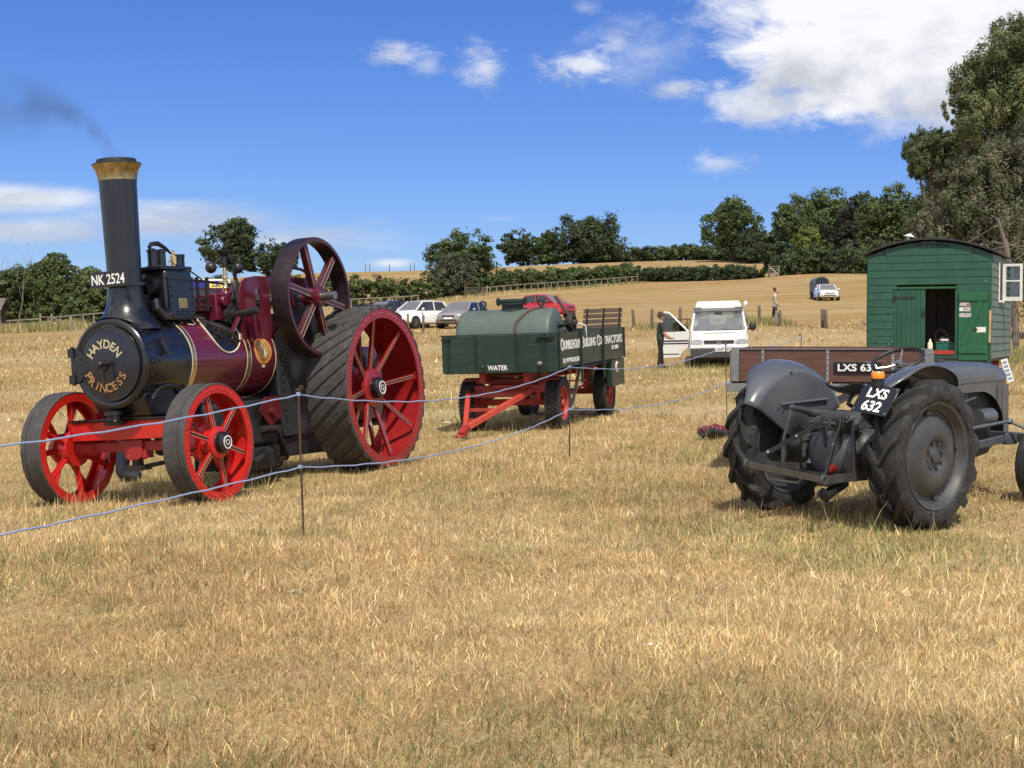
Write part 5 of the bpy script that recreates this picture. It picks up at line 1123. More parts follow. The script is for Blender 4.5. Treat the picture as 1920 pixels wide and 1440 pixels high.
for s_ in (-1, 1):
    for k in range(3): obj('side_plank', MB().b6(s_ * (WX - .03) - .015, s_ * (WX - .03) + .015, .035, 3.18, 1.09 + k * .114 + z_, 1.09 + k * .114 + .1125 + z_), WOODB, FT, bevel=.003)
    obj('corner_post', MB().b6(s_ * WX - .012, s_ * WX + .012, -.01, .07, 1.07 + z_, 1.426 + z_), FGR, tb)
for k in range(3): obj('head_plank', MB().b6(-WX + .05, WX - .05, 3.185, 3.215, 1.09 + k * .114 + z_, 1.09 + k * .114 + .1125 + z_), WOODB, FT)
wh = obj('road_wheel', MB().lathe((0, 0, 0), X, [(-.09, .2), (-.10, .22), (.10, .22), (.09, .2), (.04, .19), (.05, .08), (.05, 0), (-.05, 0), (-.04, .19)], 32), FGR, FT)
obj('tyre', MB().lathe((0, 0, 0), X, [(-.08, .215), (-.11, .27), (-.10, .35), (-.07, .375), (.07, .375), (.10, .35), (.11, .27), (.08, .215)], 40, closed=True), TYRE, wh)
wh.location = (-.62, 1.3, .375); w2 = copy_tree(wh, FT); w2.location = (.62, 1.3, .375)
obj('axle', MB().cyl((-.6, 1.3, .42), (.6, 1.3, .42), .045).b6(-.45, -.37, 1.15, 1.45, .40, .88 + z_).b6(.37, .45, 1.15, 1.45, .40, .88 + z_), FGR, FT)
obj('drawbar', MB().beam((-.4, 3.2, .9 + z_), (0, 4.5, .5), .07, .09).beam((.4, 3.2, .9 + z_), (0, 4.5, .5), .07, .09).cyl((0, 4.4, 0), (0, 4.4, .5), .03), FGR, FT)
np2 = obj('number_plate', MB().b6(.035, .52, -.034, -.026, 1.185 + z_, 1.297 + z_), BLACK, FT, bevel=.002)
obj('plate_lettering', MB().text('LXS 632', (.075, -.0345, 1.205 + z_), X, Z, .072, .41, .003, .025), WHITE, np2)
obj('tail_lamp', MB().b6(.42, .52, -.035, -.02, .985 + z_, 1.02 + z_).b6(.44, .50, -.05, -.036, .92 + z_, .97 + z_), pm('pale_lens', (.7, .66, .55), .4), ch)
# ================================================================== green water cart
CG = pm('cart_green', (.014, .036, .026), .42, var=.2, scale=4, coat=.2, dirt=(.05, .06, .05, .35))
CGD = pm('cart_green_dark', (.009, .020, .016), .5, var=.2)
CRED = pm('chassis_red', (.36, .045, .030), .5, var=.2, dirt=(.22, .10, .07, .4))
cart = thing('water_cart', 'dark green boarded trailer lettered for a building contractor with red chassis and drawbar', 'trailer', CART_O)
pose(cart, CART_H, CART_ROLL, CART_PITCH)
CX0, CX1, CY = -.60, 3.80, .96
ZB, ZT = .965, 1.555
for k in range(4): obj('front_plank', MB().b6(CX1 - .035, CX1, -CY, CY, ZB + k * .147, ZB + k * .147 + .1445), CG, cart, bevel=.003)
obj('top_rail', MB().b6(CX1 - .045, CX1 + .008, -CY - .02, CY + .01, ZT + .002, ZT + .022), CG, cart)
for y in (-.86, -.40, .28, .74): obj('iron_strap', MB().b6(CX1 + .001, CX1 + .016, y - .022, y + .022, ZB - .01, ZT + .005), CGD, cart)
bl = MB()
for y in (-.86, -.40, .28, .74):
    for k in range(8): bl.sph((CX1 + .017, y, ZB + .04 + k * .07), .008, 6)
obj('strap_bolts', bl, CGD, cart, kind='stuff')
obj('latch', MB().b6(CX1 + .0, CX1 + .05, .62, .90, 1.50, 1.515).b6(CX1, CX1 + .04, -.97, -.80, 1.50, 1.515), CGD, cart)
obj('drain_pipe', MB().cyl((CX1, .67, 1.10), (CX1 + .05, .67, 1.10), .035).sph((CX1 + .05, .67, 1.10), .03, 8), pm('pale_tap', (.28, .25, .22), .5, metal=.4), cart)
obj('tow_ring', MB().torus((CX1 + .03, -.285, 1.03), X, .032, .010, 16, 6).cyl((CX1, -.285, 1.09), (CX1 + .03, -.285, 1.05), .012), CGD, cart)
obj('water_lettering', MB().text('WATER', (CX1 + .003, -.20, 1.008), Y, Z, .075, .33, .003, .02), WHITE, cart)
for s_ in (1, -1):
    for k in range(4): obj('side_plank', MB().b6(CX0, CX1 - .037, s_ * CY - .0175, s_ * CY + .0175, 1.02 + k * .137, 1.02 + k * .137 + .1345), CG, cart, bevel=.003)
for k in range(4): obj('tail_plank', MB().b6(CX0 - .035, CX0 - .002, -CY, CY, 1.02 + k * .137, 1.02 + k * .137 + .1345), CG, cart, bevel=.003)
for x in (2.50, 1.02): obj('stanchion', MB().b6(x - .045, x + .045, CY + .019, CY + .045, .72, 1.575), CGD, cart)
obj('corner_plate', MB().b6(CX1 - .06, CX1 - .002, CY + .019, CY + .03, 1.0, 1.56).b6(CX0 - .02, CX0 + .04, CY + .019, CY + .03, 1.0, 1.565), CGD, cart)
def cap_word(p, x0, x1):
    """a word with a tall first letter, running front to rear from x0 to x1"""
    a = text_geo(p[0], .02)[2] * 1.25; b_ = text_geo(p[1:], .02)[2]; k = (x0 - x1) / (a + b_ + .06)
    return MB().text(p[0], (x0, CY + .0185, 1.285), -X, Z, .185, a * k, .004, .02).text(p[1:], (x0 - (a + .06) * k, CY + .0185, 1.30), -X, Z, .14, b_ * k, .004, .02)
for w_, x0, x1 in (('CRUMBLEHOLM', 3.70, 2.57), ('BUILDING', 2.40, 1.52), ('CO', 1.42, 1.09), ('TRACTORS', .95, -.42)): obj('company_lettering', cap_word(w_, x0, x1) if w_ != 'TRACTORS' else MB().text(w_, (x0, CY + .0185, 1.30), -X, Z, .14, x0 - x1, .004, .02), WHITE, cart)
obj('company_lettering', MB().text('TEL WEYMOUTH 210', (3.60, CY + .0185, 1.085), -X, Z, .072, .98, .004, .02), WHITE, cart)
obj('company_lettering', MB().text('EST 1889', (.38, CY + .0185, 1.19), -X, Z, .066, .48, .004, .02), WHITE, cart)
obj('bed', MB().b6(CX0, CX1 - .04, -CY + .02, CY - .02, .955, .985), CGD, cart)
lk = obj('rear_locker', MB().b6(-.60, .36, CY - .10, CY + .005, .52, 1.0), CG, cart, bevel=.01)
obj('reflector', MB().lathe((-.02, CY + .005, .86), Y, [(0, .10), (.012, .095), (.014, 0)], 20), WHITE, lk); obj('reflector_lens', MB().lathe((-.02, CY + .015, .86), Y, [(0, .066), (.01, .06), (.012, 0)], 20), pm('red_lens', (.45, .02, .015)), lk)
obj('chassis_beam', MB().b6(-.4, 3.6, -.42, -.32, .80, .95), CRED, cart); obj('chassis_beam', MB().b6(-.4, 3.6, .32, .42, .80, .95), CRED, cart)
for x in (.0, 1.2, 2.3): obj('cross_member', MB().b6(x - .05, x + .05, -.85, .85, .86, .95), CRED, cart)
tt_ = obj('turntable', MB().ring((3.062, 0, .70), Z, .30, .42, 0, .05, 32).b6(2.9, 3.25, -.80, .80, .76, .84).b6(3.26, 3.32, -.75, .75, .62, .74), CRED, cart)
obj('front_axle', MB().b6(3.0, 3.12, -.66, .66, .40, .50).b6(2.85, 3.30, -.5, -.42, .5, .70).b6(2.85, 3.30, .42, .5, .5, .70), REDDARK, cart); obj('rear_axle', MB().b6(-.06, .06, -.66, .66, .38, .48).b6(-.35, .35, -.5, -.42, .48, .80).b6(-.35, .35, .42, .5, .48, .80), REDDARK, cart)
obj('brake_rod', MB().tube([(.3, .55, .62), (1.6, .55, .52), (2.6, .55, .55)], .022, 6).tube([(2.4, .7, .95), (2.5, .7, .75), (1.4, .75, .70)], .016, 6), REDDARK, cart)
obj('prop_stay', MB().beam((1.6, .7, .90), (2.4, .75, .25), .05, .03), pm('pale_timber', (.3, .27, .22), .8), cart)
dbar = obj('drawbar', MB().beam((3.35, -.70, .65), (4.80, -.25, .20), .075, .085).beam((3.35, .36, .65), (4.80, -.21, .20), .075, .085), pm('bright_chassis_red', (.50, .065, .040), .42, var=.15, dirt=(.3, .12, .08, .35)), cart, bevel=.006)
obj('drawbar_tie', MB().beam((3.52, -.62, .60), (3.52, .28, .60), .06, .07).beam((4.15, -.44, .41), (4.15, .04, .41), .05, .05).beam((4.55, -.33, .28), (4.55, -.12, .28), .12, .05), CRED, dbar)
obj('tow_eye', MB().beam((4.76, -.23, .21), (5.05, -.235, .10), .10, .09).torus((5.10, -.237, .085), (0, 0, 1), .055, .022, 18, 8), REDDARK, dbar)
WR = .428
cw = obj('road_wheel', MB().lathe((0, 0, 0), Y, [(-.09, .255), (-.10, .275), (.10, .275), (.09, .255), (.05, .25), (.035, .22), (.03, .15), (.06, .11), (.06, .07), (.11, .06), (.115, 0), (-.08, 0), (-.07, .25)], 40), pm('wheel_red', (.42, .05, .035), .5, var=.2, dirt=(.2, .11, .08, .45)), cart)
hb = MB()
for k in range(6): a = k * math.pi / 3; hb.lathe((.19 * math.cos(a), .031, .19 * math.sin(a)), Y, [(0, .030), (.006, .030), (.008, 0)], 12)
obj('wheel_holes', hb, SOOT, cw, kind='stuff')
bl = MB()
for k in range(8): a = k * math.pi / 4; bl.cyl((.088 * math.cos(a), .06, .088 * math.sin(a)), (.088 * math.cos(a), .085, .088 * math.sin(a)), .012, n=6)
obj('wheel_nuts', bl, DSTEEL, cw, kind='stuff')
ty = obj('tyre', MB().lathe((0, 0, 0), Y, [(-.085, .265), (-.118, .31), (-.118, .37), (-.10, .408), (-.09, .416), (-.055, .418), (-.055, .410), (-.045, .410), (-.045, .418), (-.006, .419), (-.006, .410), (.006, .410), (.006, .419), (.045, .418), (.045, .410), (.055, .410), (.055, .418), (.09, .416), (.10, .408), (.118, .37), (.118, .31), (.085, .265)], 56, closed=True), TYRE, cw)
tb_ = MB()
for k in range(44):
    a = 2 * math.pi * k / 44
    for y in (-.085, -.028, .028, .085): tb_.box(((.420) * math.cos(a + y), y, (.420) * math.sin(a + y)), (.016, .05, .040), (0, -(a + y), 0))
obj('tread_blocks', tb_, TYRE, ty, kind='stuff')
for (x, y, rz) in ((3.062, .721, 0), (3.062, -.721, math.pi), (0, .721, 0), (0, -.721, math.pi)):
    o = cw if (x, y) == (3.062, .721) else copy_tree(cw, cart); o.location = (x, y, WR); o.rotation_euler = (0, random.random() * 3, rz)
# ------------------------------------------------------------------ things carried on the cart (placed in the cart's frame)
def on_cart(o, loc, rz=0.0):
    m = MC_ @ Matrix.Translation(loc) @ Matrix.Rotation(rz, 4, 'Z'); o.location = m.to_translation(); o.rotation_euler = m.to_euler(); return o
TKG = pm('tank_green', (.100, .135, .112), .45, var=.12, scale=4, bump=.05, dirt=(.12, .13, .11, .4))
tank = on_cart(thing('water_tank', 'pale green cylindrical water tank lying across the cart bed', 'tank'), (2.88, 0, .985))
tr_ = .47; tz = .50
obj('shell', MB().lathe((0, -.98, tz), Y, [(0, .0), (.02, .20), (.05, .36), (.10, .44), (.17, tr_), (1.58, tr_), (1.60, tr_ + .006), (1.63, tr_ + .006), (1.65, tr_), (1.66, .455), (1.665, .44), (1.685, .25), (1.69, 0)], 56), TKG, tank)
mh = obj('manhole', MB().lathe((0, -.05, tz + tr_ - .04), Z, [(0, .18), (.12, .175), (.12, .22), (.15, .22), (.15, .19), (.16, .19), (.165, .23), (.20, .23), (.21, .19), (.215, 0)], 36), pm('manhole_green', (.018, .034, .028), .5, var=.2), tank)
for s_ in (-1, 1): obj('clamp', MB().box((.04, -.05 + s_ * .22, tz + tr_ + .13), (.08, .07, .09)).cyl((.04, -.05 + s_ * .23, tz + tr_ + .06), (.04, -.05 + s_ * .23, tz + tr_ + .20), .018), CGD, mh)
for y in (-.56, .44): obj('lifting_eye', MB().torus((0, y, tz + tr_ + .10), (1, .25, 0), .048, .016, 18, 8).lathe((0, y, tz + tr_ - .02), Z, [(0, .08), (.025, .075), (.03, .03), (.07, .025)], 14), SOOT, tank)
obj('strap', MB().tube([((tr_ + .012) * math.sin(R(a)), .42 - .30 * min(1, a / 60), tz + (tr_ + .012) * math.cos(R(a))) for a in range(0, 110, 8)], .022, 6), pm('leather_strap', (.085, .045, .035), .7, var=.25), tank)
obj('outlet_boss', MB().cyl((-.02, .72, tz + .20), (-.02, .82, tz + .20), .05).cyl((-.02, .82, tz + .20), (-.02, .92, tz + .22), .022).box((.47, .05, tz + .02), (.06, .09, .02)), CGD, tank)
obj('cradle', MB().b6(-.40, .40, -.75, -.65, 0, .12).b6(-.40, .40, .45, .55, 0, .12), CGD, tank)
pump = on_cart(thing('hand_pump', 'dark iron hand pump with a raised brown lever beside the tank', 'pump'), (2.25, .62, .985))
obj('base', MB().b6(-.22, .18, -.22, .22, 0, .34).b6(-.15, .10, -.14, .14, .34, .60), DSTEEL, pump, bevel=.02)
obj('pump_wheel', MB().ring((0, .16, .72), Y, .10, .17, -.02, .03, 28).cyl((0, -.1, .72), (0, .24, .72), .05).lathe((0, .05, .72), Y, [(0, .1), (.08, .13), (.12, .05)], 20), pm('pump_iron', (.055, .048, .035), .55, metal=.5, var=.4), pump)
obj('lever', MB().beam((.02, .22, .68), (-.02, -.13, 1.17), .055, .05), pm('lever_wood', (.095, .045, .035), .6, var=.25), pump, bevel=.006)
obj('hose', MB().tube([(0, .24, .68), (.05, .30, .70), (-.1, .36, .66), (-.18, .34, .4), (-.2, .3, .05)], .016, 6), WHITE, pump)
bench = on_cart(thing('garden_bench', 'slatted wooden bench with black frames standing on the cart', 'bench'), (.05, .70, .985), math.atan2(.4, -1.1) + math.pi)
BW = pm('bench_slats', (.125, .088, .068), .65, var=.2, scale=4, bump=.1)
for k in range(6): obj('slat', MB().box((0, .02 + .035 * k * .3, .42 + k * .095), (1.22, .022, .074)), BW, bench, bevel=.004)
for k in range(4): obj('seat_slat', MB().box((0, -.08 - k * .10, .38), (1.22, .07, .022)), BW, bench, bevel=.004)
for x in (-.52, .0, .52): obj('frame', MB().tube([(x, .035, .36), (x, .05, .60), (x, .085, .94)], .018, 6).tube([(x, .06, 0), (x, .02, .36), (x, -.42, .36), (x, -.42, 0)], .018, 6), BLACK, bench)
# ================================================================== green living hut
HG = pm('hut_green', (.012, .074, .043), .5, var=.22, scale=2.2, coat=.1, dirt=(.10, .16, .12, .22))
HGD = pm('hut_door_green', (.016, .105, .045), .45, var=.12, scale=4, dirt=(.04, .12, .07, .3))
HGREY = pm('hut_weathered_side', (.115, .165, .130), .6, var=.3, scale=4, bump=.2, dirt=(.30, .31, .29, .5))
hut = thing('hut', 'dark green boarded living hut on wheels with a curved roof and open door', 'hut', (8.05, 27.48, 0), (0, 0, R(-24.5)))
hz0 = G(8.5, 28.8); hut.location.z = hz0
F0, EAV, CRN, HW, HL = 1.12 - hz0, 3.11 - hz0, 3.375 - hz0, 1.16, 3.7      # floor, eaves, crown heights; half width; length
def arc_z(x): return EAV + (CRN - EAV) * (1 - (x / (HW + .02)) ** 2)
nb = 14; bh = (EAV - F0) / nb * 1.0
OPEN = (-.60, .53, F0, F0 + 1.34)       # door zone x0,x1,z0,z1
k = 0; z = F0 + .002
while z < CRN - .02:
    z1 = min(z + bh - .003, CRN - .004)
    def brd(x0, x1):
        lo = max(x0, -HW); hi = min(x1, HW)
        if z1 > EAV:
            lim = (HW + .02) * math.sqrt(max(0.0, 1 - (z1 - EAV) / (CRN - EAV))); lo = max(lo, -lim); hi = min(hi, lim)
        if hi - lo > .08: obj('board', MB().prism([(-.006, z), (.014, z), (.022, z1), (-.006, z1)], (hi, 0, 0), -Y, Z, hi - lo) if False else MB().add([(lo, -.021, z), (hi, -.021, z), (hi, -.012, z1), (lo, -.012, z1), (lo, .01, z), (hi, .01, z), (hi, .01, z1), (lo, .01, z1)], [(0, 1, 2, 3), (7, 6, 5, 4), (0, 4, 5, 1), (3, 2, 6, 7), (0, 3, 7, 4), (1, 5, 6, 2)]), HG, hut)
    if z < OPEN[3]: brd(-HW, OPEN[0]); brd(OPEN[1] + .0, HW)
    else: brd(-HW, HW)
    if z1 <= EAV + .001:
        obj('side_board', MB().add([(HW + .030, .012, z), (HW + .030, HL, z), (HW + .016, HL, z1), (HW + .016, .012, z1), (HW - .01, .012, z), (HW - .01, HL, z), (HW - .01, HL, z1), (HW - .01, .012, z1)], [(0, 1, 2, 3), (7, 6, 5, 4), (0, 4, 5, 1), (3, 2, 6, 7), (0, 3, 7, 4), (1, 5, 6, 2)]), HGREY, hut)
        obj('side_board', MB().b6(-HW - .02, -HW + .01, .012, HL, z, z1), HG, hut)
    z += bh
obj('gable_lining', MB().prism([(-HW, EAV)] + [(HW * (i / 12 * 2 - 1), arc_z(HW * (i / 12 * 2 - 1)) - .012) for i in range(13)] + [(HW, EAV)], (0, .012, 0), X, Z, -.012), HG, hut)
obj('rear_wall', MB().b6(-HW, HW, HL, HL + .03, F0, EAV), HG, hut)
INT = pm('hut_interior_boards', (.22, .17, .14), .7, var=.2, scale=3)
for i in range(9): obj('inner_board', MB().b6(-.9 + i * .2, -.9 + i * .2 + .19, 1.9, 1.93, F0 + .05, EAV - .05), INT, hut)
obj('floor', MB().b6(-HW, HW, .0, HL, F0 - .05, F0 - .003), DKW, hut)
rf = MB(); n = 22; V = []; 
for yy in (-.10, HL + .10):
    for i in range(n + 1):
        x = (HW + .09) * (i / n * 2 - 1); zz = EAV + .03 + (CRN - EAV) * (1 - (x / (HW + .06)) ** 2); V += [(x, yy, zz), (x, yy, zz + .035)]
m = 2 * (n + 1); F = []
for i in range(n):
    a = 2 * i; F += [(a, a + 2, a + 3, a + 1), (m + a + 1, m + a + 3, m + a + 2, m + a), (a + 1, a + 3, m + a + 3, m + a + 1), (m + a, m + a + 2, a + 2, a)]
F += [(0, 1, m + 1, m), (2 * n, m + 2 * n, m + 2 * n + 1, 2 * n + 1)]
obj('roof', MB().add(V, F), pm('roof_felt', (.028, .030, .032), .8, var=.3, bump=.2), hut)
cw_ = obj('roof_vent', MB().cyl((-.47, .5, EAV + .2), (-.47, .5, EAV + .42), .035), pm('white_cowl', (.7, .7, .68), .5), hut)
obj('vent_cowl', MB().lathe((-.45, .5, EAV + .40), (.15, 0, 1), [(0, .11), (.05, .03), (.06, 0)], 14), WHITE, cw_)
vt = MB()
for i in range(6): vt.box((-.15 + i * .1, -.03, EAV + .17), (.05, .012, .03))
vt.box((.0, -.03, EAV + .205), (.6, .012, .016)); obj('vent_slots', vt, SOOT, hut, kind='stuff')
# doorway: left leaf shut, right leaf folded open against the wall, low leaf and red sill under the opening
obj('door_head', MB().b6(-.66, .56, -.05, -.027, OPEN[3], OPEN[3] + .04), HGD, hut)
for x in (-.62, .53, 1.13): obj('door_post', MB().b6(x - .028, x + .028, -.032, .03, F0 - .02, OPEN[3] - .001), HG, hut)
dl = obj('door', MB().b6(-.59, -.055, -.018, .0, F0, OPEN[3] - .004), HG, hut)
for i in range(6): obj('door_plank', MB().b6(-.588 + i * .089, -.588 + i * .089 + .085, -.034, -.0185, F0 + .002, OPEN[3] - .006), HG, dl, bevel=.003)
for z in (F0 + .17, F0 + 1.17): obj('strap_hinge', MB().b6(-.64, -.25, -.044, -.035, z - .02, z + .02).b6(-.66, -.62, -.05, -.033, z - .06, z + .06), SOOT, dl)
obj('latch', MB().b6(-.12, -.06, -.06, -.035, F0 + .82, F0 + .92), SOOT, dl)
dr = obj('open_door', MB().b6(.57, 1.11, -.065, -.045, F0 - .03, OPEN[3] - .06), HGD, hut)
for i in range(6): obj('door_plank', MB().b6(.572 + i * .09, .572 + i * .09 + .087, -.072, -.0655, F0 - .028, OPEN[3] - .062), HGD, dr)
for z in (F0 + .10, F0 + 1.10): obj('ledge', MB().b6(.575, 1.10, -.097, -.073, z, z + .14), HGD, dr, bevel=.006)
obj('brace', MB().beam((.65, -.085, F0 + .25), (.98, -.085, F0 + 1.09), .022, .09, (1, 0, 0)), HGD, dr)
stk = [pm('sticker_a', (.45, .42, .42), .6, var=.7, scale=60), pm('sticker_b', (.75, .72, .68), .6, var=.2, scale=40), pm('sticker_c', (.40, .10, .08), .6, var=.5, scale=40)]
for (x0, x1, z0, z1, m_) in ((.59, .76, 1.00, 1.07, 0), (.72, .79, 1.00, 1.05, 2), (.585, .655, .905, .975, 1), (.66, .79, .90, .985, 0), (.58, .80, .79, .865, 0), (.90, 1.07, .50, .60, 1)): obj('sticker', MB().b6(x0, x1, -.0745, -.0725, F0 + z0, F0 + z1), stk[m_], dr)
obj('hinge_bracket', MB().b6(.84, .92, -.08, -.0725, F0 + .53, F0 + .57), SOOT, dr)
obj('red_sill', MB().b6(-.05, .50, -.06, .05, F0 + .08, F0 + .15), pm('sill_red', (.38, .03, .025), .5), hut)
for i in range(5): obj('low_door_plank', MB().b6(-.045 + i * .11, -.045 + i * .11 + .105, -.04, -.02, F0 - .25, F0 + .075), HG, hut)
obj('low_hinge', MB().b6(.15, .50, -.048, -.041, F0 - .03, F0 + .01), SOOT, hut)
obj('under_board', MB().b6(-HW, -.06, -.03, .0, F0 - .16, F0 - .004), HG, hut); obj('under_board', MB().b6(.56, HW, -.03, .0, F0 - .10, F0 - .004), HG, hut)
obj('chassis', MB().b6(-.9, -.8, .1, HL, F0 - .25, F0 - .06).b6(.8, .9, .1, HL, F0 - .25, F0 - .06).b6(-1.0, 1.0, .5, .6, F0 - .36, F0 - .25), CRED, hut)
fk = MB(); rs = random.Random(77)
for i in range(26):
    x, z = rs.uniform(-1.1, 1.1), rs.uniform(F0 + .1, EAV - .05)
    if OPEN[0] - .05 < x and z < OPEN[3] + .05: x = rs.uniform(-1.1, -.68)
    fk.sph((x, -.019, z), rs.uniform(.004, .011), 6, (1, .3, rs.uniform(.8, 1.8)))
obj('paint_chips', fk, pm('bare_wood_chips', (.20, .28, .23), .8), hut, kind='stuff')
# right-hand window, its casement swung out
wf = obj('window', MB().b6(HW + .03, HW + .05, 1.0, 1.05, EAV - .85, EAV - .12).b6(HW + .03, HW + .05, 1.7, 1.75, EAV - .85, EAV - .12).b6(HW + .03, HW + .07, .98, 1.77, EAV - .90, EAV - .86), WHITE, hut)
obj('window_opening', MB().b6(HW + .031, HW + .035, 1.05, 1.70, EAV - .85, EAV - .12), SOOT, wf)
ca = MB(); c0_, w_, h_ = Vector((HW + .05, 1.72, EAV - .86)), .36, .74
def casq(a, b_, c, d): ca.b6(HW + .05 + a, HW + .05 + b_, 1.70, 1.74, EAV - .86 + c, EAV - .86 + d)
casq(0, .05, 0, h_); casq(w_ - .05, w_, 0, h_); casq(.05, w_ - .05, 0, .08); casq(.05, w_ - .05, h_ - .05, h_); casq(.05, w_ - .05, h_ * .52, h_ * .52 + .03)
cs_ = obj('casement', ca, pm('white_window_paint', (.72, .72, .70), .5), hut)
obj('pane', MB().b6(HW + .10, HW + w_, 1.716, 1.722, EAV - .78, EAV - .86 + h_ * .52), glass(), cs_); obj('pane', MB().b6(HW + .10, HW + w_, 1.716, 1.722, EAV - .86 + h_ * .52 + .03, EAV - .86 + h_ - .05), glass(), cs_)
for (x, y, rz) in ((-.95, .6, 0), (.95, .6, 0), (-.95, 3.0, 0), (.95, 3.0, 0)):
    w_h = obj('cart_wheel', MB().ring((x, y, .28), X, .22, .28, -.04, .04, 28).cyl((x - .06, y, .28), (x + .06, y, .28), .07), CRED, hut)
    for i in range(6): a = i * math.pi / 3; obj('spoke', MB().beam((x, y + .06 * math.cos(a), .28 + .06 * math.sin(a)), (x, y + .23 * math.cos(a), .28 + .23 * math.sin(a)), .03, .03, (1, 0, 0)), CRED, w_h)
obj('axle', MB().cyl((-.95, .6, .28), (.95, .6, .28), .04).cyl((-.95, 3.0, .28), (.95, 3.0, .28), .04).b6(-.5, .5, .55, .65, .3, F0 - .3).b6(-.5, .5, 2.95, 3.05, .3, F0 - .2), CRED, hut)
HM = Matrix.Translation(hut.location) @ Matrix.Rotation(R(-24.5), 4, 'Z')
def in_hut(o, loc): o.location = HM @ Vector(loc); o.rotation_euler = (0, 0, R(-24.5)); return o
tag(in_hut(obj('milk_bottle', MB().lathe((0, 0, 0), Z, [(0, .048), (.13, .05), (.16, .03), (.20, .018), (.22, .02), (.225, 0)], 14), pm('cream_plastic', (.72, .66, .52), .5)), (.04, -.01, F0 + .151)), 'cream plastic bottle standing on the red door sill', 'bottle')
bx = in_hut(thing('tool_box', 'green box just inside the hut doorway', 'box'), (.32, .35, F0)); obj('box_body', MB().b6(-.20, .20, -.15, .15, 0, .28), pm('box_green', (.02, .13, .085), .5), bx, bevel=.01); obj('box_lid', MB().b6(-.205, .205, -.155, .155, .282, .31), pm('box_green2', (.03, .16, .10), .5), bx, bevel=.008)
def crumple(name, dims, mats, seed, parts=9):
    rs = random.Random(seed); mb = MB()
    for k in range(parts): mb.sph((rs.uniform(-.5, .5) * dims[0], rs.uniform(-.5, .5) * dims[1], dims[2] * rs.uniform(.3, .6)), dims[2] * rs.uniform(.35, .6), 8, (rs.uniform(.8, 1.7), rs.uniform(.6, 1.2), rs.uniform(.5, .9)))
    return mb
tag(in_hut(obj('dark_coat', crumple('dark_coat', (.34, .2, .16), None, 3), pm('coat_black', (.02, .02, .022), .9)), (.36, .38, F0 + .30)), 'black coat heaped on the green box', 'coat')
tag(in_hut(obj('pale_cloth', crumple('pale_cloth', (.22, .1, .08), None, 4), pm('cloth_white', (.55, .55, .53), .9)), (.30, .24, F0 + .305)), 'white cloth lying on the front of the green box', 'cloth')
tag(in_hut(obj('wooden_chair_back', MB().tube([(-.12, 0, 0), (-.13, .02, .48), (-.06, .02, .56), (.06, .02, .52), (.10, .02, .40), (.12, 0, 0)], .02, 6).box((0, 0, .3), (.22, .03, .16)), pm('cane', (.24, .17, .11), .7)), (.16, .75, F0)), 'cane chair back in the dim hut interior', 'chair')
# lump hammer handle hanging by the door, board sign on the right
tag(in_hut(obj('tool_handle', MB().beam((1.14, -.055, F0 + .30), (1.145, -.055, F0 + .72), .03, .04).beam((1.145, -.055, F0 + .72), (1.147, -.055, F0 + .92), .034, .044), pm('ash_handle', (.42, .30, .15), .6, var=.3)), (0, 0, 0)), 'short wooden tool handle hanging beside the open hut door', 'tool handle')
q = gp(1897, 27.5); root = thing('leaning_sign', 'small white printed board leaning beside the hut', 'sign', q, (R(-18), R(-18), R(-20)))
obj('board', MB().b6(-.06, .06, -.01, .01, .02, .50), WHITE, root, bevel=.002)
for i in range(5): obj('printed_panel', MB().b6(-.042, .042, -.0135, -.0115, .06 + i * .085, .06 + i * .085 + .06), pm('print_blue', (.22, .25, .36), .6, var=.6, scale=60), root)
obj('stake', MB().beam((-.14, .05, 0), (-.04, .03, .26), .03, .03), DKW, root)
# ================================================================== white camper van
VP = at(1349, 690, 44); VZ = G(VP.x, 44.6)
VW_ = pm('van_white', (.78, .78, .75), .3, var=.04, coat=.4, dirt=(.55, .52, .46, .25)); VDK = pm('dark_plastic', (.025, .026, .028), .55, var=.2); CHR = pm('chrome', (.8, .8, .82), .1, metal=1, var=.02)
van = thing('camper_van', 'white camper van facing us with its driver door wide open', 'van', (VP.x, 44.0, VZ)); pose(van, R(-98.0), R(1.3), 0)
def loft(st, close=True):
    mb = MB(); V = []; F = []; m = len(st[0])
    for s in st: V += s
    for i in range(len(st) - 1):
        for k in range(m): F.append((i * m + k, i * m + (k + 1) % m, (i + 1) * m + (k + 1) % m, (i + 1) * m + k))
    F += [tuple(range(m))[::-1], tuple((len(st) - 1) * m + k for k in range(m))]
    return mb.add(V, F)
def sec(x, z0, z1, w0, w1, c=.05, x1=None):
    """rounded box section at x (x1: top offset)"""
    x1 = x if x1 is None else x1; f = lambda z: x + (x1 - x) * (z - z0) / max(1e-6, z1 - z0)
    P = [(-w0 + c, z0), (w0 - c, z0), (w0, z0 + c), (w1, z1 - c), (w1 - c, z1), (-w1 + c, z1), (-w1, z1 - c), (-w0, z0 + c)]
    return [(f(z), y, z) for y, z in P]
obj('lower_body', loft([sec(-.02, .50, .84, .86, .86), sec(-.06, .42, .90, .90, .88), sec(-.35, .38, 1.00, .92, .90), sec(-.75, .34, 1.13, .92, .90), sec(-1.6, .34, 1.16, .92, .91), sec(-4.6, .34, 1.16, .92, .91), sec(-4.68, .40, 1.10, .90, .89)]), VW_, van)
obj('cab_body', loft([sec(-1.50, 1.12, 1.80, .90, .80), sec(-1.7, 1.12, 1.88, .90, .80), sec(-4.5, 1.12, 1.88, .90, .80), sec(-4.66, 1.12, 1.75, .88, .78)]), VW_, van)
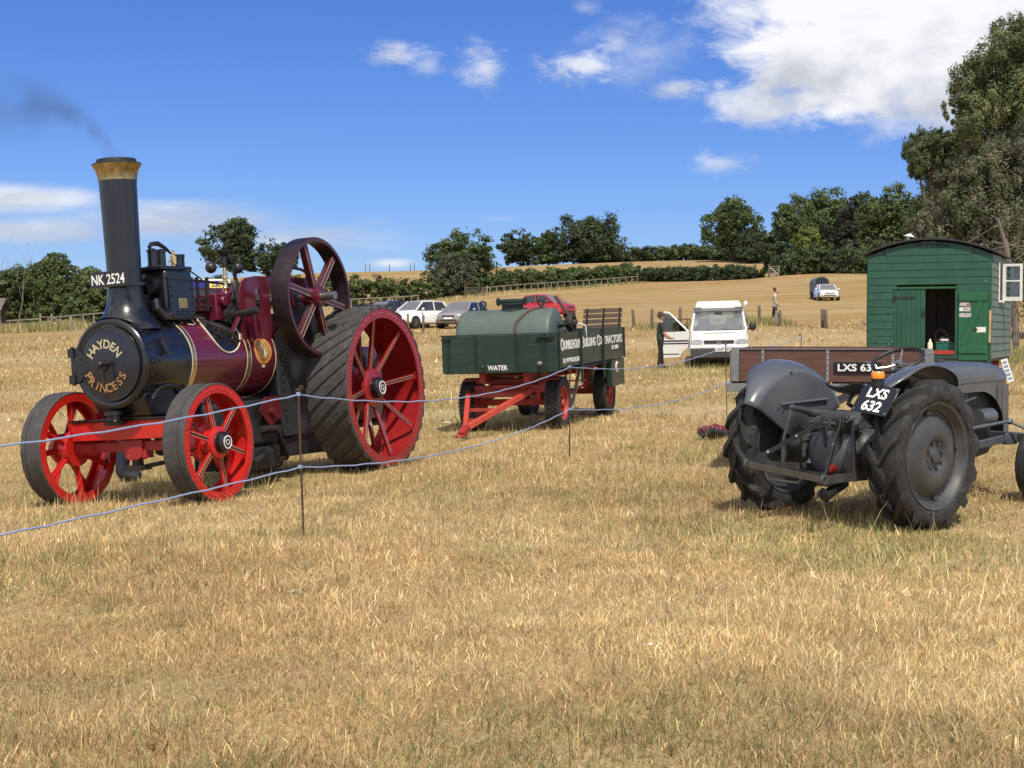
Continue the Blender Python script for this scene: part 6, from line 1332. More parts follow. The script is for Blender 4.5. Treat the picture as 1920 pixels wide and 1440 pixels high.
ps = obj('screen_frame', MB().beam((-.74, -.86, 1.12), (-1.52, -.74, 1.82), .06, .08).beam((-.74, .86, 1.12), (-1.52, .74, 1.82), .06, .08).beam((-1.52, -.76, 1.83), (-1.52, .76, 1.83), .12, .10).beam((-.72, -.86, 1.125), (-.72, .86, 1.125), .10, .05), VW_, van, bevel=.015)
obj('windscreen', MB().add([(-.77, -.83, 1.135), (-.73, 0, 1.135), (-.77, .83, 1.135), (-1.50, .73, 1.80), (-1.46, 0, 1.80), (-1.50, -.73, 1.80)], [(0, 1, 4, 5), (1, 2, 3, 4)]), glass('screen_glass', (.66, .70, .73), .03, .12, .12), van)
obj('interior', MB().b6(-1.49, -1.46, -.78, .78, .9, 1.30).b6(-1.35, -1.2, .25, .65, 1.1, 1.55).b6(-1.35, -1.2, -.65, -.25, 1.1, 1.55).b6(-1.1, -.8, -.8, .8, 1.0, 1.12), pm('van_interior', (.16, .17, .19), .8), van)
obj('rear_blind', MB().b6(-1.47, -1.455, -.35, .60, 1.36, 1.76), pm('beige_blind', (.55, .47, .34), .8), van)
obj('mirror_inside', MB().b6(-1.32, -1.30, -.12, .12, 1.66, 1.74), VDK, van)
pt = obj('pop_top', loft([sec(-1.32, 1.87, 1.93, .74, .72, .02), sec(-1.55, 1.87, 2.06, .74, .70, .03), sec(-2.4, 1.87, 2.12, .74, .68, .03), sec(-4.3, 1.87, 2.10, .74, .68, .03)]), pm('pop_top_white', (.80, .79, .75), .45, var=.05), van)
for y in (-.66, .66): obj('roof_bracket', MB().b6(-1.45, -1.27, y - .13, y + .13, 1.835, 1.90), pm('grey_plastic', (.13, .135, .14), .6), pt)
obj('roof_lamp', MB().sph((-1.9, .88, 2.0), .10, 10, (1, .7, 1)), VW_, pt)
gr = obj('grille', MB().b6(-.03, .005, -.46, .46, .745, .85), VDK, van, bevel=.01)
em = obj('badge', MB().ring((.006, 0, .80), X, .045, .060, 0, .012, 28), CHR, gr)
obj('badge_letters', MB().tube([(.012, -.032, .835), (.012, -.012, .795), (.012, 0, .815), (.012, .012, .795), (.012, .032, .835)], .006, 5).tube([(.012, -.04, .81), (.012, -.02, .765), (.012, 0, .79), (.012, .02, .765), (.012, .04, .81)], .006, 5), CHR, em)
obj('lower_grille', MB().b6(-.02, .012, -.46, .46, .615, .68), VDK, van)
for s_ in (-1, 1):
    hl = obj('headlight', MB().prism([(.50, .735), (.80, .735), (.85, .78), (.85, .87), (.56, .86), (.50, .80)], (-.045, 0, 0), (0, s_, 0), Z, .05 * s_), pm('lamp_glass', (.62, .64, .66), .12, metal=.5, var=.25, scale=20), van)
    obj('indicator', MB().b6(-.09, -.02, s_ * .86 - .03, s_ * .86 + .03, .74, .86), pm('clear_amber', (.55, .40, .33), .3), hl)
obj('bumper', MB().prism([(-.90, .60), (-.86, .36), (-.80, .30), (.80, .30), (.86, .36), (.90, .60)], (.04, 0, 0), Y, Z, -.20), pm('bumper_grey', (.045, .047, .052), .6, var=.15), van, bevel=.03)
obj('bumper_top', MB().b6(-.15, .03, -.895, .895, .602, .70), VW_, van, bevel=.02)
vp = obj('number_plate', MB().b6(.041, .052, -.12, .40, .505, .625), pm('plate_white', (.80, .80, .76), .4), van)
obj('plate_lettering', MB().text('Y239 RPU', (.053, -.09, .53), Y, Z, .075, .46, .002, .02), BLACK, vp)
for s_ in (-1, 1): obj('wiper', MB().tube([(-.70, -.1 + s_ * .05, 1.15), (-.74, -.1 + s_ * .3 + .0, 1.19), (-.72, .25 + s_ * .45, 1.155)], .012, 5), SOOT, van)
obj('panel_gap', MB().tube([(.0, -.80, .872), (.012, -.5, .866), (.014, .5, .866), (.0, .80, .872)], .006, 5).tube([(-.03, -.83, .88), (-.4, -.865, 1.02), (-.72, -.87, 1.11)], .006, 5).tube([(-.03, .83, .88), (-.4, .865, 1.02), (-.72, .87, 1.11)], .006, 5), SOOT, van)
obj('grille_slat', MB().b6(.004, .010, -.44, .44, .775, .785).b6(.004, .010, -.44, .44, .812, .820), pm('slat_grey', (.08, .08, .085), .4), gr)
obj('bonnet_vent', MB().b6(-.545, -.52, -.48, .50, 1.073, 1.086), SOOT, van)
mr = obj('door_mirror', MB().sph((-.95, 1.06, 1.27), .13, 12, (.5, .9, 1.1)).beam((-.95, .90, 1.18), (-.95, 1.0, 1.2), .05, .06), VDK, van)
obj('side_window', MB().b6(-1.45, -.95, .895, .905, 1.2, 1.7), glass('side_glass', (.4, .45, .48)), van); obj('side_window', MB().b6(-3.0, -1.7, .86, .872, 1.25, 1.72), glass('side_glass'), van)
vw_w = obj('road_wheel', MB().lathe((0, 0, 0), Y, [(-.09, .19), (.08, .19), (.09, .17), (.05, .1), (.06, 0)], 24), STEEL, van); obj('tyre', MB().lathe((0, 0, 0), Y, [(-.09, .19), (-.105, .24), (-.09, .31), (-.05, .325), (.05, .325), (.09, .31), (.105, .24), (.09, .19)], 32, closed=True), TYRE, vw_w)
for x in (-.95, -3.85):
    for s_ in (1, -1):
        o = vw_w if (x, s_) == (-.95, 1) else copy_tree(vw_w, van); o.location = (x, s_ * .79, .325); o.rotation_euler = (0, 0, 0 if s_ > 0 else math.pi)
obj('under_tray', MB().b6(-4.5, -.2, -.8, .8, .22, .36), SOOT, van)
# opened door: hinged at the front edge on the driver's side, swung out almost square to the body
dm = Matrix.Translation((-.98, -.93, 0)) @ Matrix.Rotation(R(72), 4, 'Z')
def dob(nm, mb, mat, par, bev=0): mb.v = [dm @ v for v in mb.v]; return obj(nm, mb, mat, par, bev)
dpoly = [(0, .62), (-.10, .60), (-.20, .52), (-.28, .40), (-.30, .34), (-.92, .32), (-1.0, .40), (-1.0, 1.12), (0, 1.16)]
drv = dob('open_door', MB().prism(dpoly[::-1], (0, .03, 0), X, Z, .06), VW_, van)
dob('window_frame', MB().tube([(-.02, 0, 1.14), (-.62, 0, 1.72), (-.72, 0, 1.77), (-.95, 0, 1.77), (-1.0, 0, 1.70), (-.985, 0, 1.12)], .032, 6), VW_, drv)
dob('door_glass', MB().prism([(-.06, 1.15), (-.64, 1.70), (-.96, 1.74), (-.96, 1.15)], (0, .004, 0), X, Z, .006), glass('side_glass'), drv)
dob('door_stripe', MB().b6(-1.0, -.02, -.036, -.031, .83, .875).b6(-1.0, -.02, -.036, -.031, .75, .79).b6(-.95, -.33, -.036, -.031, .42, .45), pm('stripe_navy', (.035, .02, .045), .4), drv)
dob('door_stripe', MB().b6(-1.0, -.02, .031, .036, .83, .875).b6(-1.0, -.02, .031, .036, .75, .79).b6(-.95, -.33, .031, .036, .42, .45), pm('stripe_navy'  , (.035, .02, .045)), drv)
dob('door_mirror', MB().sph((-.22, .12, 1.25), .15, 12, (1.1, .5, .85)), VDK, drv)
# ================================================================== people
def person(name, label, loc, rz, J, R_, mats, hair=None, hat=None, H=1.0):
    """J: joint positions (x forward, y left, z up); body grown as one skin; R_: radii; mats: rule(z, name) -> material slot"""
    names = list(J.keys()); me = bpy.data.meshes.new('body')
    E_ = [('pelvis', 'waist'), ('waist', 'chest'), ('chest', 'neck'), ('neck', 'headlow'), ('headlow', 'headtop')]
    for s_ in 'LR':
        E_ += [('chest', 'sh' + s_), ('sh' + s_, 'el' + s_), ('el' + s_, 'wr' + s_), ('wr' + s_, 'pa' + s_), ('pelvis', 'hip' + s_), ('hip' + s_, 'kn' + s_), ('kn' + s_, 'an' + s_), ('an' + s_, 'to' + s_)]
        wr, pa = Vector(J['wr' + s_]), Vector(J['pa' + s_]); d = (pa - wr).normalized(); side = d.cross(Vector((1, 0, 0)))
        if side.length < .2: side = d.cross(Vector((0, 1, 0)))
        side.normalize()
        for q, (of, ln) in enumerate(((-.03, .055), (-.01, .07), (.012, .075), (.032, .065))):
            f1 = 'f%d%s' % (q, s_); J[f1] = tuple(pa + side * of + d * ln * .55); R_[f1] = .010; J[f1 + 't'] = tuple(pa + side * of * 1.1 + d * ln + side.cross(d) * .015); R_[f1 + 't'] = .008
            E_ += [('pa' + s_, f1), (f1, f1 + 't')]
        J['th' + s_] = tuple(wr.lerp(pa, .4) - side * .045 + d * .03); R_['th' + s_] = .011; E_ += [('wr' + s_, 'th' + s_)]
    names = list(J.keys()); ix = {n_: i for i, n_ in enumerate(names)}
    me.from_pydata([J[n_] for n_ in names], [(ix[a], ix[b_]) for a, b_ in E_], [])
    o = bpy.data.objects.new('body', me); COL.objects.link(o)
    sk = o.modifiers.new('skin', 'SKIN'); sk.use_smooth_shade = True
    for i, n_ in enumerate(names):
        v = me.skin_vertices[0].data[i]; r_ = R_[n_] if n_ in R_ else R_[n_[:-1]]; v.radius = r_ if isinstance(r_, tuple) else (r_, r_); v.use_root = (n_ == 'pelvis')
    su = o.modifiers.new('smooth', 'SUBSURF'); su.levels = 2; su.render_levels = 2
    bpy.context.view_layer.update(); dg = bpy.context.evaluated_depsgraph_get()
    m2 = bpy.data.meshes.new_from_object(o.evaluated_get(dg)); bpy.data.objects.remove(o)
    m2.materials.clear()
    for m_ in mats['slots']: m2.materials.append(m_)
    for p in m2.polygons: p.material_index = mats['rule'](p.center); p.use_smooth = True
    root = thing(name, label, 'person', loc, (0, 0, rz)); b_ = obj('body', m2, None, root)
    hc = (Vector(J['headlow']) + Vector(J['headtop'])) / 2 + Vector((0, 0, .01))
    SKN = mats['slots'][0]
    hd = obj('head', MB().sph(hc, .098, 18, (1.0, .80, 1.22)).sph(hc + Vector((.098, 0, -.015)), .018, 8, (1, .7, 1.2)).sph(hc + Vector((0, .08, -.01)), .024, 8, (.6, .4, 1.1)).sph(hc + Vector((0, -.08, -.01)), .024, 8, (.6, .4, 1.1)).sph(hc + Vector((.055, 0, -.085)), .045, 8, (1, .9, .7)), SKN, root, ang=80)
    obj('eyes', MB().sph(hc + Vector((.086, .032, .012)), .012, 8).sph(hc + Vector((.086, -.032, .012)), .012, 8), pm('eye_dark', (.03, .02, .02), .3), hd, kind='stuff'); obj('mouth', MB().box(hc + Vector((.090, 0, -.062)), (.012, .04, .008)), pm('lips', (.35, .13, .11), .5), hd)
    if hair: hair(root, hc)
    if hat: hat(root, hc)
    return root
SKIN = pm('skin', (.52, .31, .22), .55, var=.06); BROWNH = pm('brown_hair', (.045, .022, .015), .6, var=.3)
def base_joints():
    J = dict(pelvis=(0, 0, .95), waist=(0, 0, 1.10), chest=(.0, 0, 1.34), neck=(.01, 0, 1.49), headlow=(.02, 0, 1.58), headtop=(.02, 0, 1.70))
    R_ = dict(pelvis=(.155, .12), waist=(.145, .105), chest=(.17, .115), neck=.055, headlow=.065, headtop=.05, sh=.068, el=.046, wr=.034, pa=.036, hip=.092, kn=.066, an=.048, to=.040)
    for s_, y in (('L', 1), ('R', -1)):
        J.update({'sh' + s_: (0, y * .19, 1.40), 'el' + s_: (-.03, y * .23, 1.12), 'wr' + s_: (.06, y * .22, .88), 'pa' + s_: (.08, y * .215, .80), 'hip' + s_: (0, y * .10, .86), 'kn' + s_: (.02, y * .11, .48), 'an' + s_: (-.01, y * .12, .085), 'to' + s_: (.15, y * .13, .045)})
    return J, R_
# man in a brown hat reaching for the van door (faces right in the picture)
J, R_ = base_joints()
for s_, y in (('R', -1), ('L', 1)): J.update({'el' + s_: (.06, y * .22, 1.13), 'wr' + s_: (.28, y * .16, .98), 'pa' + s_: (.36, y * .14, .97)})
J.update(anR=(-.09, -.12, .085), toR=(.07, -.13, .045), knR=(-.03, -.11, .48), anL=(.10, .12, .085), toL=(.26, .13, .045), knL=(.07, .11, .48))
MG = pm('dark_green_shirt', (.022, .036, .028), .85, var=.15); MT = pm('black_trousers', (.010, .010, .013), .85, var=.15); SHOE = pm('dark_shoes', (.015, .013, .012), .6)
def rule_man(c): return 3 if c.z < .10 else 2 if c.z < .93 and c.x < .24 and abs(c.y) < .26 and not (c.z > .80 and abs(c.y) > .19) else 0 if (c.z > 1.47 or (c.x > .075 and c.z < 1.20 and abs(c.y) > .10) or (abs(c.y) > .165 and c.z < 1.17)) else 1
def hat_man(root, hc):
    h = obj('brown_hat', MB().lathe(hc + Vector((-.01, 0, .045)), (-.08, 0, 1), [(-.005, .17), (.012, .175), (.014, .10), (.05, .098), (.10, .085), (.115, .06), (.105, 0)], 24), pm('hat_leather', (.075, .038, .025), .7, var=.2), root)
def hair_man(root, hc): obj('hair', MB().sph(hc + Vector((-.025, 0, .01)), .095, 12, (.95, .84, 1.05)), pm('grey_hair', (.20, .17, .15), .8), root)
mp_ = gp(1238, 44.6)
person('person', 'person in brown hat, dark green shirt and black trousers reaching to the open van door', mp_, R(8), J, R_, dict(slots=[SKIN, MG, MT, SHOE], rule=rule_man), hair_man, hat_man)
# woman in a cream top walking right behind the fence posts
J, R_ = base_joints(); R_.update(chest=(.145, .10), waist=(.12, .09), pelvis=(.145, .115), sh=.052, el=.040, wr=.030)
J.update(elR=(.0, -.20, 1.12), wrR=(.16, -.17, .98), paR=(.23, -.15, .94), elL=(.0, .20, 1.12), wrL=(.17, .15, .98), paL=(.24, .13, .94), anL=(-.14, .11, .085), toL=(.02, .12, .045), knL=(-.06, .10, .48), anR=(.13, -.11, .085), toR=(.28, -.12, .045), knR=(.12, -.10, .48), headlow=(.05, 0, 1.57), headtop=(.07, 0, 1.68))
CRT = pm('cream_top', (.50, .42, .33), .85, var=.1); JEAN = pm('dark_jeans', (.025, .032, .055), .85, var=.2)
def rule_wom(c): return 3 if c.z < .09 else 2 if c.z < .92 and abs(c.y) < .19 and c.x < .2 else 0 if (c.z > 1.47 or (c.x > .12 and c.z < 1.05)) else 1
def hair_wom(root, hc): obj('hair', MB().sph(hc + Vector((-.028, 0, .025)), .10, 14, (.95, .84, 1.08)).sph(hc + Vector((-.10, 0, .10)), .05, 10), BROWNH, root)
person('person', 'person in cream long-sleeved top and dark jeans walking by the twin posts', gp(1452, 65), R(-5), J, R_, dict(slots=[SKIN, CRT, JEAN, SHOE], rule=rule_wom), hair_wom)
# someone standing on the far side of the engine, only legs showing under the front axle
J, R_ = base_joints(); R_.update(kn=.088, an=.082, hip=.11, to=.055); J.update(toL=(.22, .13, .05), toR=(.22, -.13, .05)); NAVY = pm('navy_overalls', (.018, .022, .042), .85, var=.2)
person('person', 'person in navy overalls standing behind the engine, only legs and shoes visible', gp(228, 16.9), R(10), J, R_, dict(slots=[SKIN, NAVY, NAVY, SHOE], rule=lambda c: 3 if c.z < .10 else 0 if c.z > 1.48 or (abs(c.y) > .17 and .70 < c.z < .9) else 1), lambda root, hc: obj('hair', MB().sph(hc + Vector((-.02, 0, .03)), .098, 12, (.95, .84, 1.05)), BROWNH, root), None)
# ================================================================== parked cars
def car(label, loc, h, paint, L=3.8, W=1.68, H=1.50, hood=.95, nose=.80, belt=.92, boot=None, plate=False, face='open', wheel=.30, tint=(.22, .25, .27), group='cars parked along the field'):
    """hatchback (boot None) or saloon; x forward, origin under its middle"""
    c = thing('parked_car', label, 'car', loc, group=group); pose(c, h); hw = W / 2; xf, xr = L / 2, -L / 2
    def s(x, z0, z1, w0, w1, c_=.10): return sec(x, z0, z1, w0, w1, c_)
    st = [s(xf, .36, nose - .08, hw * .72, hw * .66), s(xf - .10, .26, nose - .01, hw * .90, hw * .80), s(xf - .35, .22, nose + .04, hw * .98, hw * .86), s(xf - hood, .20, belt + .02, hw, hw * .90), s(0, .20, belt + .02, hw, hw * .93), s(xr + .55, .20, belt + .05, hw, hw * .93), s(xr + .12, .26, belt + .03, hw * .96, hw * .88), s(xr, .36, belt - .06, hw * .86, hw * .80)]
    obj('body', loft(st), paint, c, ang=50)
    a0, a1, a2, a3 = xf - hood - .05, xf - hood - .80, xr + (.55 if boot is None else .95), xr + (.06 if boot is None else .42)
    rw = hw * .68; bw = hw * .90
    def q(x, z, w): return [(x, -w, z), (x, w, z)]
    g = MB(); sk = [(a0, belt + .01, bw * .97), (a1, H - .05, rw * 1.0), ((a1 + a2) / 2, H, rw * 1.02), (a2, H - .05, rw), (a3, belt + .02, bw * .92)]
    # roof skin and pillars
    RF = []
    for x, z, w in sk[1:4]: RF.append([(x, -w, z - .05), (x, -w + .07, z), (x, 0, z + .02), (x, w - .07, z), (x, w, z - .05), (x, 0, z - .05)])
    rf_ = obj('roof', loft(RF), paint, c, ang=50)
    for y in (-1, 1):
        obj('pillar', MB().beam((a0, y * bw * .95, belt), (a1 + .02, y * rw * .98, H - .07), .06, .07), paint, c); obj('pillar', MB().beam((a3, y * bw * .90, belt), (a2 - .02, y * rw * .98, H - .07), .10, .14 if boot is None else .10), paint, c)
        xm = (a1 + a2) / 2; obj('pillar', MB().beam((xm + .05, y * bw * .97, belt), (xm, y * rw * 1.0, H - .06), .05, .09), paint, c)
    gl = glass('car_glass_' + str(tint[0]), tint, .02)
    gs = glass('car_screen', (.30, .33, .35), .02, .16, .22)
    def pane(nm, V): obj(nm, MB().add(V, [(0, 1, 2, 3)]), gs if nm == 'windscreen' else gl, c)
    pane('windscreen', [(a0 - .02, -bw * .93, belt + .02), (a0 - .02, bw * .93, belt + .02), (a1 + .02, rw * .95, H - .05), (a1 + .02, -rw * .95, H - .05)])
    pane('rear_window', [(a3 + .02, bw * .85, belt + .04), (a3 + .02, -bw * .85, belt + .04), (a2 - .02, -rw * .95, H - .05), (a2 - .02, rw * .95, H - .05)])
    for y in (-1, 1): pane('side_window', [(a0 - .10, y * bw * .975, belt + .02), (a3 + .08, y * bw * .945, belt + .04), (a2 - .02, y * rw * .995, H - .08), (a1 + .02, y * rw * .995, H - .08)])
    obj('cabin', MB().b6(a3 + .25, a0 - .4, -hw * .78, hw * .78, .5, belt - .02).b6(a1 - .35, a1 - .2, -.55, -.15, belt - .1, belt + .35).b6(a1 - .35, a1 - .2, .15, .55, belt - .1, belt + .35), pm('car_interior', (.03, .03, .033), .8), c)
    zb = .36
    fg = obj('front_grille', MB().b6(xf - .05, xf + .012, -hw * .42, hw * .42, nose - .24, nose - .13), VDK, c, bevel=.01)
    obj('lower_grille', MB().b6(xf - .05, xf + .008, -hw * .55, hw * .55, .36, .44), VDK, c)
    if plate: obj('number_plate', MB().b6(xf, xf + .02, -.26, .26, .46, .57), pm('plate_white', (.8, .8, .76)), c)
    for y in (-1, 1):
        obj('headlight', MB().sph((xf - .16, y * hw * .68, nose - .13), .14, 10, (.9, .95, .6)), pm('lamp_glass', (.62, .64, .66)), c)
        mr_ = obj('door_mirror', MB().sph((a0 - .35, y * (hw + .08), belt + .08), .10, 10, (.6, 1.0, .75)), paint, c)
        for x in (xf - .72, xr + .66):
            ar = obj('wheel_arch', MB().lathe((x, y * (hw - .25), wheel), (0, y, 0), [(0, wheel + .055), (.262, wheel + .055)], 28), SOOT, c)
            w_ = obj('wheel', MB().lathe((x, y * (hw - .19), wheel), (0, y, 0), [(0, .2), (.0, wheel - .02), (.03, wheel), (.17, wheel), (.195, wheel - .025), (.20, wheel - .10), (.17, wheel - .11), (.16, 0)], 28), TYRE, c)
            rm = MB()
            rm.ring((x, y * (hw + .006), wheel), Y, wheel - .125, wheel - .10, -.02, .008, 24)
            for k in range(5): a = k * 1.2566; rm.beam((x, y * (hw + .002), wheel), (x + (wheel - .11) * math.cos(a), y * (hw + .004), wheel + (wheel - .11) * math.sin(a)), .02, .05, (0, 1, 0))
            obj('rim', rm, pm('alloy', (.5, .5, .51), .35, metal=.7), w_)
    return c
CW = pm('car_white', (.80, .80, .77), .22, var=.03, coat=.6); CGY = pm('car_grey', (.30, .285, .275), .28, metal=.15, var=.05, coat=.6); CBL = pm('car_navy', (.02, .025, .05), .2, var=.05, coat=.6); CRD = pm('car_red', (.42, .02, .03), .2, var=.05, coat=.6)
def carat(px, d): q = gp(px, d); return q
car('white hatchback parked behind the rusty post', carat(786, 79.5), R(-128), CW, 3.8, 1.66, 1.53, .80, .84, .95)
car('grey hatchback with a number plate parked beside the white one', carat(868, 79), R(-112), CGY, 3.96, 1.74, 1.47, .95, .80, .93, plate=True)
car('dark blue car half hidden by the rear wheel', carat(724, 85), R(-128), CBL, 3.9, 1.7, 1.46, .9, .82, .93)
car('red car mostly hidden behind the green tank', carat(1027, 93), R(-40), CRD, 3.7, 1.65, 1.50, .8, .84, .95)
car('silver car glimpsed under the cylinder block', carat(383, 62), R(-140), pm('car_silver', (.42, .45, .46), .25, metal=.3, coat=.6), 4.2, 1.75, 1.46, 1.0, .80, .93)
car('white saloon far up the field', carat(1548, 128), R(-94), CW, 4.6, 1.83, 1.47, 1.15, .78, .92, boot=1)
q = gp(1535, 133); hb_ = thing('horse_trailer', 'dark grey rounded trailer hitched behind the white saloon', 'trailer', q, (0, 0, R(-94)))
prof = [(-.70, .45), (-.70, 1.5)] + [(.70 * math.cos(a), 1.5 + .50 * math.sin(a)) for a in [math.pi - i * math.pi / 12 for i in range(1, 12)]] + [(.70, 1.5), (.70, .45)]
obj('body', MB().prism(prof, (1.6, 0, 0), Y, Z, -3.0), pm('trailer_slate', (.10, .12, .15), .45), hb_); obj('nose_panel', MB().prism([(a * .84, .5 + (b_ - .45) * .93) for a, b_ in prof], (1.6, 0, 0), Y, Z, .05), pm('trailer_black', (.015, .017, .025), .5), hb_)
for s_ in (-1, 1): obj('wheel', MB().lathe((.1, s_ * .62, .33), (0, s_, 0), [(0, .2), (0, .31), (.03, .33), (.16, .33), (.19, .3), (.19, .1), (.15, 0)], 24), TYRE, hb_)
obj('drawbar', MB().beam((1.6, 0, .5), (2.7, 0, .48), .1, .1), SOOT, hb_)
# fairground lorry glimpsed between chimney and flywheel
q = gp(395, 48); lo = thing('showman_lorry', 'cream and maroon lorry with blue lettered headboard glimpsed behind the engine', 'lorry', q, (0, 0, R(-90 + 12)))
def lz(py): return at(395, py, 48).z - q.z
LM = pm('lorry_maroon', (.16, .02, .035), .3, coat=.4); LC = pm('lorry_cream', (.72, .66, .55), .4)
obj('cab', loft([sec(.0, .5, lz(540), .82, .80), sec(-1.4, .5, lz(536), .85, .80)]), LM, lo)
obj('roof', MB().b6(-1.5, .05, -.68, .68, lz(536), lz(523)), LC, lo, bevel=.06)
hbd = obj('headboard', MB().b6(.05, .09, -.60, .60, lz(541), lz(526)), pm('board_blue', (.02, .03, .28), .35), lo, bevel=.03)
obj('headboard_lettering', MB().text('ES', (.092, -.02, lz(539.5)), Y, Z, .20, .46, .004, .03), pm('gilt_yellow', (.80, .62, .10), .4), hbd)
obj('windscreen', MB().b6(-.02, .02, -.72, .72, lz(556), lz(545)), glass('car_glass_0.22', (.22, .25, .27)), lo); obj('bumper_rail', MB().b6(.0, .06, -.78, .78, lz(559), lz(557)), LC, lo); obj('cargo_body', MB().b6(-5.0, -1.5, -1.05, 1.05, .7, lz(538)), LM, lo)
for x in (-.5, -4.2):
    for s_ in (-1, 1): obj('wheel', MB().lathe((x, s_ * .72, .45), (0, s_, 0), [(0, .3), (0, .43), (.03, .45), (.2, .45), (.23, .42), (.23, .2), (.18, 0)], 24), TYRE, lo)
# ================================================================== rope barrier
STK = pm('rusty_stake', (.10, .055, .040), .75, metal=.4, var=.4, scale=20); ROPE = pm('blue_rope', (.27, .34, .52), .7, var=.18, scale=60, bump=.3, bscale=200)
ST = [(-4.0, 4.5, 1.06, .53), (-1.65, 11.1, 1.12, .55), (.72, 17.7, 1.16, .63), (3.90, 25.8, 1.28, .62), (5.6, 27.6, 1.15, .6)]
GRP = 'stakes of the rope barrier'; SL = ['stake of the rope barrier out at the left', 'thin rusty stake between the engine wheels carrying two blue ropes', 'thin stake in front of the green cart', 'thin stake in front of the van', 'thin stake left of the green hut']
tops = []
for k, (x, y, h1, h0) in enumerate(ST):
    g = Vector((x, y, G(x, y))); lean = (.012, -.02, 0.0, -.015, .02)[k]
    root = thing('barrier_stake', SL[k], 'stake', g, group=GRP)
    obj('rod', MB().cyl((-lean, 0, -.2), (lean * (h1 + .04), 0, h1 + .05), .0085, n=8), STK, root)
    obj('hook', MB().tube([(0, 0, h1 + .02), (-.03, -.01, h1 + .045), (-.045, -.012, h1 + .03)], .006, 6).torus((.0, 0, h1 + .055), (0, 1, 0), .014, .005, 12, 6), STK, root)
    for h in (h1, h0): obj('knot', MB().sph((lean * h, 0, h), .020, 8, (1, 1, .9)).torus((lean * h, 0, h + .01), (0, .3, 1), .015, .006, 12, 6), ROPE, root)
    tops.append((g + Vector((lean * h1, 0, h1)), g + Vector((lean * h0, 0, h0))))
SEG = ['left of the first stake', 'between the engine stake and the cart stake', 'between the cart stake and the van stake', 'running behind the wooden trailer']
for k in range(4):
    for lv, nm in ((0, 'upper'), (1, 'lower')):
        a, b_ = tops[k][lv], tops[k + 1][lv]; sag = ((.10, .04), (.20, .17), (.16, .15), (.1, .1))[k][lv]
        pts = [a.lerp(b_, i / 36) - Vector((0, 0, sag * 4 * (i / 36) * (1 - i / 36))) + Vector((0, 0, .004 * math.sin(i * 2.1 + k))) for i in range(37)]
        tag(obj('rope', MB().tube(pts, .0065, 7), ROPE), nm + ' blue rope ' + SEG[k], 'rope', 'blue barrier ropes')
# ------------------------------------------------------------------ tartan bag on the grass
q = gp(1338, 20.6); bag = thing('tartan_bag', 'red and black tartan bag lying on the grass left of the tractor', 'bag', q, (0, 0, R(15)))
tm = bpy.data.materials.new('tartan'); tm.use_nodes = True; t = tm.node_tree; b = t.nodes['Principled BSDF']; tcn = N('ShaderNodeTexCoord', t)
def wav(ax, sc):
    mp = N('ShaderNodeMapping', t); mp.inputs['Rotation'].default_value = ax; t.links.new(tcn.outputs['Object'], mp.inputs[0]); w = N('ShaderNodeTexWave', t); w.inputs['Scale'].default_value = sc; w.inputs['Distortion'].default_value = 2.0; t.links.new(mp.outputs[0], w.inputs[0]); return smooth(w.outputs['Fac'], .45, .62, t)
s1 = mth('ADD', wav((0, 0, .2), 5.0), wav((0, 1.2, 1.6), 5.0), tree=t)
rp = N('ShaderNodeValToRGB', t); t.links.new(mth('MULTIPLY', s1, .5, tree=t), rp.inputs[0]); rp.color_ramp.elements[0].color = (.012, .012, .016, 1); rp.color_ramp.elements[1].color = (.40, .05, .08, 1); e = rp.color_ramp.elements.new(.5); e.color = (.11, .015, .03, 1)
t.links.new(rp.outputs[0], b.inputs['Base Color']); b.inputs['Roughness'].default_value = .9
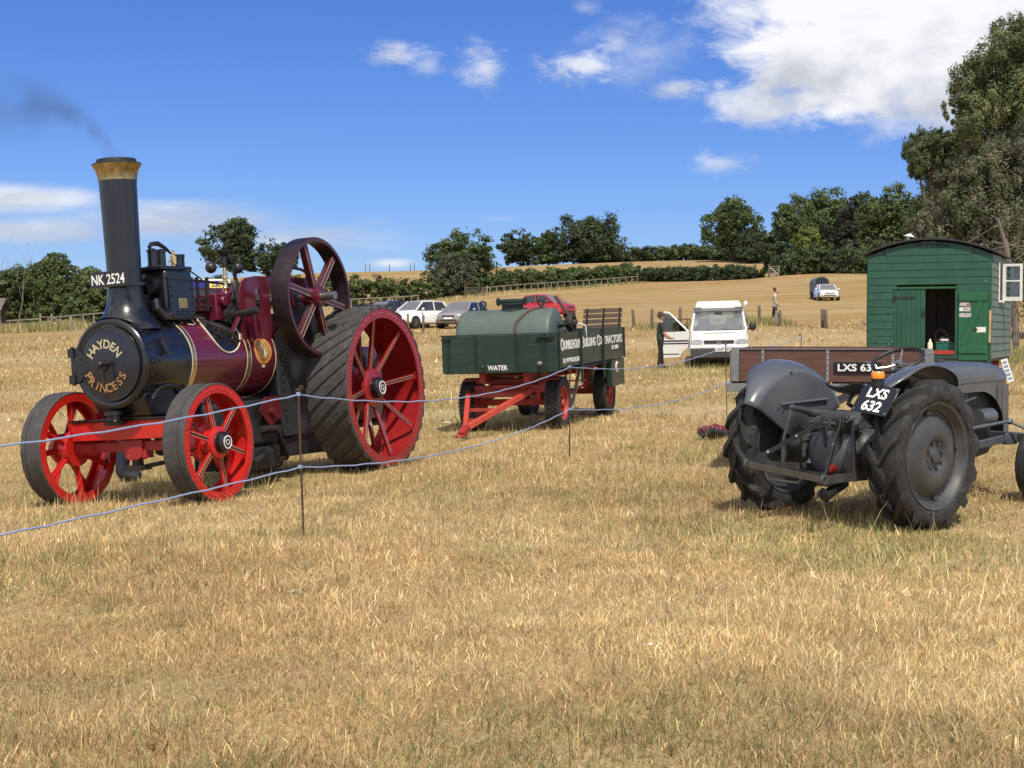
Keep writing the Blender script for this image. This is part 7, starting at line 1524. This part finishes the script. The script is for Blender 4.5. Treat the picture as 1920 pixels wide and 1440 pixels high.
def bagmesh():
    V = []; F = []; nu, nv = 28, 14; rs = random.Random(2)
    for i in range(nu + 1):
        f = i / nu; x = -.24 + .48 * f; w = .5 * math.sin(math.pi * min(1, max(0.02, f * .96 + .02))) ** .45
        for j in range(nv):
            a = 2 * math.pi * j / nv; r_ = 1 + .16 * math.sin(f * 17 + j * 1.3) + .10 * math.sin(j * 2.7 + f * 31)
            V.append((x + .02 * math.sin(j * 2), .17 * w * 1.6 * r_ * math.cos(a), max(-.01, .105 + .115 * w * 1.75 * r_ * math.sin(a) * (.8 + .3 * f))))
    for i in range(nu):
        for j in range(nv): F.append((i * nv + j, i * nv + (j + 1) % nv, (i + 1) * nv + (j + 1) % nv, (i + 1) * nv + j))
    F += [tuple(range(nv)), tuple(nu * nv + j for j in range(nv))]
    return MB().add(V, F)
obj('body', bagmesh(), tm, bag, ang=70)
BK = pm('black_webbing', (.015, .017, .02), .8)
obj('flap', MB().tube([(-.22, -.13, .05), (-.10, -.16, .13), (.05, -.17, .10), (.15, -.16, .06)], [.035, .045, .04, .03], 8), BK, bag); obj('strap', MB().tube([(.18, -.10, .20), (.23, -.05, .16), (.24, -.10, .04), (.20, -.18, .01)], .014, 6).tube([(-.22, .0, .16), (-.25, -.08, .06), (-.2, -.15, .02)], .014, 6), BK, bag)
# ------------------------------------------------------------------ litter: pale leaves and a dark dropping in the grass
for k, (px, d, c_, sc, lab) in enumerate([(1215, 7.15, (.70, .66, .58), .028, 'curled white feather-like leaf in the foreground grass'), (147, 14.4, (.06, .05, .04), .06, 'dark dropping seen through the left front wheel'), (838, 24.5, (.7, .66, .58), .06, 'pale scrap on the grass left of the cart'), (547, 8.6, (.5, .44, .34), .045, 'dry pale leaf below the engine stake')]):
    g = gp(px, d); mb = crumple('litter', (sc * 1.6, sc * .8, sc * .6), None, 20 + k, 6); o = obj('litter', mb, pm('litter_%d' % k, c_, .8)); o.location = g + Vector((0, 0, .02)); tag(o, lab, 'litter')
# a bird far off in the sky
q = at(1157, 396, 150); o = tag(obj('bird', MB().add([(-.45, .05, .12), (-.2, .12, .06), (0, .1, 0), (.2, .12, .06), (.42, .02, .16), (0, -.1, -.01), (0, .28, -.02), (-.2, .0, .05), (.2, .0, .05), (0, .05, .05), (0, 0, -.05)], [(0, 1, 7), (1, 2, 5, 7), (2, 3, 8, 5), (3, 4, 8), (2, 6, 9), (5, 10, 2), (9, 5, 2)]), pm('bird_dark', (.03, .03, .035), .8)), 'small dark bird flying above the skyline trees', 'bird'); o.location = q; o.rotation_euler = (.3, .35, .5)
